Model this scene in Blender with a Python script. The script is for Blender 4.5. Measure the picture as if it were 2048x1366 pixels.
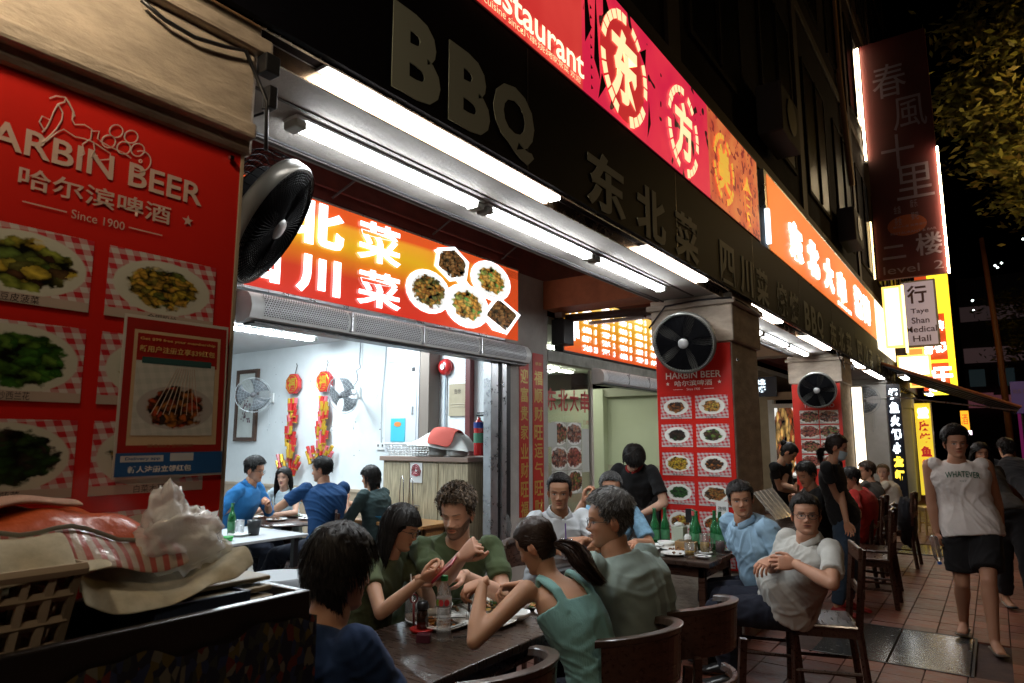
import bpy, math, random
import numpy as np
from mathutils import Vector, Matrix
for o in list(bpy.data.objects): bpy.data.objects.remove(o)
random.seed(11); RNG = np.random.default_rng(11)
S = bpy.context.scene; COL = S.collection
PI = math.pi

# ------------------------------------------------------------------ camera
cam = bpy.data.cameras.new('camera'); camo = bpy.data.objects.new('camera', cam); COL.objects.link(camo)
_f, _off = 1346.0, 197.0
_th = math.atan(_off/_f); _yaw = math.atan(966/math.hypot(_f, _off))
_F = Vector((-math.sin(_yaw)*math.cos(_th), math.cos(_yaw)*math.cos(_th), math.sin(_th)))
_R = Vector((math.cos(_yaw), math.sin(_yaw), 0)); _U = _R.cross(_F)
camo.matrix_world = Matrix(((_R.x, _U.x, -_F.x, 0), (_R.y, _U.y, -_F.y, 0), (_R.z, _U.z, -_F.z, 1.6), (0, 0, 0, 1)))
cam.sensor_width = 36; cam.lens = 36*_f/2048; cam.clip_start = .05; cam.clip_end = 600
cam.dof.use_dof = True; cam.dof.focus_distance = 4.2; cam.dof.aperture_fstop = 6.3
S.camera = camo
S.render.engine = 'CYCLES'
S.cycles.use_denoising = True
try: S.cycles.denoiser = 'OPENIMAGEDENOISE'
except Exception: pass
S.cycles.max_bounces = 7; S.cycles.diffuse_bounces = 3; S.cycles.glossy_bounces = 3
S.cycles.transmission_bounces = 6; S.cycles.transparent_max_bounces = 8
S.cycles.sample_clamp_indirect = 4; S.cycles.caustics_reflective = False; S.cycles.caustics_refractive = False
# ------------------------------------------------------------------ night sky
W = bpy.data.worlds.new('World'); S.world = W; W.use_nodes = True
nt = W.node_tree; bg = nt.nodes['Background']
sky = nt.nodes.new('ShaderNodeTexSky'); sky.sky_type = 'NISHITA'; sky.sun_disc = False
sky.sun_elevation = math.radians(-4); sky.sun_rotation = math.radians(200)
nt.links.new(sky.outputs[0], bg.inputs[0]); bg.inputs[1].default_value = .0012
S.view_settings.view_transform = 'Standard'; S.view_settings.look = 'None'
S.view_settings.exposure = 0.42; S.view_settings.gamma = 1
S.view_settings.use_curve_mapping = False

# ------------------------------------------------------------------ materials
MATS = {}
def nn(m, t, **k):
    n = m.node_tree.nodes.new(t)
    for a, b in k.items():
        if isinstance(b, (int, float, tuple, str)) and hasattr(n, a): setattr(n, a, b)
    return n
def mat(name, col, rough=.6, metal=0, bump=0, bscale=40, var=0, vscale=6, emit=None, es=0, trans=0, ior=1.45, coat=0, alpha=1, stretch=None, sss=0, attr=None, sheen=0, spec=None, rvar=0, es_sample=True):
    if name in MATS: return MATS[name]
    m = bpy.data.materials.new(name); MATS[name] = m; m.use_nodes = True
    L = m.node_tree.links; b = m.node_tree.nodes['Principled BSDF']
    def inp(k, v):
        if k in b.inputs: b.inputs[k].default_value = v
    c4 = (*col, 1)
    inp('Base Color', c4); inp('Roughness', rough); inp('Metallic', metal); inp('IOR', ior)
    inp('Transmission Weight', trans); inp('Coat Weight', coat); inp('Alpha', alpha)
    if coat: inp('Coat Roughness', .12)
    if spec is not None: inp('Specular IOR Level', spec)
    if sss:
        inp('Subsurface Weight', sss); inp('Subsurface Radius', (.02, .008, .004)); inp('Subsurface Scale', 1.0)
    if sheen: inp('Sheen Weight', sheen)
    if emit is not None:
        inp('Emission Color', (*emit, 1)); inp('Emission Strength', es)
    tc = None
    if bump or var or rvar:
        tc = nn(m, 'ShaderNodeTexCoord'); src = tc.outputs['Object']
        if stretch:
            mp = nn(m, 'ShaderNodeMapping'); mp.inputs['Scale'].default_value = stretch
            L.new(src, mp.inputs[0]); src = mp.outputs[0]
    if attr:
        a = nn(m, 'ShaderNodeAttribute'); a.attribute_name = attr; base = a.outputs['Color']
        L.new(base, b.inputs['Base Color'])
    if var or rvar:
        n = nn(m, 'ShaderNodeTexNoise'); n.inputs['Scale'].default_value = vscale; n.inputs['Detail'].default_value = 6
        n.inputs['Roughness'].default_value = .62
        L.new(src, n.inputs['Vector'])
        if var:
            mr = nn(m, 'ShaderNodeMapRange'); mr.inputs[1].default_value = .3; mr.inputs[2].default_value = .7
            mr.inputs[3].default_value = 1-var; mr.inputs[4].default_value = 1+var
            L.new(n.outputs[0], mr.inputs[0])
            mx = nn(m, 'ShaderNodeMix'); mx.data_type = 'RGBA'; mx.blend_type = 'MULTIPLY'; mx.inputs[0].default_value = 1
            mx.inputs[6].default_value = c4
            if attr: L.new(base, mx.inputs[6])
            L.new(mr.outputs[0], mx.inputs[7]); L.new(mx.outputs[2], b.inputs['Base Color'])
        if rvar:
            m2 = nn(m, 'ShaderNodeMapRange'); m2.inputs[1].default_value = .3; m2.inputs[2].default_value = .7
            m2.inputs[3].default_value = max(.03, rough-rvar); m2.inputs[4].default_value = rough+rvar
            L.new(n.outputs[0], m2.inputs[0]); L.new(m2.outputs[0], b.inputs['Roughness'])
    if bump:
        n = nn(m, 'ShaderNodeTexNoise'); n.inputs['Scale'].default_value = bscale; n.inputs['Detail'].default_value = 5
        L.new(src, n.inputs['Vector'])
        bp = nn(m, 'ShaderNodeBump'); bp.inputs['Strength'].default_value = bump; bp.inputs['Distance'].default_value = .01
        L.new(n.outputs[0], bp.inputs['Height']); L.new(bp.outputs[0], b.inputs['Normal'])
    if emit is not None and not es_sample: m.cycles.emission_sampling = 'NONE'
    return m
def glow(name, col, strength, sample=True):
    return mat(name, (min(col[0], .8), min(col[1], .8), min(col[2], .8)), .5, emit=col, es=strength, es_sample=sample)
def glass(name, col=(1, 1, 1), rough=.02, ior=1.45):
    return mat(name, col, rough, trans=1, ior=ior)
def wood(name, col, rough=.35, axis=(1, 12, 12), coat=.3):
    return mat(name, col, rough, var=.45, vscale=5, stretch=axis, bump=.12, bscale=14, coat=coat, rvar=.1)

# ------------------------------------------------------------------ mesh helpers
class MB:
    def __init__(s): s.v = []; s.f = []; s.m = []; s.uv = {}
    def add(s, vs, fs, mi=0, uvs=None):
        o = len(s.v); s.v.extend([tuple(p) for p in vs])
        for k, q in enumerate(fs):
            if uvs is not None: s.uv[len(s.f)] = uvs[k]
            s.f.append(tuple(i+o for i in q)); s.m.append(mi)
        return s
    def box(s, x0, x1, y0, y1, z0, z1, mi=0):
        v = [(x, y, z) for z in (z0, z1) for y in (y0, y1) for x in (x0, x1)]
        return s.add(v, [(0, 2, 3, 1), (4, 5, 7, 6), (0, 1, 5, 4), (2, 6, 7, 3), (0, 4, 6, 2), (1, 3, 7, 5)], mi)
    def cbox(s, c, d, rz=0, mi=0, R=None):
        M = R if R is not None else Matrix.Rotation(rz, 3, 'Z')
        v = [Vector(c)+M@Vector((x*d[0]/2, y*d[1]/2, z*d[2]/2)) for z in (-1, 1) for y in (-1, 1) for x in (-1, 1)]
        return s.add(v, [(0, 2, 3, 1), (4, 5, 7, 6), (0, 1, 5, 4), (2, 6, 7, 3), (0, 4, 6, 2), (1, 3, 7, 5)], mi)
    def tube(s, pts, r, seg=8, mi=0, up=(0, 0, 1), closed=False, caps=True):
        pts = [Vector(p) for p in pts]; n = len(pts)
        rs = r if isinstance(r, (list, tuple)) else [r]*n
        if isinstance(r, tuple): rs = [r]*n
        vs = []; prev = None
        for i, p in enumerate(pts):
            if closed: t = pts[(i+1) % n]-pts[i-1]
            else: t = pts[min(i+1, n-1)]-pts[max(i-1, 0)]
            if t.length < 1e-9: t = Vector((0, 0, 1))
            t.normalize()
            u = Vector(up) if prev is None else prev
            a = u.cross(t)
            if a.length < 1e-4: a = Vector((1, 0, 0)).cross(t)
            if a.length < 1e-4: a = Vector((0, 1, 0)).cross(t)
            a.normalize(); b = t.cross(a); prev = b
            ra, rb = (rs[i] if isinstance(rs[i], (tuple, list)) else (rs[i], rs[i]))
            for k in range(seg):
                th = 2*PI*k/seg; vs.append(p+a*math.cos(th)*ra+b*math.sin(th)*rb)
        fs = []
        for i in range(n if closed else n-1):
            j = (i+1) % n
            for k in range(seg):
                l = (k+1) % seg; fs.append((i*seg+k, i*seg+l, j*seg+l, j*seg+k))
        if caps and not closed:
            fs.append(tuple(reversed(range(seg)))); fs.append(tuple(range((n-1)*seg, n*seg)))
        return s.add(vs, fs, mi)
    def lathe(s, prof, seg=24, o=(0, 0, 0), mi=0, R=None, sx=1, sy=1):
        vs = []; O = Vector(o)
        for r, z in prof:
            for k in range(seg):
                th = 2*PI*k/seg; q = Vector((r*math.cos(th)*sx, r*math.sin(th)*sy, z))
                vs.append(O+(R@q if R is not None else q))
        fs = [(i*seg+k, i*seg+(k+1) % seg, (i+1)*seg+(k+1) % seg, (i+1)*seg+k) for i in range(len(prof)-1) for k in range(seg)]
        if prof[0][0] > 1e-4: fs.append(tuple(reversed(range(seg))))
        if prof[-1][0] > 1e-4: fs.append(tuple(range((len(prof)-1)*seg, len(prof)*seg)))
        return s.add(vs, fs, mi)
    def quad(s, a, b, c, d, mi=0):
        return s.add([a, b, c, d], [(0, 1, 2, 3)], mi, [[(0, 0), (1, 0), (1, 1), (0, 1)]])
    def slab(s, poly, n, t, mi=0):
        """convex/any polygon (3D, ccw seen from +n) extruded back along n by t"""
        n = Vector(n).normalized()*t; k = len(poly); P = [Vector(p) for p in poly]
        vs = P+[p-n for p in P]
        fs = [tuple(range(k)), tuple(reversed(range(k, 2*k)))]+[(i, i+k, (i+1) % k+k, (i+1) % k) for i in range(k)]
        return s.add(vs, fs, mi)
    def grid(s, P, mi=0, closed_u=False, uv=False):
        """P: (nu,nv,3) array"""
        nu, nv = P.shape[:2]; vs = P.reshape(-1, 3).tolist(); fs = []; uvs = []
        for i in range(nu if closed_u else nu-1):
            j = (i+1) % nu
            for k in range(nv-1):
                fs.append((i*nv+k, j*nv+k, j*nv+k+1, i*nv+k+1))
                uvs.append([(i/(nu-1), k/(nv-1)), ((i+1)/(nu-1), k/(nv-1)), ((i+1)/(nu-1), (k+1)/(nv-1)), (i/(nu-1), (k+1)/(nv-1))])
        return s.add(vs, fs, mi, uvs if uv else None)
    def mesh(s, name, mats):
        me = bpy.data.meshes.new(name); me.from_pydata(s.v, [], s.f)
        for m in (mats if isinstance(mats, (list, tuple)) else [mats]): me.materials.append(m)
        if any(s.m): me.polygons.foreach_set('material_index', s.m)
        if s.uv:
            ul = me.uv_layers.new(name='UVMap'); buf = [0.0]*(2*len(me.loops)); li = 0
            for fi, q in enumerate(s.f):
                u = s.uv.get(fi)
                for k in range(len(q)):
                    if u: buf[2*(li+k)] = u[k][0]; buf[2*(li+k)+1] = u[k][1]
                li += len(q)
            ul.data.foreach_set('uv', buf)
        me.update(); return me
    def build(s, name, mats, parent=None, smooth=False, bevel=0, world=True):
        return place(s.mesh(name, mats), name, parent, smooth, bevel, world)
def place(me, name, parent=None, smooth=False, bevel=0, world=True):
    o = bpy.data.objects.new(name, me); COL.objects.link(o)
    if smooth: me.polygons.foreach_set('use_smooth', [True]*len(me.polygons))
    if smooth == 'auto':
        me.set_sharp_from_angle(angle=math.radians(40))
    if bevel:
        b = o.modifiers.new('bevel', 'BEVEL'); b.width = bevel; b.segments = 2; b.limit_method = 'ANGLE'
    if parent is not None:
        o.parent = parent
        if world and parent.parent is None and parent.type == 'EMPTY':
            o.matrix_parent_inverse = parent.matrix_basis.inverted()
    return o
def tag(o, label=None, cat=None, group=None, kind=None):
    for k, v in (('label', label), ('category', cat), ('group', group), ('kind', kind)):
        if v: o[k] = v
    return o
def thing(name, label, cat, loc=(0, 0, 0), rz=0, group=None):
    o = bpy.data.objects.new(name, None); COL.objects.link(o); o.empty_display_size = .1
    o.location = loc; o.rotation_euler = (0, 0, rz)
    o.matrix_basis = Matrix.Translation(loc) @ Matrix.Rotation(rz, 4, 'Z')
    return tag(o, label, cat, group)
def struct(o): o['kind'] = 'structure'; return o
def kids(o): return [c for c in ALLKIDS().get(o.name, [])]
def ALLKIDS():
    d = {}
    for c in COL.objects:
        if c.parent: d.setdefault(c.parent.name, []).append(c)
    return d
def dup(root, loc=None, rz=None, label=None, group=None):
    K = ALLKIDS()
    def rec(o, par):
        c = o.copy(); COL.objects.link(c)
        if par: c.parent = par
        for ch in K.get(o.name, []): rec(ch, c)
        return c
    c = rec(root, None)
    if loc is not None: c.location = loc
    if rz is not None: c.rotation_euler = (0, 0, rz)
    if label: c['label'] = label
    if group: c['group'] = group
    return c
_TC = {}
def text_mesh(s, size, ext=.0, off=0.0, width=None, sx=1, spacing=1.0):
    key = (s, round(size, 4), ext, off, sx, spacing)
    c = bpy.data.curves.new('lettering', 'FONT'); c.body = s; c.size = size; c.extrude = ext; c.offset = off
    c.align_x = 'CENTER'; c.align_y = 'CENTER'; c.resolution_u = 3; c.space_character = spacing
    o = bpy.data.objects.new('tmp', c)
    me = bpy.data.meshes.new_from_object(o)
    bpy.data.objects.remove(o); bpy.data.curves.remove(c)
    n = len(me.vertices); co = np.empty(n*3); me.vertices.foreach_get('co', co); co = co.reshape(-1, 3)
    if n:
        mn, mx = co.min(0), co.max(0); co[:, :2] -= (mn[:2]+mx[:2])/2; co[:, 0] *= sx
        if width: co[:, 0] *= width/max(1e-6, (mx[0]-mn[0])*sx)
        me.vertices.foreach_set('co', co.ravel())
    return me
def text(s, size, pos, facing, m, parent=None, ext=.0, off=0.0, name='lettering', width=None, sx=1, height=None, rot=0, spacing=1.0):
    """facing 'X': reads from +X side; 'Y': reads from -Y side. height forces ink height"""
    me = text_mesh(s, size, ext, off, width, sx, spacing)
    n = len(me.vertices)
    if n == 0: return None
    co = np.empty(n*3); me.vertices.foreach_get('co', co); co = co.reshape(-1, 3)
    if height: co[:, 1] *= height/max(1e-6, co[:, 1].max()-co[:, 1].min())
    if rot:
        c, d = math.cos(rot), math.sin(rot); x = co[:, 0]*c-co[:, 1]*d; y = co[:, 0]*d+co[:, 1]*c; co[:, 0] = x; co[:, 1] = y
    out = np.empty_like(co)
    if facing == 'X': out[:, 0] = co[:, 2]; out[:, 1] = co[:, 0]; out[:, 2] = co[:, 1]
    elif facing == 'Y': out[:, 0] = co[:, 0]; out[:, 1] = -co[:, 2]; out[:, 2] = co[:, 1]
    elif facing == 'Z': out[:] = co
    out += np.array(pos)
    me.vertices.foreach_set('co', out.ravel()); me.materials.clear(); me.materials.append(m); me.update()
    return place(me, name, parent)
# ------------------------------------------------------------------ people
TMP = bpy.data.scenes.new('tmp_build')
def npv(a): return np.array(a, float)
def unit(v):
    v = npv(v); n = np.linalg.norm(v); return v/n if n > 1e-9 else v
def remesh(mb, voxel, smooth=4, fac=.5, decimate=None):
    me = bpy.data.meshes.new('t'); me.from_pydata(mb.v, [], mb.f); me.update()
    o = bpy.data.objects.new('t', me); TMP.collection.objects.link(o)
    r = o.modifiers.new('r', 'REMESH'); r.mode = 'VOXEL'; r.voxel_size = voxel; r.adaptivity = 0
    if smooth:
        k = o.modifiers.new('s', 'SMOOTH'); k.factor = fac; k.iterations = smooth
    vl = TMP.view_layers[0]; vl.update(); dg = vl.depsgraph; dg.update()
    ev = o.evaluated_get(dg); em = ev.to_mesh()
    n = len(em.vertices); co = np.empty(n*3, np.float32); em.vertices.foreach_get('co', co)
    no = np.empty(n*3, np.float32); em.vertices.foreach_get('normal', no)
    nf = len(em.polygons); ls = np.empty(nf*4, np.int32)
    lv = np.empty(len(em.loops), np.int32); em.loops.foreach_get('vertex_index', lv)
    fs = lv.reshape(-1, 4) if len(lv) == nf*4 else None
    if fs is None: fs = np.array([list(p.vertices)+([p.vertices[-1]]*(4-len(p.vertices))) for p in em.polygons])
    ev.to_mesh_clear(); TMP.collection.objects.unlink(o); bpy.data.objects.remove(o); bpy.data.meshes.remove(me)
    return co.reshape(-1, 3).astype(float), no.reshape(-1, 3).astype(float), fs
class Soup:
    """numpy mesh collector with a colour per vertex"""
    def __init__(s): s.v = []; s.f = []; s.c = []; s.n = 0
    def add(s, v, f, c):
        v = npv(v); f = np.asarray(f)
        c = np.broadcast_to(npv(c), (len(v), 3)) if npv(c).ndim == 1 else c
        s.v.append(v); s.f.append(f+s.n); s.c.append(c); s.n += len(v)
    def obj(s, name, m, parent):
        v = np.concatenate(s.v); c = np.concatenate(s.c)
        me = bpy.data.meshes.new(name)
        faces = np.concatenate(s.f)
        me.vertices.add(len(v)); me.vertices.foreach_set('co', v.ravel())
        me.loops.add(faces.size); me.loops.foreach_set('vertex_index', faces.ravel().astype(np.int32))
        me.polygons.add(len(faces)); me.polygons.foreach_set('loop_start', np.arange(0, faces.size, 4, dtype=np.int32))
        me.polygons.foreach_set('use_smooth', [True]*len(faces))
        a = me.color_attributes.new('col', 'FLOAT_COLOR', 'POINT')
        a.data.foreach_set('color', np.concatenate([c, np.ones((len(c), 1))], 1).ravel().astype(np.float32))
        me.materials.append(m); me.update(); me.validate()
        return place(me, name, parent)
def loft(mb, C, A, B, ra, rb, seg=20, p=2.0):
    """rings at centres C with axes A,B and radii"""
    vs = []
    for c, a, b, x, y in zip(C, A, B, ra, rb):
        for k in range(seg):
            t = 2*PI*k/seg; ct, st = math.cos(t), math.sin(t)
            e = 2/p; vs.append(npv(c)+npv(a)*x*math.copysign(abs(ct)**e, ct)+npv(b)*y*math.copysign(abs(st)**e, st))
    n = len(C)
    fs = [(i*seg+k, i*seg+(k+1) % seg, (i+1)*seg+(k+1) % seg, (i+1)*seg+k) for i in range(n-1) for k in range(seg)]
    fs += [tuple(reversed(range(seg))), tuple(range((n-1)*seg, n*seg))]
    mb.add(vs, fs)
def ball(mb, c, r, R=None, n=12):
    r = (r, r, r) if isinstance(r, (int, float)) else r
    prof = [(math.sin(PI*i/n), -math.cos(PI*i/n)) for i in range(n+1)]
    vs = []
    for a, z in prof:
        for k in range(n):
            t = 2*PI*k/n; q = npv((a*math.cos(t)*r[0], a*math.sin(t)*r[1], z*r[2]))
            if R is not None: q = R@q
            vs.append(npv(c)+q)
    fs = [(i*n+k, i*n+(k+1) % n, (i+1)*n+(k+1) % n, (i+1)*n+k) for i in range(n) for k in range(n)]
    mb.add(vs, fs)
def gs(x, s): return np.exp(-(x/s)**2)
def sst(x, a, b):
    t = np.clip((x-a)/(b-a), 0, 1); return t*t*(3-2*t)
_T = [0, .03, .10, .20, .30, .40, .52, .62, .72, .82, .90, .96, 1.0]
_FR = [.035, .066, .078, .0775, .079, .079, .078, .085, .084, .071, .050, .026, -.01]
_BK = [-.02, -.035, -.045, -.052, -.062, -.078, -.090, -.096, -.099, -.096, -.080, -.056, -.02]
_WD = [.004, .030, .044, .054, .060, .065, .069, .0715, .0735, .070, .057, .037, .002]
def _ci(t, ys):
    # smooth interpolation through a fine resample
    x = np.linspace(0, 1, 201); y = np.interp(x, _T, ys); k = np.exp(-np.linspace(-2, 2, 13)**2); k /= k.sum()
    yp = np.concatenate([2*y[0]-y[6:0:-1], y, 2*y[-1]-y[-2:-8:-1]]); y = np.convolve(yp, k, 'valid'); return np.interp(t, x, y)
def head_grid(nu, nv, fat=0, jaw=0, fem=False):
    v = np.linspace(0, 1, nv); t = .5-.5*np.cos(v*PI); t = .55*t+.45*v
    u = np.linspace(0, 2*PI, nu, endpoint=False); ph = u+.42*np.cos(u)*1.0   # u=pi/2 is the face: denser there
    ph = u-.0; ph = u + .38*np.sin(2*(u-PI/2))*(np.sin(u) > 0)*-.5
    T, P = np.meshgrid(t, ph, indexing='ij')
    F, B, Wd = _ci(T, _FR), _ci(T, _BK), _ci(T, _WD)
    jawm = sst(.5-T, 0, .35)
    Wd = Wd*(1+fat*(.10+.25*jawm)+jaw*jawm) * (.955 if fem else 1)
    F = F+fat*.004
    if fem: Wd = Wd*(1-.07*jawm); F = F-.002*jawm
    mid = -.012; c, s = np.cos(P), np.sin(P); e = 2/2.25
    c = np.sign(c)*np.abs(c)**e; s = np.sign(s)*np.abs(s)**e
    x = Wd*c; y = np.where(s > 0, mid+(F-mid)*s, mid+(mid-B)*s); z = -.115+.23*T
    return x, y, z, T, P
def head_soup(sp, hp):
    """sp: Soup; hp: head options. local coords, face +Y, chin z=-.115"""
    nu, nv = (104, 92) if hp.get('hi', 1) else (56, 44)
    fem = hp.get('fem', False); fat = hp.get('fat', 0)
    x, y, z, T, P = head_grid(nu, nv, fat, hp.get('jaw', 0), fem)
    front = sst(np.sin(P), .1, .5)
    ax = np.abs(x)
    d = np.zeros_like(x)
    nh = hp.get('nose', 1.0)
    h = np.interp(T, [.31, .345, .375, .405, .45, .50, .56, .60], [0, .010, .022, .024, .016, .0095, .005, 0])*nh*(.85 if fem else 1)
    wd = np.interp(T, [.34, .40, .48, .56], [.013, .0115, .0085, .008])
    d += h*gs(x, wd)
    d += .0095*gs(ax-.0125, .0062)*gs(T-.365, .024)*nh
    d += -.0085*gs(ax-.031, .017)*gs(T-.525, .052)
    d += .0055*gs(ax-.0315, .0115)*gs(T-.512, .026)
    d += (.002 if fem else .0045)*gs(ax-.028, .022)*gs(T-.60, .03)
    mo = hp.get('open', 0)
    d += .0052*gs(x, .019)*gs(T-.272, .016)+.0062*gs(x, .017)*gs(T-.228-.0, .018)
    d += -.0048*gs(x, .021)*gs(T-.25, .0075)
    d += .0065*gs(x, .016)*gs(T-.09, .05)-.003*gs(x, .02)*gs(T-.165, .025)
    d += .004*gs(ax-.043, .02)*gs(T-.40, .07)+fat*.006*gs(ax-.045, .022)*gs(T-.26, .08)
    d += -.002*gs(ax-.030-(.40-T)*.06, .004)*sst(T, .22, .26)*sst(.40-T, 0, .04)     # smile fold
    y = y+d*front
    skin = npv(hp.get('skin', (.36, .20, .13)))
    c = np.ones(x.shape+(3,))*skin
    def mixc(m, col):
        nonlocal c
        m = np.clip(m*front, 0, 1)[..., None]; c = c*(1-m)+npv(col)*m
    flush = .35*(gs(ax-.043, .02)*gs(T-.38, .08)+gs(x, .014)*gs(T-.38, .04))
    mixc(flush, skin*npv((1.0, .72, .66)))
    mixc(.35*gs(ax-.031, .02)*gs(T-.49, .06), skin*npv((.62, .56, .56)))
    lipc = hp.get('lip', skin*npv((.82, .42, .40)))
    lipm = sst(1-((x/.0235)**2+((T-.25)/.047)**2), 0, .25)
    mixc(lipm*.85, lipc)
    slit = gs(x, .020)*gs(T-.25, .0065+mo*.018); mixc(slit*1.1, (.03, .012, .010))
    mixc(1.2*gs(ax-.0065, .0035)*gs(T-.342, .010), (.04, .015, .01))
    hc = npv(hp.get('brow', (.02, .015, .012)))
    arch = .597+.018*np.clip((ax-.012)/.03, 0, 1)-.02*np.clip((ax-.040)/.012, 0, 1)
    mixc(.95*sst(1-np.abs(ax-.031)/.0215, 0, .35)*gs(T-arch, .0125), hc)
    # eyes
    ex, ez = ax-.0315, T-.512
    if hp.get('closed'):
        mixc(gs(ex, .012)*gs(ez+.012-.3*(ex)**2/.01, .008), (.04, .025, .02))
    else:
        op = hp.get('eye', 1.0)
        al = sst(1-((ex/.0140)**2+(ez/(.0245*op))**2), 0, .35)
        mixc(al, (.42, .38, .35))
        gx = hp.get('gaze', 0)*.004
        ir = gs(np.where(x > 0, ex-gx, ex+gx), .0062)**1.5*gs(ez-.002, .032); mixc(np.clip(ir*1.6, 0, 1)*al, (.018, .012, .010))
        up = .0225*op*np.sqrt(np.clip(1-(ex/.0145)**2, 0, 1))
        mixc(.95*gs(ez-up, .0075)*(np.abs(ex) < .0155), (.02, .014, .012))
        mixc(.35*gs(ez-up-.02, .007)*(np.abs(ex) < .0150), skin*.4)
    if hp.get('beard'):
        bc = npv(hp.get('beardcol', (.035, .02, .012)))
        m = sst(.335-T+.10*np.clip((ax-.045)/.02, 0, 1.8)**1, -.015, .03)*(1-sst(1-((x/.025)**2+((T-.25)/.050)**2), -.1, .12))
        m = np.maximum(m, .8*gs(T-.298, .018)*gs(x, .026))
        m *= hp['beard']; m = m*(.82+.18*np.sin(x*900+T*340)*np.sin(T*700))
        m = np.clip(m, 0, 1)[..., None]; fr = sst(np.sin(P), -.35, .05)[..., None]; c = c*(1-m*fr)+bc*m*fr
        y = y+.004*(m*fr)[..., 0]*front
    if hp.get('stub'):
        m = hp['stub']*sst(.32-T, 0, .06)[..., None]*sst(np.sin(P), -.2, .1)[..., None]; c = c*(1-m)+c*npv((.55, .52, .55))*m
    V = np.stack([x, y, z], -1).reshape(-1, 3)
    idx = np.arange(nu*nv).reshape(nv, nu); j = np.roll(idx, -1, 1)
    f = np.stack([idx[:-1], j[:-1], j[1:], idx[1:]], -1).reshape(-1, 4)
    sp.add(V, f, c.reshape(-1, 3))
    # ears
    for sgn in (-1, 1):
        mb = MB(); n1, n2 = 14, 10; vs = []
        for i in range(n1+1):
            a = PI*i/n1
            for k in range(n2):
                b = 2*PI*k/n2; px = math.sin(a)*math.cos(b)*.009; py = math.sin(a)*math.sin(b)*.0185*(1+.25*-math.cos(a)*-1*.6); pz = -math.cos(a)*.033
                px += .010*(abs(py)/.0185)**2*(1 if pz > -.01 else .3)
                vs.append((sgn*(.0715+fat*.006+px+.004), py-.020+.12*pz, pz-.005))
        fs = [(i*n2+k, i*n2+(k+1) % n2, (i+1)*n2+(k+1) % n2, (i+1)*n2+k) for i in range(n1) for k in range(n2)]
        ev = npv(vs); dd = np.hypot((ev[:, 1]+.020)/.012, (ev[:, 2]+.003)/.021); inn = np.clip(1.1-dd, 0, 1)[:, None]*.55
        sp.add(vs, fs, skin*npv((1.0, .80, .74))*(1-inn)+skin*.3*inn)
def smat(): return mat('skin', (.4, .25, .18), .58, attr='col', sss=.12, bump=.05, bscale=220)
def scalp_mask(x, y, z, T, P, hl=.80, back=.18):
    s = np.sin(P); c = np.abs(np.cos(P))
    thr = np.where(s > 0, hl-.04*(c**2)-.30*sst(c, .82, .99), .50-(.50-back)*sst(-s, 0.02, .40))
    return sst(T-thr, -.015, .03)
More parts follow.
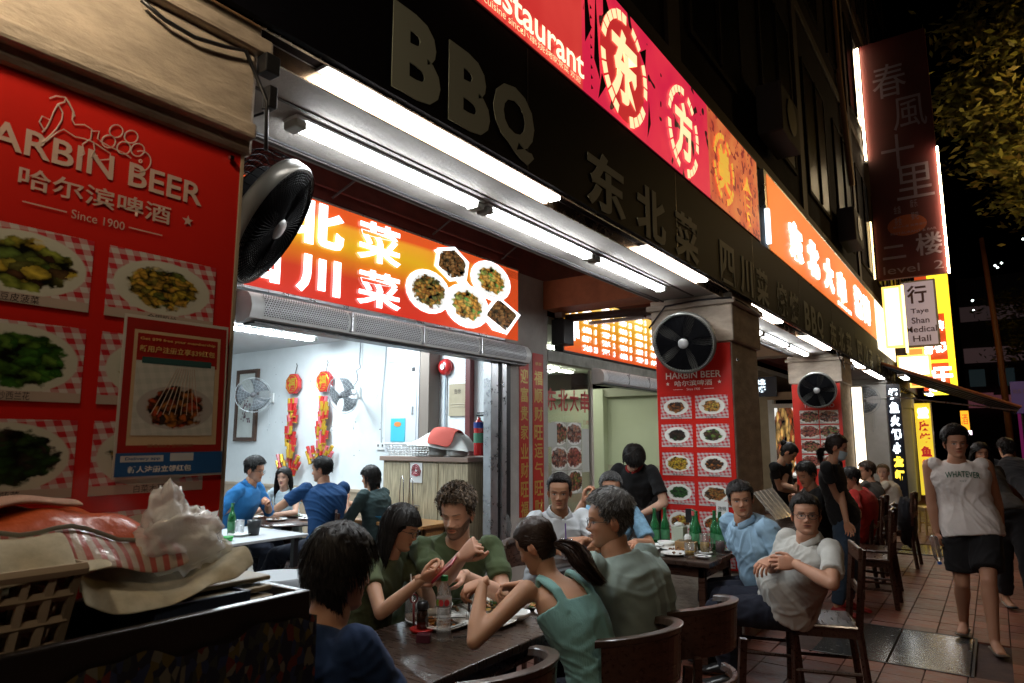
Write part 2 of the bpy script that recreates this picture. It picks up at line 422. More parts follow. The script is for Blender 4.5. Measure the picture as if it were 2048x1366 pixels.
def hair_soup(sp, st, hp, gl=(0, 0, -1)):
    """st: style dict"""
    gl = npv(gl)
    nu, nv = 64, 56; typ_ = st.get('type', 'short')
    x, y, z, T, P = head_grid(nu, nv, hp.get('fat', 0), 0, hp.get('fem', False))
    m = scalp_mask(x, y, z, T, P, st.get('hl', .80)+(.035 if typ_ in ('short', 'curly') and not st.get('even') else 0), st.get('back', .18))
    th = st.get('th', .012); top = st.get('top', th)
    ns_ = RNG.random((nv, nu)); ns_ = (ns_+np.roll(ns_, 1, 1)+np.roll(ns_, 2, 1))/3; m = np.clip(m*(1.15-.5*ns_*(m < .98)), 0, 1)
    thv = th+(top-th)*sst(T, .6, .95)
    if typ_ in ('short', 'curly') and not st.get('even'): thv = thv*(.42+.58*sst(T, .62, .88))
    P0 = np.stack([x, y+.012, z-.0], -1); nr = P0/np.linalg.norm(P0*npv((1, 1, .6)), axis=-1, keepdims=True)
    lum = RNG.normal(0, 1, (nv, nu)); lum = (lum+np.roll(lum, 1, 0)+np.roll(lum, -1, 0)+np.roll(lum, 2, 0))/4
    off = np.where(m > .02, -.003+(thv+.003)*m, -.010)*(1+.16*lum)
    V = np.stack([x, y, z], -1)+nr*off[..., None]
    hc = npv(st.get('col', (.012, .010, .009)))
    idx = np.arange(nu*nv).reshape(nv, nu); j = np.roll(idx, -1, 1)
    f = np.stack([idx[:-1], j[:-1], j[1:], idx[1:]], -1).reshape(-1, 4)
    keep = (m.reshape(-1)[f].max(1) > .01)
    sp.add(V.reshape(-1, 3), f[keep], hc*.8)
    # strands
    N = st.get('n', 1500); k = st.get('k', 7)
    pr = (m.reshape(-1) > .5); ii = np.nonzero(pr)[0]
    wgt = np.abs(np.cos(0))*np.clip(_ci(T.reshape(-1)[ii], _WD), .01, 1); wgt = wgt/wgt.sum()
    ch = RNG.choice(ii, N, p=wgt)
    root = V.reshape(-1, 3)[ch]+RNG.normal(0, .0025, (N, 3)); nrm = nr.reshape(-1, 3)[ch]; nrm = nrm/np.linalg.norm(nrm, axis=1, keepdims=True)
    root = root-nrm*.004
    TT = T.reshape(-1)[ch]; FRT = root[:, 1] > .045
    typ = st.get('type', 'short'); ln = st.get('len', .035)
    L = ln*(.75+.5*RNG.random(N))
    if typ in ('short', 'curly') and not st.get('even'):
        L = L*(.32+.68*sst(TT, .60, .86)); L[FRT] *= st.get('frt', .72)
    if typ in ('short', 'curly'):
        cr = npv(st.get('crown', (0, -.05, .11)))
        d = root-cr; d[:, 1] += st.get('fwd', .02); d[:, 2] -= .01; d[:, 2] += FRT*.05*(0 if st.get('even') else 1)
    elif typ == 'up':
        d = np.tile(npv((0, .3, .6)), (N, 1))
    elif typ in ('bob', 'long'):
        d = np.stack([np.sign(root[:, 0]-st.get('part', 0))*.5, -.15+0*root[:, 0], -1+0*root[:, 0]], 1)
        fr = (root[:, 1] > .03) & (TT > .74)
        if st.get('fringe'): d[fr] = d[fr]*npv((.35, 0, 1))+npv((0, .6, -.25)); L[fr] = st['fringe']*(.85+.3*RNG.random(fr.sum()))
        else: d[fr] = d[fr]*npv((1.8, 1, .7))
    elif typ in ('pony', 'bun'):
        G = npv(st.get('gather', (0, -.105, .015))); d = G-root
        L = np.linalg.norm(d, axis=1)*1.08
    tang = d-(d*nrm).sum(1, keepdims=True)*nrm*(1-st.get('lift', .1)); tang += nrm*st.get('lift', .32 if typ == 'short' and not st.get('even') else .08)*np.linalg.norm(d, axis=1, keepdims=True)
    tang /= np.linalg.norm(tang, axis=1, keepdims=True)
    pts = [root]; cur = root.copy(); dirn = tang.copy()
    jit = RNG.normal(0, st.get('jit', .18), (N, 3)); ph = RNG.random(N)*6.28
    for s_ in range(k-1):
        step = (L/(k-1))[:, None]
        dirn = dirn+jit*.35
        if typ in ('bob', 'long'): dirn = dirn*(1-st.get('grav', .3)*.6)+gl*st.get('grav', .3)
        elif typ == 'short': dirn = dirn+gl*st.get('grav', .10)
        if typ in ('pony', 'bun'): dd = G-cur; dirn = dirn*.4+dd/np.maximum(np.linalg.norm(dd, axis=1, keepdims=True), .01)
        if typ == 'curly':
            a = ph+s_*1.9; dirn = dirn+.75*np.stack([np.cos(a), np.sin(a*1.1), np.sin(a)], 1)
        dirn /= np.linalg.norm(dirn, axis=1, keepdims=True)
        cur = cur+dirn*step
        # keep outside of an ellipsoid skull
        q = (cur-npv((0, -.010, .02)))/npv((.074+th*.8, .094+th*.8, .098+th*.8)); r = np.linalg.norm(q, axis=1)
        low = cur[:, 2] < -.02
        push = (r < 1) & ~low
        cur[push] = npv((0, -.010, .02))+(q[push]/r[push][:, None])*npv((.074+th*.8, .094+th*.8, .098+th*.8))
        if typ in ('bob', 'long'):
            q2 = (cur[:, :2]-npv((0, -.012)))/npv((.070+th*.7, .078+th*.7)); r2 = np.linalg.norm(q2, axis=1); p2 = (r2 < 1) & low
            cur[p2, :2] = npv((0, -.012))+(q2[p2]/r2[p2][:, None])*npv((.070+th*.7, .078+th*.7))
            lf = np.array([st.get('clear', .022)]); face = (cur[:, 1] > lf) & (cur[:, 2] < .046)
            cur[face, 1] = lf-.02*RNG.random(face.sum()); cur[face, 0] = np.sign(cur[face, 0]+1e-6)*np.maximum(np.abs(cur[face, 0]), .070)
        RM = 1+(top*1.15+st.get('loose', .004))/.088
        q = (cur-npv((0, -.010, .02)))/npv((.074, .094, .098)); r = np.linalg.norm(q, axis=1); hi_ = (r > RM) & (cur[:, 2] > -.03) & (typ != 'xx')
        cur[hi_] = npv((0, -.010, .02))+(q[hi_]/r[hi_][:, None])*npv((.074, .094, .098))*(RM*.4+.6*np.minimum(r[hi_], RM*1.15))[:, None]
        if typ in ('bob', 'long'):
            q2 = (cur[:, :2]-npv((0, -.018)))/npv((.086+th*.5, .092+th*.5)); r2 = np.linalg.norm(q2, axis=1); p2 = (r2 > 1) & (cur[:, 2] <= -.0)
            cur[p2, :2] = npv((0, -.018))+(q2[p2]/r2[p2][:, None])*npv((.086+th*.5, .092+th*.5))*(.35+.65*r2[p2])[:, None]
        pts.append(cur.copy())
    if typ in ('pony', 'bun') and st.get('tail'):
        pass
    PT = np.stack(pts, 1)
    ribbon(sp, PT, st.get('w', .0035), hc, st.get('cv', .35), npv((0, -.01, .02)))
    if typ == 'pony':
        n = st.get('tn', 420); TL = st.get('tail', .24)
        t = np.linspace(0, 1, 9)
        o = RNG.normal(0, 1, (n, 2)); o /= np.maximum(1, np.linalg.norm(o, axis=1, keepdims=True))
        rad = np.interp(t, [0, .12, .5, 1], [.014, .028, .036, .012])*st.get('tr', 1)
        cx = npv(st.get('tailx', (0, .0, 0)))
        gq = gl+npv(st.get('tdir', (0, 0, 0))); gq = unit(gq)
        base = G[None]+np.outer(np.sin(np.minimum(t*2.4, 1.0)*PI/2)*.050, (0, -1, 0))+np.outer(TL*t**1.2, gq)+np.outer(.02*np.sin(t*7)*t, (1, 0, 0))
        PT = base[None]+np.stack([o[:, :1]*rad[None], o[:, 1:]*rad[None]*.8, 0*o[:, :1]*rad[None]], -1)
        PT += np.cumsum(RNG.normal(0, .0028, PT.shape), 1)
        ribbon(sp, PT, .0045, hc, .4, npv((0, -.3, -.1)))
        mb = MB(); mb.tube([tuple(b) for b in base], [float(r*.60) for r in rad], 10); sp.add(mb.v, [q if len(q) == 4 else q[:4] for q in mb.f if len(q) == 4], hc*.7)
    if typ == 'bun':
        mb = MB(); c0 = G+npv((0, -.018, .01)); ball(mb, c0, .036); v = npv(mb.v); v += RNG.normal(0, .0012, v.shape); sp.add(v, mb.f, hc)
        n = 260; a = RNG.random(n)*6.28; b = RNG.random(n)*6.28; tt = np.linspace(0, 2.0, 7)
        A = unit((0, -1, .4)); U1 = npv((1, 0, 0)); U2 = np.cross(A, U1)
        rr = .037*np.abs(np.cos(b*.5))[:, None]+.003; an = a[:, None]+tt[None]
        PT = c0+(np.cos(an)*rr)[..., None]*U1+(np.sin(an)*rr)[..., None]*U2+(.037*np.sin(b*.5)*np.sign(np.sin(b)))[:, None, None]*A
        ribbon(sp, PT, .004, hc, .3, c0)
def ribbon(sp, PT, w, hc, cv, centre):
    N, k, _ = PT.shape
    tg = np.gradient(PT, axis=1); tg /= np.maximum(np.linalg.norm(tg, axis=2, keepdims=True), 1e-6)
    rd = PT-centre; rd /= np.maximum(np.linalg.norm(rd, axis=2, keepdims=True), 1e-6)
    rd = rd+RNG.normal(0, .45, (N, 1, 3))
    sd = np.cross(tg, rd); sd /= np.maximum(np.linalg.norm(sd, axis=2, keepdims=True), 1e-6)
    wt = np.interp(np.linspace(0, 1, k), [0, .3, .8, 1], [1, 1, .7, .12])*w
    a = PT-sd*wt[None, :, None]*.5; b = PT+sd*wt[None, :, None]*.5
    V = np.stack([a, b], 2).reshape(-1, 3)
    base = np.arange(N)[:, None]*2*k+np.arange(k-1)[None]*2
    f = np.stack([base, base+1, base+3, base+2], -1).reshape(-1, 4)
    c = hc[None]*np.clip(1+RNG.normal(0, cv, (N, 1)), .35, 2.6)
    sp.add(V, f, np.repeat(c, 2*k, axis=0))
# ---- hands (local: wrist at origin, fingers +Y, back of hand +Z, thumb on +X for 'L'-mirrored)
_HC = {}
def hand_mesh(pose, hi=True):
    key = (pose, hi)
    if key in _HC: return _HC[key]
    mb = MB(); cur = {'relaxed': (22, 30, 20), 'flat': (6, 8, 5), 'fist': (70, 85, 55), 'grip': (48, 60, 40), 'pinch': (38, 48, 26)}[pose]
    C = [(0, -.03, 0), (0, .0, 0), (.001, .03, 0), (.0, .06, .001), (.0, .088, .0)]
    loft(mb, C, [(1, 0, 0)]*5, [(0, 0, 1)]*5, [.026, .027, .038, .042, .040], [.019, .018, .0165, .014, .011], 16, 2.6)
    for i, (bx, L, r) in enumerate([(.031, .072, .0090), (.0105, .080, .0092), (-.0105, .074, .0088), (-.030, .058, .0078)]):
        a = 0; p = npv((bx, .082-.004*abs(i-1), -.0005)); pts = [p.copy()]; rr = [r]
        sp_ = math.radians((i-1.5)*-4 if pose != 'fist' else (i-1.5)*-1)
        cx = {'pinch': 1.0 if i < 2 else 1.25}.get(pose, 1+.10*i)
        for sgm, cdeg in zip((.44, .31, .25), cur):
            a += math.radians(cdeg*cx)
            d = npv((math.sin(sp_)*math.cos(a), math.cos(a)*math.cos(sp_), -math.sin(a)))
            mid = p+d*L*sgm*.5; p = p+d*L*sgm; pts += [mid, p]; rr += [r*.93, r*(.98 if sgm > .26 else .80)]
        mb.tube([tuple(q) for q in pts], rr, 8); ball(mb, pts[-1], rr[-1]*.98, n=8); ball(mb, pts[0], r*1.08, n=8)
    ta = {'flat': 50, 'relaxed': 38, 'fist': 10, 'grip': 28, 'pinch': 24}[pose]; a = math.radians(ta); dn = {'flat': .05, 'relaxed': .25, 'fist': .75, 'grip': .75, 'pinch': .8}[pose]
    p = npv((.022, .016, -.004)); d1 = unit((math.sin(a)+.25, math.cos(a), -dn)); d2 = unit((math.sin(a)*.3, math.cos(a), -dn*.8)); d3 = unit((math.sin(a)*.0-(.4 if pose in ('fist', 'grip') else .1), math.cos(a), -dn*.5))
    q1 = p+d1*.040; q2 = q1+d2*.034; q3 = q2+d3*.024
    mb.tube([tuple(p), tuple(q1), tuple(q2), tuple(q3)], [.015, .0118, .0105, .0078], 8); ball(mb, q3, .0080, n=8); ball(mb, q1, .0120, n=8)
    v, n, f = remesh(mb, .0036 if hi else .006, 3)
    _HC[key] = (v, f); return _HC[key]
def frame_from(y, z):
    y = unit(y); z = npv(z); z = unit(z-y*np.dot(z, y)); x = np.cross(y, z); return np.stack([x, y, z], 1)
def ik(a, b, l1, l2, hint):
    d = b-a; D = np.linalg.norm(d)
    if D > (l1+l2)*.998: b = a+d/D*(l1+l2)*.998; d = b-a; D = np.linalg.norm(d)
    u = d/D; x = (l1*l1-l2*l2+D*D)/(2*D); h = math.sqrt(max(l1*l1-x*x, 0))
    hint = npv(hint); w = hint-u*np.dot(hint, u); w = unit(w) if np.linalg.norm(w) > 1e-6 else npv((0, 0, -1))
    return a+u*x+w*h, b
def folds(v, n, amp, seed, fr=38):
    r = np.random.default_rng(seed); d = np.zeros(len(v))
    for i in range(11):
        k = r.normal(0, 1, 3); k[2] *= 1.2; k = unit(k)*fr*(.25+.9*r.random()); k2 = unit(r.normal(0, 1, 3))*11; k3 = unit(r.normal(0, 1, 3))*19
        ph = r.random()*6; w = np.sin(v@k+2.6*np.sin(v@k2+ph)+1.0*np.sin(v@k3)+ph)
        msk = np.clip(-.25+1.2*np.sin(v@(unit(r.normal(0, 1, 3))*10)+ph*2), 0, 1)
        d += (.5+.5*np.cos(PI*np.clip(np.abs(w)*1.25, 0, 1)))**1.3*msk*2.0-.25*msk
    d = np.clip(d, -.35, 2.2)
    return v+n*(amp*d/1.7)[:, None]
def cloth(name, col, kind='knit'):
    return mat(name, col, .88, var=.10, vscale=9, bump=.12, bscale=420, sheen=.04, spec=.25)
def human(label, pelvis, head, yaw, hdir, arms, legs, top, bottom, hair, face={}, s=1.0, hi=True, group=None, extra=None, belly=0, wide=1.0, syaw=None, slouch=.03, shoe=None, name='person', cat='person', thick=1.0, hside=0):
    """pelvis, head: world positions (head = middle of the head). yaw: heading of pelvis (0 = +Y, + = left).
    hdir: (yaw, pitch down) of face. arms: dict side -> dict(hand, hint, pose, dir, palm). legs: dict side -> (ankle, knee hint)"""
    r_ = math.radians; pelvis = npv(pelvis); head = npv(head)
    t = thing(name, label, cat, (float(pelvis[0]), float(pelvis[1]), 0), 0, group)
    skin = npv(face.get('skin', (.36, .20, .13)))
    fw = lambda a: npv((-math.sin(a), math.cos(a), 0)); rt = lambda a: npv((math.cos(a), math.sin(a), 0))
    y0 = r_(yaw); y1 = r_(syaw if syaw is not None else yaw); hy, hpit = r_(hdir[0]), r_(hdir[1])
    # head frame
    hf = fw(hy)*math.cos(hpit)+npv((0, 0, -math.sin(hpit))); hr = rt(hy); hu = np.cross(hr, hf)
    if hside:
        a = r_(hside); hr, hu = hr*math.cos(a)+hu*math.sin(a), hu*math.cos(a)-hr*math.sin(a)
    HR = np.stack([hr, hf, hu], 1)
    fem = face.get('fem', False)
    hs = .97*s if not fem else .93*s
    nb = head-hu*.132*s-hf*.035*s+npv((0, 0, -.010)); nb = nb*.7+(head+npv((0, 0, -.148*s))+fw(y1)*-.03)*.3   # neck base
    ctl = (pelvis+nb)/2-fw(y1)*slouch*2
    N = 14; tt = np.linspace(0, 1, N)
    sp_ = [(1-a)**2*pelvis+2*a*(1-a)*ctl+a*a*nb for a in tt]
    sl = sum(np.linalg.norm(sp_[i+1]-sp_[i]) for i in range(N-1)); k_ = sl/.50
    ys = [y0+(y1-y0)*sst(a, .2, .9) for a in tt]
    Ax, By, Cc = [], [], []
    for i in range(N):
        T_ = unit(sp_[min(i+1, N-1)]-sp_[max(i-1, 0)]); R_ = rt(ys[i]); R_ = unit(R_-T_*np.dot(R_, T_)*(1-.65*tt[i])); B_ = np.cross(T_, R_)
        Ax.append(R_); By.append(B_)
    ws = wide*s*(.90 if fem else 1)
    prof_t = [0, .12, .28, .45, .62, .78, .88, .94, 1]
    if fem: pa = [.172, .165, .132, .132, .146, .156, .150, .105, .058]; pb = [.120, .118, .095, .098, .115, .105, .082, .065, .050]
    else: pa = [.165, .162, .150, .154, .168, .182, .176, .128, .070]; pb = [.118, .116, .106, .112, .124, .122, .098, .078, .060]
    pa = np.interp(tt, prof_t, pa)*ws; pb = np.interp(tt, prof_t, pb)*ws*thick
    C2 = [npv(c)+By[i]*belly*gs(tt[i]-.30, .24)*.7 for i, c in enumerate(sp_)]
    pb2 = pb+belly*gs(tt-.30, .25)*.75; pa2 = pa+belly*.5*gs(tt-.28, .25)
    down = -unit(sp_[1]-sp_[0])
    def torso(mb, o, lo=0, hi_=N, oneck=0, extra_down=0, flare=0):
        C = [c for c in C2[lo:hi_]]; A = Ax[lo:hi_]; B = By[lo:hi_]; a = [pa2[i]+o+flare*max(0, 1-i/6) for i in range(lo, hi_)]; b = [pb2[i]+o+flare*max(0, 1-i/6) for i in range(lo, hi_)]
        if extra_down:
            C = [C[0]+down*extra_down]+C; A = [A[0]]+A; B = [B[0]]+B; a = [a[0]*.99]+a; b = [b[0]*.99]+b
        loft(mb, C, A, B, a, b, 28, 2.35)
    sh = {}; shc = sp_[N-1]+(sp_[N-3]-sp_[N-1])*.34
    for sd, sg in (('L', -1), ('R', 1)):
        sh[sd] = shc+unit(Ax[N-1]*npv((1, 1, .35)))*sg*(.183 if not fem else .170)*ws+npv((0, 0, -.006))
    la1, la2 = .285*s, .250*s; ll1, ll2 = .43*s, .41*s
    body = MB(); torso(body, -.006, 0, N, extra_down=.07); slv = top.get('type', 'tshirt') not in ('tank', 'muscle')
    body.tube([tuple(nb-(nb-sp_[-3])*.6), tuple(nb), tuple((nb+head-hu*.07*s)/2), tuple(head-hu*.05*s-hf*.022)], [.072*ws, .062*s*(.82 if fem else 1)*(1+face.get('fat', 0)*.25), .058*s*(.78 if fem else 1)*(1+face.get('fat', 0)*.3), .052*s*(.8 if fem else 1)], 16)
    el, wr = {}, {}; hands = []
    for sd, sg in (('L', -1), ('R', 1)):
        A = arms.get(sd)
        if A is None: A = dict(hand=sh[sd]+npv((0, 0, -.5))+fw(y1)*.08+rt(y1)*sg*.05, hint=-fw(y1), pose='relaxed')
        hnd = npv(A['hand']); hint = npv(A.get('hint', (0, 0, -1)))
        # wrist target: hand given as wrist
        e, w = ik(sh[sd], hnd, la1, la2, hint); el[sd], wr[sd] = e, w
        fa = unit(w-e); m = .86 if fem else 1.0; m *= A.get('m', 1)*(.6+.4*thick)
        ball(body, sh[sd]-rt(y1)*sg*.008, ((.050 if slv else .056)*s*m,)*3)
        body.tube([tuple(sh[sd]), tuple(sh[sd]*.65+e*.35), tuple(sh[sd]*.3+e*.7), tuple(e)], [(.044 if slv else .050)*s*m, .045*s*m, .040*s*m, .037*s*m], 14)
        ball(body, e, .037*s*m)
        body.tube([tuple(e), tuple(e*.72+w*.28), tuple(e*.35+w*.65), tuple(w), tuple(w+fa*.01)], [.036*s*m, .041*s*m, .033*s*m, (.028*s*m), .026*s*m], 14)
        hd = unit(A['dir']) if 'dir' in A else fa
        pn = npv(A['palm']) if 'palm' in A else -rt(y1)*sg    # direction the palm faces
        R = frame_from(hd, -pn)
        v, f = hand_mesh(A.get('pose', 'relaxed'), hi)
        v = v.copy()*s*(.93 if fem else 1.03)*(1.0)
        thumb = A.get('thumb')
        want = npv(thumb) if thumb is not None else unit(fw(y1)+npv((0, 0, .6)))
        if np.dot(R[:, 0], want) < 0: v[:, 0] *= -1; f = f[:, ::-1]
        hands.append((w+v@R.T, f))
    kn, an = {}, {}
    for sd, sg in (('L', -1), ('R', 1)):
        ank, kh = legs.get(sd, (pelvis+npv((0, 0, -.80)), fw(y0)))
        hipj = pelvis+rt(y0)*sg*.085*ws+npv((0, 0, -.035))+fw(y0)*.02
        k, a = ik(hipj, npv(ank), ll1, ll2, kh); kn[sd], an[sd] = k, a
        m = (.95 if fem else 1.0)*(.55+.45*wide)
        body.tube([tuple(hipj), tuple(hipj*.6+k*.4), tuple(hipj*.25+k*.75), tuple(k)], [.088*s*m, .078*s*m, .060*s*m, .052*s*m], 14)
        ball(body, k, .052*s*m)
        cb = unit(k-a); bk = -fw(y0)
        body.tube([tuple(k), tuple(k*.72+a*.28+bk*.012), tuple(k*.4+a*.6+bk*.006), tuple(a)], [.050*s*m, .056*s*m, .043*s*m, .034*s*m], 14)
        fd = unit(legs.get(sd+'f', fw(y0)))
        body.tube([tuple(a+npv((0, 0, -.01))-fd*.035), tuple(a+fd*.03+npv((0, 0, -.035))), tuple(a+fd*.10+npv((0, 0, -.055))), tuple(a+fd*.17+npv((0, 0, -.062)))], [(.032*s, .034*s), (.034*s, .036*s), (.040*s, .024*s), (.034*s, .014*s)], 12)
    vx = .0085 if hi else .012
    v, n, f = remesh(body, vx, 6)
    sp = Soup(); sp.add(v, f, skin)
    for hv, hf_ in hands: sp.add(hv, hf_, skin*npv((1, .93, .90)))
    hsp = Soup(); fo = dict(face); fo['hi'] = hi; head_soup(hsp, fo)
    for a, b, c in zip(hsp.v, hsp.f, hsp.c): sp.add((a*hs)@HR.T+head, b-b.min() if False else b-(sum(len(q) for q in hsp.v[:0])), c) if False else None
    V = np.concatenate(hsp.v)*hs; Fc = np.concatenate(hsp.f); Cc = np.concatenate(hsp.c)
    sp.add(V@HR.T+head, Fc, Cc)
    sp.obj('body', smat(), t)
    # hair
    if hair:
        q = Soup(); hair_soup(q, hair, face, HR.T@npv((0, 0, -1)))
        V = np.concatenate(q.v)*hs; o = Soup(); o.add(V@HR.T+head, np.concatenate(q.f), np.concatenate(q.c))
        o.obj('hair', mat('hair', (.02, .02, .02), .50, attr='col', spec=.28), t)
    # top garment
    kind = top.get('type', 'tshirt'); off = top.get('off', .012)
    g = MB(); hem = top.get('hem', .05)
    if kind in ('tank', 'muscle'):
        hi_ = N if kind == 'muscle' else N-3
        torso(g, off, top.get('lo', 0), hi_, extra_down=hem, flare=.018 if kind == 'muscle' else .002)
        if kind == 'tank':
            for sg in (-1, 1):
                P1 = C2[N-5]+By[N-5]*pb2[N-5]*.7+Ax[N-5]*sg*.085*ws; P2 = shc+Ax[N-1]*sg*.085*ws+npv((0, 0, .045)); P3 = C2[N-5]-By[N-5]*pb2[N-5]*.85+Ax[N-5]*sg*.085*ws
                g.tube([tuple(P1), tuple((P1+P2)/2+By[N-1]*.03), tuple(P2), tuple((P3+P2)/2-By[N-1]*.03), tuple(P3)], [(.024, .014)]*5, 10, up=tuple(By[N-1]))
        if kind == 'muscle':
            for sd, sg in (('L', -1), ('R', 1)): ball(g, sh[sd]-Ax[N-1]*sg*.034, (.064*s, .064*s, .062*s))
    else:
        torso(g, off, top.get('lo', 0), N, extra_down=hem, flare=.012)
        f_ = top.get('sleeve', .62)
        for sd, sg in (('L', -1), ('R', 1)):
            a, b = sh[sd], el[sd]; m = (.88 if fem else 1.0)*(.6+.4*thick); ball(g, sh[sd]-Ax[N-1]*sg*.016, .063*s*m)
            if f_ <= 1:
                e = a+(b-a)*f_; g.tube([tuple(a), tuple(a*.5+e*.5), tuple(e)], [.055*s*m, .056*s*m, .060*s*m], 18)
            else:
                w = b+(wr[sd]-b)*min(1, (f_-1))
                g.tube([tuple(a), tuple((a+b)/2), tuple(b), tuple((b+w)/2), tuple(w)], [.060*s*m, .058*s*m, .054*s*m, .050*s*m, .044*s*m], 16); ball(g, b, .054*s*m)
    v, n, f = remesh(g, (.006 if kind == 'tank' else .0075) if hi else .012, 7, .5)
    v = folds(v, n, top.get('fold', .0075)*.62, abs(hash(label)) % 1000 if False else sum(map(ord, label)) % 997)
    q = Soup(); q.add(v, f, (1, 1, 1)); shirt = q.obj(top.get('name', 'shirt'), top['mat'], t)
    # bottom garment
    g = MB(); f_ = bottom.get('len', 1.9)
    torso(g, .004, 0, 3, extra_down=.085)
    for sd, sg in (('L', -1), ('R', 1)):
        hipj = pelvis+rt(y0)*sg*.085*ws+npv((0, 0, -.035))+fw(y0)*.02; k, a = kn[sd], an[sd]; m = (.55+.45*wide)*bottom.get('loose', 1)
        if f_ <= 1:
            e = hipj+(k-hipj)*f_; g.tube([tuple(hipj), tuple((hipj+e)/2), tuple(e)], [.100*s*m, .098*s*m, .092*s*m], 18)
        else:
            e = k+(a-k)*(f_-1)
            g.tube([tuple(hipj), tuple(hipj*.5+k*.5), tuple(k)], [.098*s*m, .086*s*m, .068*s*m], 18); ball(g, k, .067*s*m)
            g.tube([tuple(k), tuple(k*.5+e*.5), tuple(e)], [.067*s*m, .066*s*m, .054*s*m], 18)
    v, n, f = remesh(g, .010 if hi else .013, 6, .5)
    v = folds(v, n, .006, sum(map(ord, label)) % 887+3, 30)
    q = Soup(); q.add(v, f, (1, 1, 1)); q.obj(bottom.get('name', 'trousers'), bottom['mat'], t)
    # collar
    if top.get('collar'):
        q = Soup(); U = unit(head-hu*.06-nb); cc = nb+U*.012; nR = rt(y1); nF = unit(np.cross(U, nR)); nu = 40
        th_ = np.linspace(.16, 2*PI-.16, nu)    # gap at the front
        rings = []
        for rr, hh, dr in ((.062, .006, 0), (.063, .022, .004), (.070, .017, .006), (.086, -.010, .0)):
            dn = np.where(np.cos(th_) > 0, np.cos(th_)**2*.055*(1 if hh < 0 else .45), -.012*(hh > 0))
            rings.append(cc+np.outer(np.sin(th_)*rr*ws*1.05, nR)+np.outer(np.cos(th_)*rr*s*(1.0), nF)+np.outer(hh-dn, U))
        Pg = np.stack(rings, 0); idx = np.arange(nu*4).reshape(4, nu)
        f = np.stack([idx[:-1, :-1], idx[:-1, 1:], idx[1:, 1:], idx[1:, :-1]], -1).reshape(-1, 4)
        q.add(Pg.reshape(-1, 3), f, (1, 1, 1)); o = q.obj('collar', top.get('cmat', top['mat']), t)
        sm = o.modifiers.new('thick', 'SOLIDIFY'); sm.thickness = .0016
    # shoes
    if shoe:
        for sd in ('L', 'R'):
            a = an[sd]; fd = unit(legs.get(sd+'f', fw(y0))); g = MB()
            z0 = a[2]-.072*s
            C = [a-fd*.055, a-fd*.03, a+fd*.02, a+fd*.08, a+fd*.14, a+fd*.19, a+fd*.212]
            hts = [.05, .085, .088, .065, .045, .032, .016]; wd_ = [.028, .036, .039, .043, .047, .040, .02]
            if shoe.get('type') == 'flip': hts = [.012]*7; wd_ = [.034, .040, .040, .042, .048, .044, .026]
            rd = np.cross(fd, (0, 0, 1))
            loft(g, [npv((c[0], c[1], z0+h_*s/2+.002)) for c, h_ in zip(C, hts)], [rd]*7, [npv((0, 0, 1))]*7, [w_*s for w_ in wd_], [h_*s/2 for h_ in hts], 14, 2.6)
            o = g.build('shoe' if shoe.get('type') != 'flip' else 'sandal', shoe['mat'], t, smooth=True)
    if face.get('glasses'):
        gm = MB(); gr = face['glasses']
        def H(p): return tuple((npv(p)*hs)@HR.T+head)
        for sg in (-1, 1):
            lp = [H((sg*.033+.024*math.copysign(abs(math.cos(a))**.75, math.cos(a)), .096-.012*abs(math.cos(a))*(1 if math.cos(a)*sg > 0 else .2), .001+.0165*math.copysign(abs(math.sin(a))**.8, math.sin(a)))) for a in [2*PI*i/18 for i in range(18)]]
            gm.tube(lp, gr, 6, closed=True)
            gm.tube([H((sg*.0575, .084, .006)), H((sg*.0745, .06, .008)), H((sg*.0785, -.012, .006)), H((sg*.076, -.035, -.008))], gr, 6)
        gm.tube([H((-.010, .098, .004)), H((0, .101, .007)), H((.010, .098, .004))], gr, 6)
        gm.build('glasses', mat('glasses_frame', face.get('gcol', (.02, .02, .02)), .3), t, smooth=True)
    info = dict(t=t, head=head, HR=HR, hs=hs, wr=wr, el=el, sh=sh, nb=nb, C2=C2, Ax=Ax, By=By, pb2=pb2, pa2=pa2, kn=kn, an=an, shirt=shirt)
    return info
# ------------------------------------------------------------------ places: a sight line of the photograph cut with a real plane
def sight(px, py, x=None, y=None, z=None):
    d = _F*_f+_R*(px-1024)+_U*(683-py)
    k = x/d.x if x is not None else (y/d.y if y is not None else (z-1.6)/d.z)
    return Vector((0, 0, 1.6))+d*k
PLASTER = mat('plaster_grey', (.36, .33, .30), .8, var=.22, vscale=2.2, bump=.25, bscale=60)
CREAM = mat('plaster_cream', (.40, .33, .26), .75, var=.30, vscale=5, bump=.5, bscale=26, stretch=(1, 1, 2.5))
REDWALL = mat('wall_dark_red', (.16, .030, .022), .6, var=.3, vscale=3, bump=.15)
WHITEWALL = mat('wall_white', (.68, .72, .74), .6, var=.09, vscale=1.6, bump=.04, bscale=12)
GREENWALL = mat('wall_pale_green', (.50, .56, .40), .6, var=.05, vscale=1.2)
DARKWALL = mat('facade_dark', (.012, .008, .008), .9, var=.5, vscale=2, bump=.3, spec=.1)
ALU = mat('aluminium', (.55, .56, .58), .32, metal=.85, var=.12, vscale=10, rvar=.1)
STEEL = mat('steel', (.6, .6, .62), .22, metal=1, rvar=.06)
BLACKM = mat('black_metal', (.012, .012, .014), .45, bump=.05)
BLACKP = mat('black_plastic', (.015, .015, .017), .35)
WHITEP = mat('white_plastic', (.72, .73, .72), .35, var=.06)
DWOOD = wood('dark_wood', (.050, .022, .014), .32, coat=.35)
TABLEW = wood('table_wood', (.042, .025, .018), .30, axis=(2, 14, 2), coat=.4)
RED = mat('poster_red', (.52, .018, .012), .26, var=.05, vscale=2, coat=.25)
TUBE = glow('tube_light', (.92, .97, 1.0), 44)
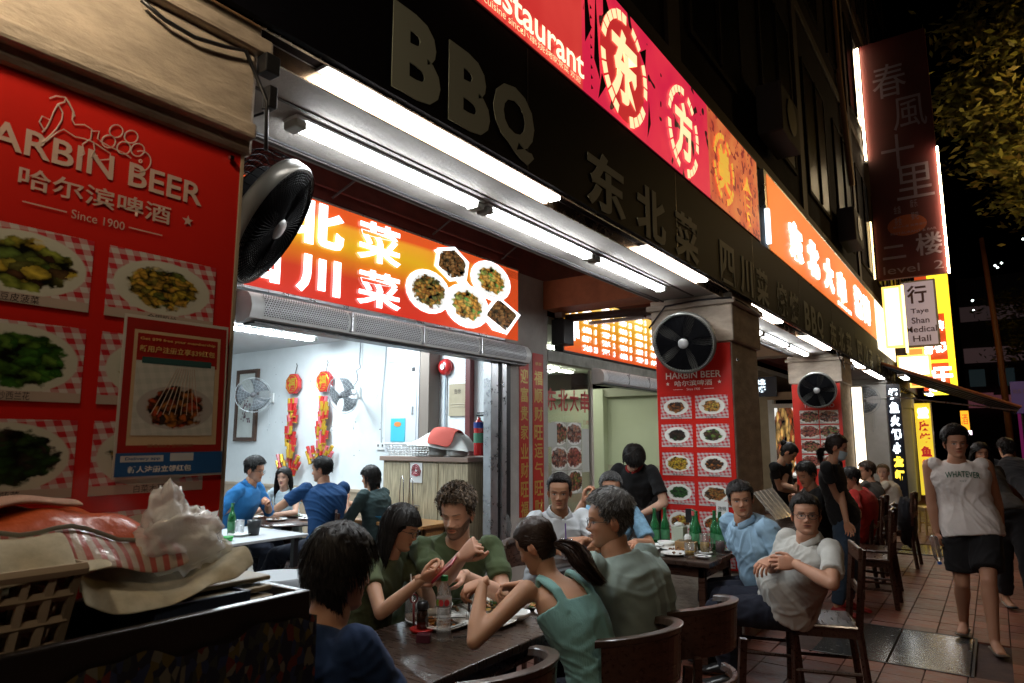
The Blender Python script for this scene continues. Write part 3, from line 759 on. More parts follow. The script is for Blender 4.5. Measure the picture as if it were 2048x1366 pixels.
TUBEIN = glow('tube_light_indoor', (.82, .94, 1.0), 80)
TROUGHL = glow('trough_light', (1.0, .95, .90), 15)

# ---- ground
def tile_mat():
    m = mat('terracotta_tile', (.150, .048, .029), .42, var=.35, vscale=9, bump=.25, bscale=30, rvar=.12, spec=.45)
    nt = m.node_tree; L = nt.links; oi = nt.nodes.new('ShaderNodeObjectInfo'); hs = nt.nodes.new('ShaderNodeHueSaturation')
    b = nt.nodes['Principled BSDF']; src = b.inputs['Base Color'].links[0].from_socket
    mr = nt.nodes.new('ShaderNodeMapRange'); mr.inputs[3].default_value = .62; mr.inputs[4].default_value = 1.3
    L.new(oi.outputs['Random'], mr.inputs[0]); L.new(mr.outputs[0], hs.inputs['Value']); L.new(src, hs.inputs['Color']); L.new(hs.outputs[0], b.inputs['Base Color'])
    return m
TILE = tile_mat()
g = MB().box(-300, 300, -60, 400, -.3, -.16).build('ground', mat('asphalt', (.035, .034, .034), .8, var=.3, vscale=3, bump=.3)); struct(g)
walk = MB().box(-4.3, 2.6, -4, 60, -.15, -.012).build('walkway', mat('grout', (.050, .026, .020), .9, var=.3, vscale=8, bump=.3, bscale=60)); struct(walk)
MB().box(2.6, 2.75, -4, 60, -.16, .0).build('kerb', mat('kerb_stone', (.16, .15, .14), .8, var=.3, bump=.2), walk)
tm = MB(); tm.box(-.121, .121, -.121, .121, -.02, 0)
tme = tm.mesh('tile', TILE)
SL = [(-1.285, -.785), (-.775, -.275)]; SY = (5.80, 6.86)
cnt = 0
for j in range(25):
    for i in range(12):
        x = -1.66+.25*i; y = 4.42+.25*j
        if x < -1.3 and y < 5.6: continue
        if -1.42 < x < -.15 and SY[0]-.13 < y < SY[1]+.06: continue
        o = bpy.data.objects.new('tile', tme); COL.objects.link(o); o.parent = walk
        o.location = (x, y, random.uniform(-.0022, .0012)); o.rotation_euler = (random.uniform(-.004, .004), random.uniform(-.004, .004), 0); cnt += 1
# rest of the paving as one piece: real tiles joined
mb = MB()
for j in range(-12, 120):
    for i in range(-10, 17):
        x = -1.66+.25*i; y = 4.42+.25*j
        near = (0 <= i < 12 and 0 <= j < 25 and not (x < -1.3 and y < 5.6))
        if near or (-1.42 < x < -.15 and SY[0]-.13 < y < SY[1]+.06): continue
        if -1.42 < x < -.15 and 11.3 < y < 12.5: continue
        z = random.uniform(-.003, .001); mb.box(x-.121, x+.121, y-.121, y+.121, z-.014, z)
o = mb.build('paving', TILE, walk); o['kind'] = 'stuff'
SLABM = mat('dark_granite', (.055, .058, .056), .20, var=.4, vscale=16, bump=.10, bscale=90, rvar=.10, coat=.2)
for a, b in SL:
    MB().box(a, b, SY[0], SY[1], -.02, .002).build('drain_slab', SLABM, walk, bevel=.004)
    MB().box(a, b, 11.4, 12.4, -.02, .002).build('drain_slab', SLABM, walk, bevel=.004)
MB().box(-1.30, -.26, SY[0]-.025, SY[0]-.005, -.02, .004).build('drain_frame', BLACKM, walk)
MB().box(-.268, -.25, SY[0]-.025, SY[1]+.02, -.02, .004).build('drain_frame', BLACKM, walk)
MB().box(-1.30, -.26, SY[1]+.005, SY[1]+.02, -.02, .004).build('drain_frame', BLACKM, walk)
fl = MB().box(-13, -4.3, -4, 30, -.15, .03).build('shop_floor', mat('shop_floor_tile', (.20, .19, .17), .4, var=.2, vscale=3)); struct(fl)

# ---- the shophouse row
house = thing('shophouse', 'dark multi-storey shophouse row over the eating house, windows unlit above the signs', 'building', (-3, 5, 0))
def hp(name, mb, m, bevel=0, smooth=False): return mb.build(name, m, house, bevel=bevel, smooth=smooth)
hp('beam', MB().box(-2.43, -1.79, -4, 26, 2.845, 3.50), PLASTER)
hp('soffit_joint', MB().box(-2.40, -2.375, -4, 26, 2.838, 2.846).box(-2.05, -2.035, 1.2, 5.6, 2.840, 2.846), mat('joint_dark', (.08, .07, .065), .8))
hp('fascia_backing', MB().box(-1.786, -1.69, -4, 26, 2.86, 3.46), DARKWALL)
CH = MB()
for (z0, z1, x0, x1) in ((2.80, 2.857, -1.796, -1.788), (2.828, 2.857, -1.702, -1.690)): CH.box(x0, x1, -4, 26, z0, z1)
hp('light_channel', CH, mat('channel_golden_reflect', (.62, .45, .30), .25, metal=1, rvar=.1))  # chrome-like metal; the golden reflection is put into its colour
hp('walkway_ceiling', MB().box(-4.42, -2.43, -4, 26, 3.80, 3.9), PLASTER)
hp('shopfront_wall', MB().box(-4.45, -4.21, -4, 6.05, 3.50, 3.8).box(-4.45, -4.21, 6.05, 26, 3.46, 3.8).box(-4.6, -4.21, -4, 1.2, 0, 3.5), REDWALL)
hp('cross_beam', MB().box(-4.21, -2.43, 6.55, 6.95, 3.12, 3.45), mat('beam_orange', (.38, .12, .045), .6, var=.2))
hp('cross_beam', MB().box(-4.21, -2.43, 11.7, 12.1, 3.0, 3.45), PLASTER)
pier = hp('pier', MB().box(-4.50, -4.20, 5.80, 6.64, 0, 3.46), PLASTER, bevel=.008)
hp('shutter_rail', MB().box(-4.22, -4.10, 5.60, 5.68, 0, 2.45).box(-4.22, -4.12, 5.44, 5.56, 0, 2.45), ALU, bevel=.005)
hp('shutter_track', MB().box(-4.21, -4.12, 5.565, 5.595, 0, 2.42).box(-4.21, -4.13, 5.69, 5.79, 0, 2.42), BLACKM)
hp('lintel', MB().box(-4.33, -4.20, 1.2, 6.04, 2.45, 2.64), mat('lintel_brown', (.10, .062, .045), .6, var=.3))
hp('lintel', MB().box(-4.33, -4.20, 6.65, 12, 2.52, 2.655), mat('lintel_grey', (.25, .25, .22), .6, var=.3))
# upper facade with storeys
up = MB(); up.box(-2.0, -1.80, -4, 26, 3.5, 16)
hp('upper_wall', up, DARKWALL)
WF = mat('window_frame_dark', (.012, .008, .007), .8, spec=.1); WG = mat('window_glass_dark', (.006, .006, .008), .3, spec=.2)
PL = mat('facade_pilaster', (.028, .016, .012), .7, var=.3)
for j in range(13):
    y = -3.2+2.25*j
    for z0 in (5.0, 8.2, 11.4):
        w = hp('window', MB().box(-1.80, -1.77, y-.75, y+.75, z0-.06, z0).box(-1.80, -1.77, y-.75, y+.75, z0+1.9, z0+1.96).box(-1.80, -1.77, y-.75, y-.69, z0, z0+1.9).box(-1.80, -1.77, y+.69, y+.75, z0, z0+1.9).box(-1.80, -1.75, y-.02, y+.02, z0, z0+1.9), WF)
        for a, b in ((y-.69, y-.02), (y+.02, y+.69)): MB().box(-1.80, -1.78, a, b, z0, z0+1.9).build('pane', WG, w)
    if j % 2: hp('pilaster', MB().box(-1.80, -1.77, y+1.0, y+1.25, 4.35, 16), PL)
for z in (4.40, 7.6, 10.8, 14.0): hp('ledge', MB().box(-1.80, -1.765, -4, 26, z, z+.16), PL, bevel=.01)
hp('drain_pipe', MB().tube([(-1.74, 13.2, 6.2), (-1.74, 12.6, 8.2), (-1.74, 12.6, 12)], .05, 8), mat('pipe_tan', (.30, .16, .08), .5))
# columns with capitals and mouldings
COLS = [(.31, 1.07), (5.67, 6.43), (10.67, 11.43), (15.67, 16.43), (20.67, 21.43)]
for i, (a, b) in enumerate(COLS):
    lab = ['cream concrete column under heavy cap, red beer menu poster on its street side, at left edge',
           'concrete column behind the beer bottle table, between the lantern sign and the menu poster',
           'concrete column carrying the narrow skewer menu poster, beyond the woman in a face mask',
           'white lit concrete column with a wall fan near its top, beyond the skewer poster',
           'far concrete column beside the tall yellow banner'][i]
    t = thing('column', lab, 'column', (-2.09, (a+b)/2, 0), 0, 'columns along the walkway')
    m = CREAM if i < 3 else mat('column_white', (.6, .6, .58), .6, var=.08)
    MB().box(-2.43, -1.75, a, b, 0, 2.43).build('shaft', m, t, bevel=.012)
    c = MB().box(-2.46, -1.72, a-.03, b+.03, 2.43, 2.75).build('capital', m, t, bevel=.015)
    MB().box(-2.49, -1.69, a-.06, b+.06, 2.75, 2.80).box(-2.46, -1.715, a-.035, b+.035, 2.80, 2.845).build('moulding', m, c, bevel=.01)
    if i == 0:
        MB().box(-2.0, -1.69, a-.5, b+.02, 2.47, 2.52).build('moulding', m, c, bevel=.01)  # lower moulding, extended to keep bulb light off the poster
        MB().tube([sight(283, 0, x=-1.70), sight(330, 40, x=-1.70), sight(390, 75, x=-1.70), sight(450, 93, x=-1.70), sight(492, 102, x=-1.70), (-1.69, 1.115, 2.60), (-1.69, 1.12, 2.45)], .006, 6).build('cable', BLACKP, t, smooth=True)
        MB().cbox((-1.70, 1.12, 2.72), (.05, .05, .06)).cbox((-1.70, 1.13, 2.62), (.04, .03, .07)).build('junction_box', BLACKP, t, bevel=.004)
    if i == 1:
        MB().cbox((-1.715, 5.70, 2.27), (.012, .05, .02)).build('bracket', STEEL, t)

# ---- shop interiors
def room_wall(name, mb, m, lab, cat='wall'):
    o = mb.build(name, m); tag(o, lab, cat); return o
w = room_wall('interior_wall', MB().box(-11.2, -4.5, 6.15, 6.40, 0, 3.0), WHITEWALL, 'bright white party wall of the first shop hung with firecracker garlands'); 
MB().box(-11.2, -5.75, 6.10, 6.148, .03, .93).build('wainscot', mat('wainscot_tan', (.40, .31, .22), .5, var=.1), w)
MB().box(-11.2, -5.75, 6.085, 6.148, .93, .965).build('dado_rail', mat('dado_tan', (.45, .36, .27), .5), w)
room_wall('interior_back_wall', MB().box(-11.4, -11.2, -.6, 6.4, 0, 3.0), WHITEWALL, 'white end wall deep inside the first shop at the far left')
room_wall('interior_side_wall', MB().box(-11.2, -4.6, -.8, -.6, 0, 3.0), WHITEWALL, 'white side wall of the first shop hidden behind the menu poster')
c = MB().box(-11.4, -4.34, -.8, 6.4, 2.96, 3.05).build('interior_ceiling', mat('ceiling_white', (.6, .62, .64), .8, var=.04)); struct(c)
w = room_wall('interior_wall', MB().box(-11.2, -4.4, 12.2, 12.4, 0, 2.62), GREENWALL, 'pale green party wall of the second shop beyond the bending waiter')
MB().box(-11.2, -4.4, 12.16, 12.198, .03, 1.12).build('wainscot', mat('tile_cream', (.42, .42, .32), .35, var=.1), w)
MB().box(-6.62, -6.30, 12.0, 12.195, 0, 2.60).build('pilaster', GREENWALL, w, bevel=.01)
MB().box(-11, -4.4, 12.05, 12.195, 2.45, 2.62).build('beam', mat('beam_green', (.36, .38, .28), .6), w)
room_wall('interior_back_wall', MB().box(-11.4, -11.2, 6.4, 12.4, 0, 3.1), GREENWALL, 'pale green end wall deep inside the second shop')
c = MB().box(-11.4, -4.34, 6.4, 12.4, 3.0, 3.1).build('interior_ceiling', mat('ceiling_green', (.5, .55, .45), .8)); struct(c)
w = room_wall('interior_wall', MB().box(-8, -4.4, 17.4, 17.6, 0, 3.2), mat('wall_tan', (.42, .32, .22), .6, var=.1), 'tan end wall of the third shop seen beside the skewer poster')
c = MB().box(-8, -4.34, 12.4, 26, 3.2, 3.3).build('interior_ceiling', PLASTER); struct(c)

def tube_light(x, y0, y1, z, lab, m=TUBE, w=.072, group='tube lights under the beam', axis='y'):
    t = thing('tube_light', lab, 'light', (x, (y0+y1)/2, z), 0, group)
    h = w/2; n = 8
    prof = [(x+h, z-.0125)]+[(x+h*math.cos(a), z-.022-abs(math.sin(a))*.022) for a in [PI*k/n for k in range(n+1)]]+[(x-h, z-.0125)]
    P = np.array([[(px_, y, pz) for px_, pz in prof] for y in (y0+.055, y1-.055)])
    d = MB().grid(P); d.build('diffuser', m, t, smooth=True)
    MB().box(x-h-.008, x+h+.008, y0, y1, z-.012, z).build('housing', WHITEP, t, bevel=.003)
    for a, b in ((y0, y0+.055), (y1-.055, y1)): MB().box(x-h-.004, x+h+.004, a, b, z-.048, z-.0125).build('end_cap', mat('end_cap', (.35, .34, .30), .4), t, bevel=.008)
    return t
for (a, b, l) in ((1.50, 2.68, 'nearest long white tube light under the beam, its grey end cap showing'), (2.71, 3.90, 'middle tube light of the near bay, behind the nearest one'), (3.93, 5.12, 'third tube light of the near bay, closest to the poster column'),
                  (6.75, 7.95, 'first tube light beyond the poster column, half hidden by its cap'), (8.0, 9.15, 'second tube light beyond the poster column'), (9.2, 10.35, 'third tube light beyond the poster column, just before the skewer column')):
    tube_light(-2.12, a, b, 2.84, l)
TR = [(1.38, 2.85, 'longest glaring strip in the channel under the black fascia, below the big letter B'), (3.95, 5.05, 'second strip in the fascia channel, above the first three characters'), (6.2, 7.35, 'third strip in the fascia channel, just past the poster column'), (8.6, 9.95, 'fourth strip in the fascia channel, above the skewer column'), (11.6, 12.9, 'fifth strip in the fascia channel beyond the skewer column'), (13.6, 15.4, 'farthest strip in the fascia channel before the white column')]
for a, b, l in TR:
    t = thing('strip_light', l, 'light', (-1.745, (a+b)/2, 2.83), 0, 'strip lights in the fascia channel')
    MB().box(-1.782, -1.715, a, b, 2.818, 2.845).build('diffuser', TROUGHL, t, bevel=.01)
    MB().box(-1.786, -1.704, a-.02, b+.02, 2.846, 2.858).build('housing', WHITEP, t)
for x, a, b, l in ((-7.35, 4.3, 5.75, 'indoor tube light on the white ceiling behind the curtain unit'), (-6.03, 2.6, 3.8, 'indoor tube light whose end glares beside the menu poster'), (-5.6, 4.6, 5.8, 'indoor tube light hidden above the cabinet'), (-8.9, 2.0, 3.2, 'indoor tube light deep in the first shop')):
    tube_light(x, a, b, 2.955, l, TUBEIN, .16, 'tube lights inside the first shop')
G2 = glow('tube_light_warm', (1.0, 1.0, .86), 34)
for x, a, b, l in ((-6.80, 10.3, 11.1, 'short tube light on the green shop ceiling, left of a pair'), (-6.98, 11.2, 11.95, 'short tube light on the green shop ceiling, right of a pair'), (-5.3, 8.0, 9.2, 'tube light in the second shop behind its menu sign'), (-5.3, 9.6, 10.8, 'tube light in the second shop nearer the green wall')):
    tube_light(x, a, b, 2.995, l, G2, .13, 'tube lights inside the second shop')
tube_light(-5.4, 14.0, 15.2, 3.19, 'tube light inside the third shop', G2, .13)
tube_light(-3.3, 14.2, 15.4, 3.79, 'tube light on the walkway ceiling of the third bay', glow('tube_amber', (1, .80, .5), 9), .13)
# assumed warm bulb, out of frame, whose light falls on the near cap
t = thing('assumed_bulb_lamp', 'assumed unseen warm yellow bulb lamp above the cap of the near column', 'lamp', (-1.45, .30, 3.0), 0)
LB_ = (-1.40, .34, 2.90)
MB().lathe([(0, -.05), (.03, -.04), (.036, 0), (.02, .03), (.012, .05)], 14, LB_).build('bulb', glow('bulb_warm_assumed', (1, .80, .54), 250), t, smooth=True)
MB().tube([(-1.40, .34, 2.95), (-1.40, .34, 3.0), (-1.69, .34, 3.02)], .012, 8).build('lamp_arm', BLACKM, t)

mb = MB()
for k in range(34):
    x_, z_ = random.uniform(-9.0, -6.3), random.uniform(1.0, 2.7); mb.cbox((x_, 6.1485, z_), (random.uniform(.006, .03), .002, random.uniform(.004, .014)), 0, R=Matrix.Rotation(random.uniform(-1, 1), 3, 'Y'))
o = mb.build('wall_scuffs', mat('scuff_grey', (.16, .16, .16), .8), COL.objects['interior_wall']); o['kind'] = 'stuff'
t = thing('cable', 'thin dark cables strung along the soffit past the tube lights', 'cable', (-2.3, 3, 2.83))
MB().tube([(-2.33, -.5+.4*k, 2.832-.006*math.sin(k*1.7)**2) for k in range(28)], .006, 6).build('wire', BLACKP, t, smooth=True)
MB().tube([(-2.33, 1.3, 2.83), (-2.28, 1.36, 2.80), (-2.17, 1.42, 2.835)], .005, 6).build('wire', BLACKP, t, smooth=True)
MB().tube([(-2.47, 5.62, 2.60), (-2.3, 5.60, 2.78), (-2.0, 5.60, 2.80), (-1.72, 5.60, 2.79), (-1.66, 5.7, 2.76), (-1.67, 6.4, 2.74)], .008, 6).build('wire', BLACKP, t, smooth=True)
t = thing('cable', 'loop of cable hanging under the fascia just past the poster column', 'cable', (-1.7, 10, 2.8))
MB().tube([(-1.70, 10.2, 2.82), (-1.66, 10.35, 2.66), (-1.66, 10.5, 2.60), (-1.68, 10.62, 2.70), (-1.70, 10.7, 2.83)], .008, 6).build('wire', BLACKP, t, smooth=True)
t = thing('spotlight', 'small black spotlight bracket on the soffit past the skewer column', 'spotlight', (-1.9, 11.9, 2.7)); MB().cbox((-1.85, 11.9, 2.76), (.22, .16, .10)).build('body', BLACKP, t, bevel=.01); MB().tube([(-1.85, 11.9, 2.80), (-1.85, 11.9, 2.85)], .02, 6).build('bracket', BLACKM, t)

t = thing('wall_socket', 'double white wall socket low on the shop wall beside the cupboard', 'socket', (-6.4, 6.1, 1.3)); MB().cbox((-6.42, 6.14, 1.52), (.15, .02, .09)).build('plate', WHITEP, t, bevel=.004); MB().cbox((-6.38, 6.128, 1.53), (.02, .006, .03)).cbox((-6.46, 6.128, 1.53), (.02, .006, .03)).build('switches', BLACKP, t)['kind'] = 'stuff'
MB().tube([(-6.42, 6.14, 1.57), (-6.43, 6.14, 2.1), (-6.35, 6.14, 2.95)], .007, 6).build('conduit', mat('conduit_white', (.45, .48, .5), .5), t)
t = thing('cable', 'pale cable looping down from the shop ceiling above the tilted fan', 'cable', (-6.9, 6.1, 2.5)); MB().tube([(-6.85, 6.13, 2.95), (-6.85, 6.12, 2.62), (-6.80, 6.10, 2.55), (-6.88, 6.10, 2.52), (-6.86, 6.11, 2.40), (-6.95, 6.10, 2.28)], .008, 6).build('wire', mat('cable_grey', (.20, .22, .24), .5), t, smooth=True)
for k, (y_, z_) in enumerate(((2.6, 5.1), (7.3, 4.75), (11.8, 4.7))):
    t = thing('air_conditioner', 'dark outdoor air conditioner unit on the unlit facade, '+['above the crimson sign', 'above the orange sign', 'far along near the hanging banner'][k], 'air conditioner', (-1.7, y_, z_-.1)); MB().box(-1.76, -1.50, y_-.4, y_+.4, z_, z_+.55).build('casing', mat('aircon_dim', (.05, .045, .045), .7, spec=.1), t, bevel=.02); MB().lathe([(0, 0), (.20, 0), (.20, .01), (0, .01)], 20, (-1.497, y_, z_+.28), R=Matrix.Rotation(PI/2, 3, 'Y')).build('fan_grille', BLACKM, t)
# ------------------------------------------------------------------ printed dishes (flat print)
def dish_mat(name, c1, c2, c3, plate=(.74, .76, .72), sx=.40, sy=.36, seed=0., gl=1.0, emit=0, cell=9, white_bg=False, fx=.27, fy=.24, bgc=(.45, .02, .03), cx=.5, cy=.52):
    if name in MATS: return MATS[name]
    m = bpy.data.materials.new(name); MATS[name] = m; m.use_nodes = True; N = m.node_tree.nodes; L = m.node_tree.links; b = N['Principled BSDF']
    def nd(t, **k):
        n = N.new(t)
        for a, v in k.items(): setattr(n, a, v)
        return n
    def M(op, a, bb=None, c=None):
        n = nd('ShaderNodeMath', operation=op)
        for i, v in enumerate((a, bb, c)):
            if v is None: continue
            if isinstance(v, (int, float)): n.inputs[i].default_value = v
            else: L.new(v, n.inputs[i])
        return n.outputs[0]
    def mix(f, a, bb):
        n = nd('ShaderNodeMix', data_type='RGBA')
        for s, v in ((0, f), (6, a), (7, bb)):
            if isinstance(v, (int, float)): n.inputs[s].default_value = v
            elif isinstance(v, tuple): n.inputs[s].default_value = (*v, 1)
            else: L.new(v, n.inputs[s])
        return n.outputs[2]
    uv = nd('ShaderNodeUVMap'); sp = nd('ShaderNodeSeparateXYZ'); L.new(uv.outputs[0], sp.inputs[0]); u, v = sp.outputs[0], sp.outputs[1]
    # gingham
    k = 16.0
    su = M('GREATER_THAN', M('FRACT', M('MULTIPLY', M('ADD', u, M('MULTIPLY', v, .25)), k*.5)), .5); sv = M('GREATER_THAN', M('FRACT', M('MULTIPLY', M('SUBTRACT', v, M('MULTIPLY', u, .12)), k*.42)), .5)
    ging = M('MULTIPLY', M('ADD', su, sv), .5)
    bgd = mix(ging, (.52, .47, .45), bgc) if not white_bg else mix(ging, (.5, .5, .46), (.42, .44, .40))
    nz = nd('ShaderNodeTexNoise'); nz.inputs['Scale'].default_value = 7; nz.inputs['Detail'].default_value = 4; L.new(uv.outputs[0], nz.inputs['Vector'])
    mpn = nd('ShaderNodeMapping'); mpn.inputs['Location'].default_value = (seed*3.7, seed*1.3, 0); L.new(uv.outputs[0], mpn.inputs[0]); L.new(mpn.outputs[0], nz.inputs['Vector'])
    def ell(rx, ry, wob=0, soft=.02):
        dx = M('DIVIDE', M('SUBTRACT', u, cx), rx); dy = M('DIVIDE', M('SUBTRACT', v, cy), ry)
        r = M('SQRT', M('ADD', M('MULTIPLY', dx, dx), M('MULTIPLY', dy, dy)))
        if wob: r = M('ADD', r, M('MULTIPLY', M('SUBTRACT', nz.outputs[0], .5), wob))
        mr = nd('ShaderNodeMapRange'); mr.inputs[1].default_value = 1-soft; mr.inputs[2].default_value = 1+soft; mr.inputs[3].default_value = 1; mr.inputs[4].default_value = 0
        L.new(r, mr.inputs[0]); return mr.outputs[0]
    col = mix(ell(sx, sy), bgd, plate)
    rim = M('MULTIPLY', ell(sx*.80, sy*.78, 0, .05), .22); col = mix(rim, col, tuple(a*.72 for a in plate))
    vo = nd('ShaderNodeTexVoronoi'); vo.inputs['Scale'].default_value = cell; mv = nd('ShaderNodeVectorMath', operation='ADD')
    wv = nd('ShaderNodeVectorMath', operation='SCALE'); wv.inputs['Scale'].default_value = .25; L.new(nz.outputs['Color'], wv.inputs[0]); L.new(mpn.outputs[0], mv.inputs[0]); L.new(wv.outputs[0], mv.inputs[1]); L.new(mv.outputs[0], vo.inputs['Vector'])
    sc = nd('ShaderNodeSeparateColor'); L.new(vo.outputs['Color'], sc.inputs[0])
    cr = nd('ShaderNodeValToRGB'); e = cr.color_ramp.elements; e[0].color = (*c1, 1); e[0].position = .15; e[1].color = (*c3, 1); e[1].position = .9; x = e.new(.5); x.color = (*c2, 1); L.new(sc.outputs[0], cr.inputs[0])
    shade = M('SUBTRACT', 1.25, M('MULTIPLY', vo.outputs['Distance'], 1.5)); fc = nd('ShaderNodeMix', data_type='RGBA', blend_type='MULTIPLY'); fc.inputs[0].default_value = 1; L.new(cr.outputs[0], fc.inputs[6]); L.new(shade, fc.inputs[7])
    col = mix(ell(fx, fy, .9, .05), col, fc.outputs[2])
    # caption band
    if not white_bg: pass
    L.new(col, b.inputs['Base Color']); b.inputs['Roughness'].default_value = .35
    if emit:
        L.new(col, b.inputs['Emission Color']); b.inputs['Emission Strength'].default_value = emit
    return m
G_ = (.03, .10, .02); Y_ = (.60, .42, .05); O_ = (.45, .16, .03); B_ = (.10, .045, .02); R_ = (.40, .05, .02); K_ = (.03, .02, .015); LG = (.15, .28, .05)
DISH = [dish_mat('print_meat_plate', B_, O_, K_, seed=1), dish_mat('print_fries', Y_, (.65, .35, .06), O_, seed=2, cell=12), dish_mat('print_liver_greens', K_, B_, G_, seed=3), dish_mat('print_beef_stir', B_, K_, LG, seed=4),
        dish_mat('print_egg_potato', Y_, (.7, .5, .04), O_, seed=5, fx=.32, fy=.28, cell=14), dish_mat('print_mince', K_, B_, O_, seed=6, cell=13), dish_mat('print_green_beans', G_, (.04, .16, .03), (.02, .05, .01), seed=7, cell=12), dish_mat('print_noodle_stew', B_, O_, (.3, .18, .05), seed=8, fx=.32, fy=.27, cell=11),
        dish_mat('print_glazed_pork', Y_, O_, R_, seed=9, sx=.34, sy=.42, fx=.28, fy=.26), dish_mat('print_chilli_chicken', R_, O_, G_, seed=10, fx=.36, fy=.28, cell=10)]
BIGD = {'yellow_greens': dish_mat('print_bean_sheets', B_, LG, Y_, seed=21, cell=7, sx=.46, sy=.42, fx=.36, fy=.33, plate=(.50, .50, .42)),
        'noodles': dish_mat('print_yellow_noodles', (.50, .36, .04), (.55, .30, .05), (.12, .14, .03), seed=22, cell=15, sx=.45, sy=.40, fx=.32, fy=.29, plate=(.50, .50, .42)),
        'broccoli': dish_mat('print_broccoli', (.02, .09, .01), (.05, .16, .02), (.10, .20, .03), seed=23, cell=9, sx=.46, sy=.44, fx=.36, fy=.34, plate=(.48, .48, .40)),
        'tofu': dish_mat('print_tofu', O_, Y_, G_, seed=24, cell=9, sx=.45, sy=.42, fx=.30, fy=.28, plate=(.48, .48, .40)),
        'spinach': dish_mat('print_spinach', (.015, .04, .01), (.02, .06, .01), K_, seed=25, cell=10, sx=.46, sy=.44, fx=.37, fy=.34, plate=(.48, .48, .40)),
        'cabbage': dish_mat('print_cabbage', Y_, (.35, .28, .06), G_, seed=26, cell=8, sx=.46, sy=.43, fx=.33, fy=.28, plate=(.48, .48, .40))}
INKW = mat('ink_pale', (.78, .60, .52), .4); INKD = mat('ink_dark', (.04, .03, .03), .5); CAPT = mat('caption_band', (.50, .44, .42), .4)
def pquad(facing, u0, u1, z0, z1, d, name, m, t):
    """flat print on a plane; facing X: u is y, d is x;  facing Y: u is x, d is y"""
    if facing == 'X': q = [(d, u0, z0), (d, u1, z0), (d, u1, z1), (d, u0, z1)]
    else: q = [(u0, d, z0), (u1, d, z0), (u1, d, z1), (u0, d, z1)]
    return MB().quad(*q).build(name, m, t)
def star(facing, u, z, r, d, m, t):
    pts = []
    for k in range(10):
        a = PI/2+k*PI/5; rr = r if k % 2 == 0 else r*.42; pu, pz = u+rr*math.cos(a), z+rr*math.sin(a)
        pts.append((d, pu, pz) if facing == 'X' else (pu, d, pz))
    return MB().add(pts, [tuple(range(10))]).build('star', m, t)
def beer_poster(lab, facing, u0, u1, zt, zb, d, dishes, rows, pitch, t0, beer='HARBIN BEER', cn='哈尔滨啤酒', loc=None, cap=True):
    s = (u1-u0)/.68; out = .003 if facing == 'X' else -.003
    t = thing('menu_poster', lab, 'poster', loc, 0, 'red beer menu posters on the columns')
    if facing == 'X': MB().box(d-.012, d, u0, u1, zb, zt).build('board', RED, t)
    else: MB().box(u0, u1, d, d+.012, zb, zt).build('board', RED, t)
    c = (u0+u1)/2; f = lambda u, z, o=1: (d+out*o, u, z) if facing == 'X' else (u, d+out*o, z)
    text(beer, .1*s, f(c, t0), facing, INKW, t, off=.0012, width=.50*s, height=.058*s)
    text(cn, .1*s, f(c, t0-.072*s), facing, INKW, t, off=.0012, width=.34*s, height=.050*s)
    for sg in (-1, 1): star(facing, c+sg*.235*s, t0-.072*s, .018*s, d+out, INKW, t)
    text('Since 1900', .03*s, f(c, t0-.125*s), facing, INKW, t, width=.12*s)
    for sg in (-1, 1): pquad(facing, c+sg*.14*s-.045*s, c+sg*.14*s+.045*s, t0-.127*s, t0-.124*s, d+out, 'rule_line', INKW, t)
    for r in range(rows):
        z1 = t0-.185*s-r*pitch; z0 = z1-pitch*.80
        for k in range(2):
            a = c-.31*s+k*.322*s; b = a+.288*s
            dm = dishes[(r*2+k) % len(dishes)]
            p = pquad(facing, a, b, z0, z1, d+out, 'dish_print', dm, t)
            if cap:
                pquad(facing, a, b, z0, z0+.012*s, d+out*1.3, 'caption_strip', CAPT, p)
                text(['锅包肉', '炸薯条', '溜肝尖', '孜然肉片', '黄金玉米', '鱼香肉丝', '干煸豆角', '猪肉粉条', '溜肉段', '辣子鸡丁', '白菜木耳', '清炒菠菜'][(r*2+k) % 12], .018*s, f((a+b)/2, z0+.008*s, 1.6), facing, INKD, p, width=.10*s)
    return t
beer_poster('tall red beer menu poster facing the camera behind the green bottles', 'Y', -2.425, -1.757, 2.42, .55, 5.655, DISH, 6, .243, 2.16, loc=(-2.09, 5.66, 0))
# near poster on the street side of the first column, larger print
t = thing('menu_poster', 'large dim red beer menu poster filling the left edge, horse cart emblem above the lettering', 'poster', (-1.74, .7, 0), 0, 'red beer menu posters on the columns')
MB().box(-1.748, -1.738, .31, 1.07, .6, 2.44).build('board', RED, t)
MB().box(-1.744, -1.734, 1.071, 1.08, .6, 2.45).build('edge_trim', mat('edge_trim', (.35, .28, .2), .5), t)
X = -1.735
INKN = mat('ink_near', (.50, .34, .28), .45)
f = lambda u, z, o=0: (X+o, u, z)
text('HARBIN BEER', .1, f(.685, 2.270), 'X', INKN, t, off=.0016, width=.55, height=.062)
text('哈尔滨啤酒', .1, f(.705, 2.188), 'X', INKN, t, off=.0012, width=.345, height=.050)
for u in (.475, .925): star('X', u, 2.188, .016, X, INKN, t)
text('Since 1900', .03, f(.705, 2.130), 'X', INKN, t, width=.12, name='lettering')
for a, b in ((.545, .635), (.775, .86)): pquad('X', a, b, 2.129, 2.132, X, 'rule_line', INKN, t)
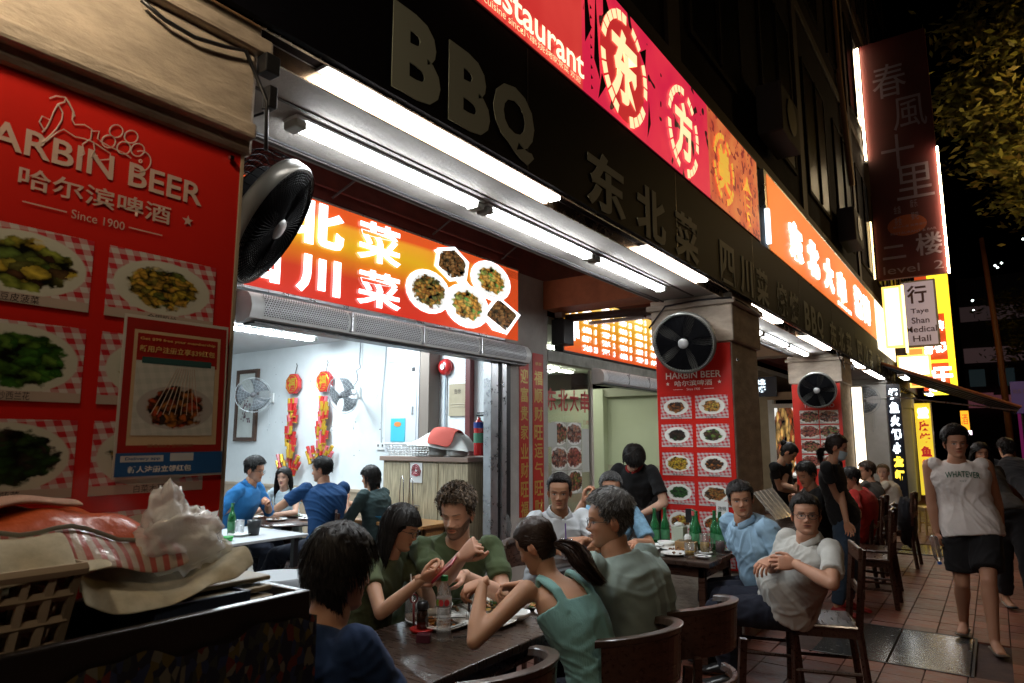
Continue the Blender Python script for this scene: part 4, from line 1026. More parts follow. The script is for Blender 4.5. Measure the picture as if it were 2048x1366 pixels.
# horse and cart emblem, drawn with thin strokes
em = MB()
def stroke(pts, w=.004): em.tube([sight(a/2.668, b/2.668, x=X+.0005) for a, b in pts], (w*.42, .0006), 6, up=(1, 0, 0))
for pts in ([(265, 525), (300, 512), (350, 520), (345, 545), (310, 555), (285, 600), (270, 640), (225, 620), (210, 650), (240, 700)],
            [(350, 520), (390, 590), (385, 640), (400, 665), (450, 665), (490, 690), (485, 740), (440, 770), (450, 820), (430, 835)],
            [(310, 555), (335, 600), (330, 640), (300, 690), (270, 720), (225, 760), (245, 755), (300, 710), (340, 690), (400, 730)],
            [(270, 640), (250, 680), (225, 705)], [(365, 540), (395, 600), (390, 625)], [(375, 560), (400, 620)],
            [(400, 730), (450, 740), (500, 760), (545, 790), (590, 820), (585, 850), (530, 855)], [(490, 700), (530, 700), (520, 740), (545, 760), (600, 790), (660, 815), (700, 845)],
            [(500, 760), (505, 800), (485, 840), (520, 830)]): stroke(pts)
def ring(cx, cy, rx, ry, a0=0, a1=2*PI):
    stroke([(cx+rx*math.cos(a0+(a1-a0)*k/14), cy+ry*math.sin(a0+(a1-a0)*k/14)) for k in range(15)])
for cx, cy in ((620, 700), (700, 730), (580, 755), (660, 790), (735, 800)): ring(cx, cy, 36, 34)
ring(750, 860, 55, 55, -1.9, 2.2); ring(750, 860, 8, 8)
em.build('emblem', INKN, t)
for (a, b, z1, z0, k, c_) in ((.735, 1.015, 2.075, 1.90, 'noodles', '金银粉丝'), (.42, .70, 2.075, 1.90, 'yellow_greens', '豆皮菠菜'), (.42, .70, 1.86, 1.685, 'broccoli', '清炒西兰花'), (.735, 1.015, 1.86, 1.685, 'tofu', '家常豆腐'),
                          (.42, .70, 1.645, 1.47, 'spinach', '蒜香菠菜'), (.735, 1.015, 1.645, 1.47, 'cabbage', '白菜木耳'), (.42, .70, 1.43, 1.255, 'spinach', '炒时蔬'), (.735, 1.015, 1.43, 1.255, 'tofu', '豆腐')):
    p = pquad('X', a, b, z0, z1, X, 'dish_print', BIGD[k], t)
    q = pquad('X', a, b, z0, z0+.022, X+.0006, 'caption_strip', mat('caption_near', (.42, .33, .28), .4), p)
    text(c_, .02, f((a+b)/2, z0+.011, .0012), 'X', INKD, p, width=.075)
MB().cbox((-1.728, 1.035, 2.405), (.012, .012, .012)).build('screw', STEEL, t)
# the small flyer pinned over it
t = thing('flyer', 'promotional flyer with skewers photo and blue foot taped over the near poster', 'flyer', (-1.73, .93, 0), 0)
A = [sight(251, 626, x=-1.722), sight(457, 655, x=-1.722), sight(443, 949, x=-1.722), sight(223, 960, x=-1.722)]
def fq(u0, v0, u1, v1, o):     # bilinear in the flyer, v down
    def g(u, v): return (A[0]*(1-u)+A[1]*u)*(1-v)+(A[3]*(1-u)+A[2]*u)*v+Vector((o, 0, 0))
    return [g(u0, v1), g(u1, v1), g(u1, v0), g(u0, v0)]
def fpart(n, u0, v0, u1, v1, o, m, par=None): return MB().quad(*fq(u0, v0, u1, v1, o)).build(n, m, par or t)
MB().slab([tuple(p) for p in fq(0, 0, 1, 1, 0)], (1, 0, 0), .003).build('sheet', mat('flyer_white', (.5, .47, .42), .3), t)
fpart('red_field', .02, .02, .98, .86, .0008, mat('flyer_red', (.30, .02, .015), .3)); fpart('cream_panel', .09, .09, .92, .80, .0014, mat('flyer_cream', (.50, .36, .22), .4))
fpart('red_header', .12, .11, .89, .30, .0020, mat('flyer_red', (.3, .02, .015)))
fpart('photo', .12, .28, .87, .74, .0026, dish_mat('print_skewers', R_, O_, K_, seed=31, cell=12, sx=.48, sy=.30, fx=.34, fy=.28, white_bg=True, plate=(.36, .34, .32), cy=.38, cx=.52))
sk = MB()
for k in range(9):
    a = fq(.50+.02*k, .30, .51+.02*k, .31, .003)[0]; b = fq(.28+.055*k, .60, .30, .61, .003)[0]; sk.tube([a, b], .0010, 4)
sk.build('skewer_print', mat('skewer_pale', (.35, .28, .22), .5), t)
fpart('ribbon', .17, .255, .83, .295, .0032, mat('flyer_teal', (.03, .08, .08), .4)); fpart('blue_foot', 0.01, .845, .99, .985, .0032, mat('flyer_blue', (.02, .09, .25), .35))
fpart('white_note', .05, .862, .42, .90, .0038, mat('flyer_pale', (.45, .47, .48), .4)); fpart('white_note', .48, .85, .70, .90, .0038, mat('flyer_pale', (.45, .47, .48)))
def ftext(s, u, v, w, h, m, off=.0004, o=.0044):
    p = fq(u, v, u+.01, v+.01, o)[3]
    sl = (A[1]-A[0]); me = text(s, .02, (0, 0, 0), 'X', m, t, width=w, height=h, off=off, rot=math.atan2(sl.z, sl.y)*(1-v)+math.atan2((A[2]-A[3]).z, (A[2]-A[3]).y)*v)
    me.location = p
ftext('Get $99 free your membership', .5, .145, .20, .009, mat('ink_gold', (.5, .33, .12), .4)); ftext('新用户注册立享$39红包', .5, .205, .20, .017, mat('ink_gold', (.5, .33, .12)))
ftext('美食BBQ 正宗美味', .48, .805, .12, .010, mat('ink_brown', (.25, .10, .05), .4)); ftext('新人注册立领红包', .40, .945, .16, .017, mat('ink_white', (.6, .6, .6), .4), .0006); ftext('Delivery app', .24, .882, .085, .009, mat('flyer_blue', (.02, .09, .25)))

# ---- black fascia with pale letters
t = thing('fascia_sign', 'long black fascia board with pale BBQ and Chinese lettering over the walkway', 'sign', (-1.67, 8, 2.8))
MB().box(-1.685, -1.66, -3, 25, 2.832, 3.452).build('board', mat('fascia_black', (.003, .0028, .005), .6, spec=.10), t)
FJ = MB()
for k in range(12): FJ.box(-1.6599, -1.6585, -1.2+1.83*k, -1.192+1.83*k, 2.84, 3.445)
FJ.build('panel_joint', mat('joint_black', (.02, .02, .022), .4), t)['kind'] = 'stuff'
LET = mat('letter_pale', (.27, .29, .235), .6, spec=.2)
def letters(seq, z=3.015, h=.335, m=LET, x=-1.655, par=t, off=.012, ext=.002):
    for ch, y, w in seq:
        text(ch, .4, (x, y, z), 'X', m, par, ext=ext, off=off, width=w, height=h, name='letter')
letters([('B', 1.715, .26), ('B', 2.03, .27), ('Q', 2.35, .32)], z=3.025, h=.34, off=.018)
letters([('东', 3.25, .46), ('北', 3.86, .44), ('菜', 4.47, .44), ('四', 5.36, .36), ('川', 5.88, .36), ('菜', 6.38, .40), ('烧', 7.10, .42), ('烤', 7.62, .42), ('B', 8.25, .28), ('B', 8.60, .28), ('Q', 8.96, .33), ('东', 9.8, .45), ('北', 10.4, .45), ('菜', 11.0, .45), ('四', 12.0, .42), ('川', 12.6, .42), ('菜', 13.2, .42), ('烧', 14.2, .42), ('烤', 14.8, .42), ('B', 15.7, .3), ('B', 16.1, .3), ('Q', 16.5, .34)])

# ---- upper red light-box with seals
def print_mat(name, base, hi, estr, scale=3, dark=None, th=.62, axis=None):
    if name in MATS: return MATS[name]
    m = bpy.data.materials.new(name); MATS[name] = m; m.use_nodes = True; N = m.node_tree.nodes; L = m.node_tree.links; b = N['Principled BSDF']
    tc = N.new('ShaderNodeTexCoord'); n = N.new('ShaderNodeTexNoise'); n.inputs['Scale'].default_value = scale; n.inputs['Detail'].default_value = 3
    mp = N.new('ShaderNodeMapping'); L.new(tc.outputs['Object'], mp.inputs[0]); L.new(mp.outputs[0], n.inputs['Vector'])
    cr = N.new('ShaderNodeValToRGB'); e = cr.color_ramp.elements; e[0].color = (*base, 1); e[0].position = .35; e[1].color = (*hi, 1); e[1].position = .68
    L.new(n.outputs[0], cr.inputs[0]); out = cr.outputs[0]
    if dark is not None:
        v = N.new('ShaderNodeTexNoise'); v.inputs['Scale'].default_value = scale*3.2; v.inputs['Detail'].default_value = 1; L.new(mp.outputs[0], v.inputs['Vector'])
        r2 = N.new('ShaderNodeMapRange'); r2.inputs[1].default_value = th; r2.inputs[2].default_value = th+.02; L.new(v.outputs[0], r2.inputs[0])
        mx = N.new('ShaderNodeMix'); mx.data_type = 'RGBA'; L.new(r2.outputs[0], mx.inputs[0]); L.new(out, mx.inputs[6]); mx.inputs[7].default_value = (*dark, 1); out = mx.outputs[2]
    L.new(out, b.inputs['Base Color']); L.new(out, b.inputs['Emission Color']); b.inputs['Emission Strength'].default_value = estr; b.inputs['Roughness'].default_value = .5
    return m
t = thing('lightbox_sign', 'long glowing crimson restaurant sign with cream round seals above the black fascia', 'sign', (-1.66, 3, 3.45))
MB().box(-1.80, -1.655, -3, 6.42, 3.458, 4.27).build('casing', BLACKM, t)
MB().quad((-1.650, -3, 3.462), (-1.650, 2.98, 3.462), (-1.650, 2.98, 4.24), (-1.650, -3, 4.24)).build('face', print_mat('sign_red', (.42, .022, .020), (.52, .045, .035), 1.0, 1.6), t)
MB().quad((-1.650, 2.98, 3.462), (-1.650, 5.0, 3.462), (-1.650, 5.0, 4.24), (-1.650, 2.98, 4.24)).build('face', print_mat('sign_crimson', (.50, .012, .045), (.62, .03, .05), .95, 2.2, (.012, .004, .004), .66), t)
MB().quad((-1.650, 5.0, 3.462), (-1.650, 6.38, 3.462), (-1.650, 6.38, 4.24), (-1.650, 5.0, 4.24)).build('face', print_mat('sign_coral', (.45, .06, .03), (.62, .17, .05), .8, 5, (.22, .02, .02), .60), t)
CR = glow('letter_cream', (1.0, .72, .38), .95, False); CR2 = glow('letter_gold', (.75, .42, .05), .75, False)
text('Restaurant', .3, (-1.640, 2.49, 3.59), 'X', glow('letter_cream_bright', (1.0, .86, .55), 1.15, False), t, off=.004, width=.98, height=.15)
for s_, y, w in (('Chinese', 1.9, .35), ('cuisine since', 2.25, .3), ('小串烧烤', 2.52, .28), ('家常菜 欢迎', 2.8, .28)): text(s_, .05, (-1.640, y, 3.492), 'X', CR, t, width=w, height=.036)
def seal(yc, zc, ry, rz, ch, m):
    mb = MB()
    for k in range(26):
        if k in (2, 5, 12, 18, 19, 24): continue
        a0, a1 = 2*PI*k/26+.02, 2*PI*(k+1)/26-.02; wj = random.uniform(.85, 1.2)
        pts = [(-1.640, yc+ry*(1+q*.09*wj)*math.cos(a), zc+rz*(1+q*.09*wj)*math.sin(a)) for q, a in ((-1, a0), (-1, a1), (1, a1), (1, a0))]
        mb.add(pts, [(0, 1, 2, 3)])
    mb.build('seal_ring', m, t)['kind'] = 'stuff'
    text(ch, .4, (-1.640, yc, zc), 'X', m, t, off=.016, width=ry*1.28, height=rz*1.45, name='seal_character')
MB().add([(-1.645, 3.48+.30*math.cos(a), 3.83+.345*math.sin(a)) for a in [2*PI*k/30 for k in range(30)]], [tuple(range(30))]).build('seal_field', glow('seal_red', (.42, .02, .02), .9, False), t)
seal(3.50, 3.83, .29, .33, '东', CR); seal(4.45, 3.80, .27, .31, '方', CR); seal(5.35, 3.82, .24, .28, '美', CR2)
text('食', .3, (-1.640, 6.0, 3.72), 'X', CR2, t, off=.008, width=.3, height=.5, name='seal_character')
mb = MB()
for k in range(9): mb.add([(-1.641, 3.06, 3.50+.06*k), (-1.641, 3.085, 3.515+.06*k), (-1.641, 3.06, 3.53+.06*k)], [(0, 1, 2)])
for a, b, c_ in (((3.00, 3.75), (3.07, 3.86), (3.00, 4.2)), ((3.10, 3.70), (3.17, 3.60), (3.13, 4.15)), ((3.22, 4.02), (3.30, 4.1), (3.22, 4.22)), ((3.14, 3.48), (3.24, 3.60), (3.19, 3.66)), ((3.80, 3.5), (3.86, 3.62), (3.84, 3.78)), ((3.72, 4.05), (3.80, 3.98), (3.82, 4.12))):
    mb.add([(-1.641, *a), (-1.641, *b), (-1.641, *c_)], [(0, 1, 2)])
mb.build('black_brush_print', mat('print_black', (.01, .006, .006), .5), t)['kind'] = 'stuff'

# ---- orange sign
t = thing('lightbox_sign', 'bright orange sign with white Chinese characters above the fascia, beyond the crimson one', 'sign', (-1.66, 10, 3.45))
MB().box(-1.80, -1.655, 6.66, 17, 3.458, 4.28).build('casing', ALU, t)
MB().quad((-1.650, 6.74, 3.465), (-1.650, 14.2, 3.465), (-1.650, 14.2, 4.25), (-1.650, 6.74, 4.25)).build('face', print_mat('sign_orange', (.62, .115, .018), (.72, .16, .03), 1.0, .5), t)
WHT = glow('letter_white', (1, .97, .95), 2.4)
for ch, y in (('东', 7.82), ('北', 8.72), ('大', 9.68), ('串', 10.62)):
    text(ch, .5, (-1.635, y, 3.80), 'X', WHT, t, ext=.008, off=.030, width=.62, height=.44, name='letter')
for ch, y in (('猪', 12.1), ('脚', 13.0)): text(ch, .5, (-1.635, y, 3.83), 'X', WHT, t, ext=.008, off=.03, width=.7, height=.5, name='letter')
text('DONG BEI', .1, (-1.64, 10.8, 3.525), 'X', WHT, t, off=.004, width=1.1, height=.06)
MB().box(-1.66, -1.62, 6.62, 6.67, 3.5, 3.85).build('end_tube', glow('cold_white', (.75, .9, 1), 2), t)
HOT = glow('sign_hot_white', (1, .86, .62), 2.6); GOLD = glow('sign_gold', (1, .62, .12), 1.4)
MB().quad((-1.645, 14.22, 3.3), (-1.645, 17, 3.3), (-1.645, 17, 4.25), (-1.645, 14.22, 4.25)).build('face', HOT, t)
def boxsign(lab, x0, x1, y, z0, z1, m, frame, group='glaring signs at the far end'):
    t = thing('projecting_sign', lab, 'sign', ((x0+x1)/2, y, z0), 0, group)
    MB().box(x0, x1, y, y+.14, z0, z1).build('casing', frame, t)
    MB().quad((x0+.04, y-.004, z0+.04), (x1-.04, y-.004, z0+.04), (x1-.04, y-.004, z1-.04), (x0+.04, y-.004, z1-.04)).build('face', m, t)
    return t
t = boxsign('tall overexposed cream light box left of the medical hall sign', -1.62, -1.28, 15.2, 3.42, 4.66, glow('sign_cream', (1, .78, .40), 2.0), GOLD)
MB().box(-1.28, -1.24, 15.18, 15.3, 3.3, 4.66).build('edge_tube', glow('edge_gold', (1, .75, .3), 2.5), t)
boxsign('low overexposed white light box under the medical hall sign', -1.60, -.98, 16.8, 2.95, 3.42, HOT, GOLD)
t = boxsign('amber light box with small lamps beside the yellow neon sign', -1.62, -1.25, 19.5, 2.9, 3.9, glow('sign_amber', (.9, .25, .05), 1.2), GOLD)
# ---- banner of the upper floor restaurant
t = thing('banner_sign', 'tall dark red vertical banner reading level 2 hung out from the upper floors', 'sign', (-1.1, 15.5, 4.87), 0)
MB().box(-1.70, -.48, 15.5, 15.62, 4.87, 10.1).build('panel', mat('banner_red', (.05, .003, .004), .6, var=.2, vscale=1.5), t)
IB = mat('ink_lilac', (.16, .12, .15), .6)
for ch, x, z, w, h in (('春', -1.2, 9.15, .62, .75), ('風', -.88, 8.35, .6, .7), ('十', -1.15, 7.55, .6, .75), ('里', -.9, 6.85, .66, .72)): text(ch, .5, (x, 15.49, z), 'Y', IB, t, width=w, height=h, name='letter')
text('二', .5, (-1.37, 15.49, 5.42), 'Y', IB, t, off=.012, width=.42, height=.28, name='letter'); text('楼', .5, (-.75, 15.49, 5.50), 'Y', IB, t, off=.008, width=.46, height=.46, name='letter')
text('level  2', .3, (-1.06, 15.49, 5.05), 'Y', IB, t, width=1.05, height=.17)
for s_, x, z in (('金盏', -1.25, 6.30), ('茶舍', -1.25, 6.05), ('音乐', -.95, 6.38), ('餐吧', -.95, 6.12)): text(s_, .1, (x, 15.49, z), 'Y', IB, t, width=.13, height=.16)
MB().add([(-1.1+.35*math.cos(a), 15.492, 5.95+.22*math.sin(a)) for a in [2*PI*k/24 for k in range(24)]], [tuple(range(24))]).build('sun_print', mat('print_orange_dim', (.24, .05, .015), .6), t)
text('RESTAURANT & BAR', .1, (-1.0, 15.488, 5.80), 'Y', IB, t, width=.8, height=.05); text('春风十里 歌舞餐厅', .1, (-1.05, 15.488, 5.93), 'Y', IB, t, width=.6, height=.05)
LED = glow('led_warm', (1, .80, .50), 34); LEDD = glow('led_dotted', (1, .72, .35), 3)
MB().box(-1.755, -1.725, 15.44, 15.5, 7.5, 10.05).build('led_strip', LED, t); MB().box(-.475, -.443, 15.44, 15.5, 4.85, 7.46).build('led_strip', LED, t)
mb = MB()
for k in range(32): mb.box(-1.765, -1.735, 15.44, 15.5, 4.9+.039*k, 4.922+.039*k)
mb.build('led_strip', LEDD, t)
MB().box(-1.80, -1.68, 15.5, 15.56, 5.6, 5.64).box(-1.80, -1.7, 15.5, 15.56, 7.45, 7.5).build('bracket', BLACKM, t)
# ---- medical hall sign
t = boxsign('small pale hanging sign reading Medical Hall under the red banner', -1.62, -.87, 19, 3.85, 5.50, mat('sign_lilac_white', (.52, .44, .50), .5, emit=(.5, .40, .46), es=.30), mat('sign_edge', (.3, .28, .28), .5), None)
ID = mat('ink_plum', (.10, .05, .06), .5)
text('行', .5, (-1.27, 18.99, 5.15), 'Y', ID, t, off=.01, width=.42, height=.45, name='letter')
for s_, z in (('Taye', 4.72), ('Shan', 4.50), ('Medical', 4.28), ('Hall', 4.05)): text(s_, .3, (-1.24, 18.99, z), 'Y', ID, t, off=.004, width=.13*len(s_)*.72, height=.15)
# ---- yellow neon sign
t = thing('neon_sign', 'yellow framed red neon sign with white characters at the far end', 'sign', (-1.1, 22, 2.85), 0)
MB().box(-1.50, -.70, 22, 22.15, 2.85, 6.25).build('panel', glow('neon_panel_red', (.40, .045, .01), .9), t)
NY = glow('neon_yellow', (1, .72, .03), 1.3)
for q in ((-.86, -.70, 2.85, 6.25), (-1.50, -.70, 2.83, 2.93), (-1.50, -.70, 3.72, 3.80), (-1.50, -1.42, 3.72, 4.7), (-1.2, -.86, 5.1, 6.25)): MB().box(q[0], q[1], 21.94, 21.995, q[2], q[3]).build('neon_border', NY, t)
WN = glow('neon_white', (1, 1, .9), 4)
text('干', .5, (-1.02, 21.93, 3.32), 'Y', WN, t, off=.02, width=.46, height=.55, name='letter')
for ch, x, z in (('香', -1.32, 4.12), ('锅', -1.02, 4.14), ('辣', -1.02, 4.75)): text(ch, .4, (x, 21.93, z), 'Y', WN, t, off=.03, width=.28, height=.30, name='letter')
for x, z in ((-1.32, 3.45), (-1.22, 2.98)):
    MB().lathe([(0, -.06), (.14, -.03), (.15, 0), (.06, .05), (0, .06)], 16, (x, 21.8, z)).build('lamp_head', WN, t, smooth=True)

# ---- shop sign one
t = thing('shop_sign', 'backlit red and yellow shop sign with white characters and round food photos', 'sign', (-4.2, 4, 2.66))
MB().box(-4.33, -4.206, 1.9, 6.05, 2.66, 3.49).build('casing', ALU, t)
def grad_mat(name, stops_v, glow_c, estr):
    m = bpy.data.materials.new(name); MATS[name] = m; m.use_nodes = True; N = m.node_tree.nodes; L = m.node_tree.links; b = N['Principled BSDF']
    uv = N.new('ShaderNodeUVMap'); s_ = N.new('ShaderNodeSeparateXYZ'); L.new(uv.outputs[0], s_.inputs[0])
    nz = N.new('ShaderNodeTexNoise'); nz.inputs['Scale'].default_value = 1.6; nz.inputs['Detail'].default_value = 1; L.new(uv.outputs[0], nz.inputs['Vector'])
    ad = N.new('ShaderNodeMath'); ad.operation = 'MULTIPLY_ADD'; ad.inputs[1].default_value = .30; L.new(nz.outputs[0], ad.inputs[0]); L.new(s_.outputs[1], ad.inputs[2])
    cr = N.new('ShaderNodeValToRGB'); el = cr.color_ramp.elements
    for i, (p_, c_) in enumerate(stops_v):
        e = el[i] if i < 2 else el.new(p_); e.position = p_; e.color = (*c_, 1)
    L.new(ad.outputs[0], cr.inputs[0])
    cu = N.new('ShaderNodeValToRGB'); ce = cu.color_ramp.elements; ce[0].position = .62; ce[0].color = (1, 1, 1, 1); ce[1].position = .95; ce[1].color = (0, 0, 0, 1); L.new(s_.outputs[0], cu.inputs[0])
    mx = N.new('ShaderNodeMix'); mx.data_type = 'RGBA'; L.new(cu.outputs[0], mx.inputs[0]); mx.inputs[6].default_value = (*glow_c, 1); L.new(cr.outputs[0], mx.inputs[7])
    L.new(mx.outputs[2], b.inputs['Emission Color']); L.new(mx.outputs[2], b.inputs['Base Color']); b.inputs['Emission Strength'].default_value = estr; b.inputs['Roughness'].default_value = .22
    b.inputs['Coat Weight'].default_value = .5; b.inputs['Coat Roughness'].default_value = .08
    return m
GR = grad_mat('sign_red_yellow', [(.15, (.38, .020, .010)), (1.08, (.55, .07, .012)), (.42, (.38, .03, .012)), (.62, (.50, .13, .012)), (.80, (.55, .30, .012)), (.95, (.62, .26, .02))], (.50, .065, .015), 1.0)
MB().quad((-4.200, 1.92, 2.68), (-4.200, 6.03, 2.68), (-4.200, 6.03, 3.47), (-4.200, 1.92, 3.47)).build('face', GR, t)
WS = glow('letter_white_soft', (.95, .97, 1), 1.9)
for ch, y, z, w, h in (('东', 2.62, 3.275, .5, .345), ('北', 3.26, 3.275, .54, .35), ('菜', 3.93, 3.275, .50, .345), ('四', 2.72, 2.87, .45, .28), ('川', 3.30, 2.865, .42, .30), ('菜', 3.94, 2.87, .50, .31)):
    text(ch, .4, (-4.185, y, z), 'X', WS, t, ext=.004, off=.008 if ch == '菜' else .016, width=w, height=h, name='letter')
FD = [dish_mat('lit_food_a', (.25, .10, .02), (.45, .25, .05), (.08, .10, .03), seed=41, emit=.9, cell=10, fx=.44, fy=.44, sx=.5, sy=.5), dish_mat('lit_food_b', (.45, .20, .03), (.5, .32, .08), (.08, .25, .05), seed=42, emit=1.0, cell=9, fx=.40, fy=.40, sx=.5, sy=.5), dish_mat('lit_food_c', (.15, .06, .02), (.3, .15, .05), (.05, .04, .02), seed=43, emit=.9, cell=12, fx=.46, fy=.46, sx=.6, sy=.6)]
WF2 = glow('white_outline', (1, 1, 1), 1.5, False)
for (a, b, r, k, n) in ((858, 583, 38, 0, 20), (935, 612, 38, 1, 20), (905, 528, 32, 2, 6), (983, 562, 34, 1, 20), (1004, 630, 34, 2, 4)):
    c_ = sight(a, b, x=-4.19); rr = (sight(a, b-r, x=-4.19)-c_).z; ry = sight(a+r, b, x=-4.19).y-c_.y
    rot = {20: 0, 6: .4, 4: .25}[n]
    def disc(k_, x): return [(x, c_.y+ry*k_*math.cos(2*PI*i/n+rot), c_.z+rr*k_*math.sin(2*PI*i/n+rot)) for i in range(n)]
    MB().add(disc(1.14, -4.192), [tuple(range(n))]).build('outline', WF2, t)
    MB().add(disc(.92, -4.188), [tuple(range(n))], 0, [[(.5+.5*math.cos(2*PI*i/n+rot), .5+.5*math.sin(2*PI*i/n+rot)) for i in range(n)]]).build('dish_print', FD[k], t)
MB().slab([tuple(sight(a, b, x=-4.189)) for a, b in ((868, 500), (885, 495), (1010, 668), (985, 660))][::-1], (1, 0, 0), .002).build('outline', WF2, t)
# ---- shop sign two: menu grid
t = thing('menu_sign', 'backlit orange menu sign with rows of white words over the second shop', 'sign', (-4.2, 9, 2.67))
MB().box(-4.33, -4.206, 7.0, 11.6, 2.668, 3.46).build('casing', BLACKM, t)
GR2 = grad_mat('sign_orange_menu', [(.12, (.46, .05, .012)), (1.1, (.75, .50, .12)), (.45, (.52, .15, .012)), (.75, (.58, .27, .015)), (.95, (.70, .42, .06))], (.65, .32, .03), 1.0)
MB().quad((-4.200, 7.02, 2.69), (-4.200, 11.58, 2.69), (-4.200, 11.58, 3.44), (-4.200, 7.02, 3.44)).build('face', GR2, t)
for ch, z in (('大', 3.27), ('串', 2.98)): text(ch, .4, (-4.187, 7.24, z), 'X', WS, t, ext=.002, off=.016, width=.26, height=.25 if ch == '大' else .30, name='letter')
items = ['羊肉串', '牛肉串', '鸡翅膀', '大鱿鱼', '韭菜卷', '金针菇', '烤茄子', '烤生蚝', '五花肉', '鸡心串', '板筋串', '大腰子', '烤馒头', '土豆片', '豆腐皮', '小黄鱼']
mk = MB()
for c_ in range(8):
    y = 7.58+.53*c_
    for r in range(6):
        z = 3.36-.118*r
        if c_ > 3 and r == 0: continue
        text(items[(r*5+c_*3) % 16], .09, (-4.188, y, z), 'X', WS, t, off=.0055, width=.24, height=.082)
        text(['2', '3', '15', '8', '5', '20'][(r+c_*2) % 6], .09, (-4.188, y+.235, z), 'X', WS, t, off=.0055, height=.078)
# ---- third shop's little signs
t = thing('window_sign', 'small pale blue lettered sign in the third shop beside the poster column', 'sign', (-3.6, 13.3, 2.3))
MB().box(-3.75, -3.30, 13.3, 13.36, 2.42, 2.80).build('panel', mat('panel_navy', (.02, .03, .06), .4), t)
for s_, z in (('东北', 2.70), ('烧烤', 2.56)): text(s_, .1, (-3.60, 13.29, z), 'Y', glow('letter_ice', (.75, .9, 1), 1.6, False), t, off=.006, width=.22, height=.12)
t = thing('menu_lightbox', 'narrow orange and black illuminated menu panel seen between the two columns', 'sign', (-3.2, 13.4, 0))
MB().box(-3.42, -2.98, 13.4, 13.5, .9, 2.28).build('frame', WHITEP, t)
MB().quad((-3.38, 13.395, .95), (-3.02, 13.395, .95), (-3.02, 13.395, 2.2), (-3.38, 13.395, 2.2)).build('face', dish_mat('lit_panel', (.5, .10, .02), (.05, .03, .02), (.6, .35, .1), seed=51, emit=.9, cell=7, fx=.6, fy=.6, sx=.8, sy=.8), t)
MB().box(-3.50, -3.42, 13.4, 13.55, 0, 2.45).build('post', WHITEP, t); MB().box(-3.5, -2.9, 13.38, 13.55, 2.36, 2.50).build('rail', mat('rail_tan', (.4, .28, .18), .5), t)
# ---- skewer poster on column three
t = thing('menu_poster', 'narrow red poster with raw skewer photos on the third column', 'poster', (-2.09, 10.65, 0), 0, 'red beer menu posters on the columns')
MB().box(-2.42, -1.76, 10.65, 10.665, .5, 2.42).build('board', mat('poster_red_lit', (.55, .03, .02), .35), t)
text('TSINGTAO', .1, (-2.06, 10.645, 2.10), 'Y', mat('ink_grey', (.5, .42, .42), .4), t, off=.002, width=.42, height=.06)
for r in range(4):
    for k in range(2):
        a = -2.33+.27*k; z1 = 2.03-.215*r
        pquad('Y', a, a+.255, z1-.195, z1, 10.645, 'dish_print', dish_mat('print_raw_%d' % ((r*2+k) % 4), (.45, .12, .10), (.5, .22, .12), [(.1, .2, .04), (.5, .4, .35), (.35, .08, .09), (.12, .25, .05)][(r*2+k) % 4], seed=60+r*2+k, white_bg=True, fx=.55, fy=.40, cell=8, sx=.6, sy=.5), t)
# ---- bright edge, neon column signs further on
t = thing('edge_lightbox', 'glaring warm vertical light panel on the street side of the skewer column', 'sign', (-1.7, 11.5, 0))
MB().box(-1.745, -1.60, 11.5, 11.58, .9, 2.42).build('casing', WHITEP, t)
MB().quad((-1.74, 11.495, .92), (-1.605, 11.495, .92), (-1.605, 11.495, 2.40), (-1.74, 11.495, 2.40)).build('face', glow('panel_warm_white', (1, .84, .62), 2.2), t)
t = thing('neon_column_sign', 'vertical neon sign with white and yellow characters on the lit white column', 'sign', (-1.6, 15.6, 0))
MB().box(-1.72, -1.48, 15.55, 15.65, .3, 2.72).build('panel', mat('panel_black_blue', (.01, .015, .03), .3), t)
for i, ch in enumerate('烤鱼火锅小龙虾'): text(ch, .3, (-1.60, 15.53, 2.52-.27*i), 'Y', glow('neon_ice', (.85, .95, 1), 3) if i < 5 else glow('neon_amber', (1, .7, .05), 2), t, off=.02, width=.17, height=.22, name='letter')
t = thing('banner_sign', 'tall yellow vertical banner with red characters by the far awning', 'sign', (-1.45, 20.6, 0))
MB().box(-1.66, -1.30, 20.55, 20.62, .2, 2.55).build('panel', glow('banner_yellow', (.80, .58, .04), .75), t)
for i, ch in enumerate('重庆烤鱼香锅'): text(ch, .3, (-1.47, 20.53, 2.30-.33*i), 'Y', glow('ink_red_lit', (.45, .02, .02), .6) if i else glow('neon_white_far', (1, 1, .9), 3), t, off=.015, width=.24, height=.27, name='letter')
MB().box(-1.30, -1.27, 20.5, 20.6, .2, 2.55).build('edge', WHITEP, t)
def cp(px, py, d):
    v = _F*_f+_R*(px-1024)+_U*(683-py); return Vector((0, 0, 1.6))+v*(d/_f)
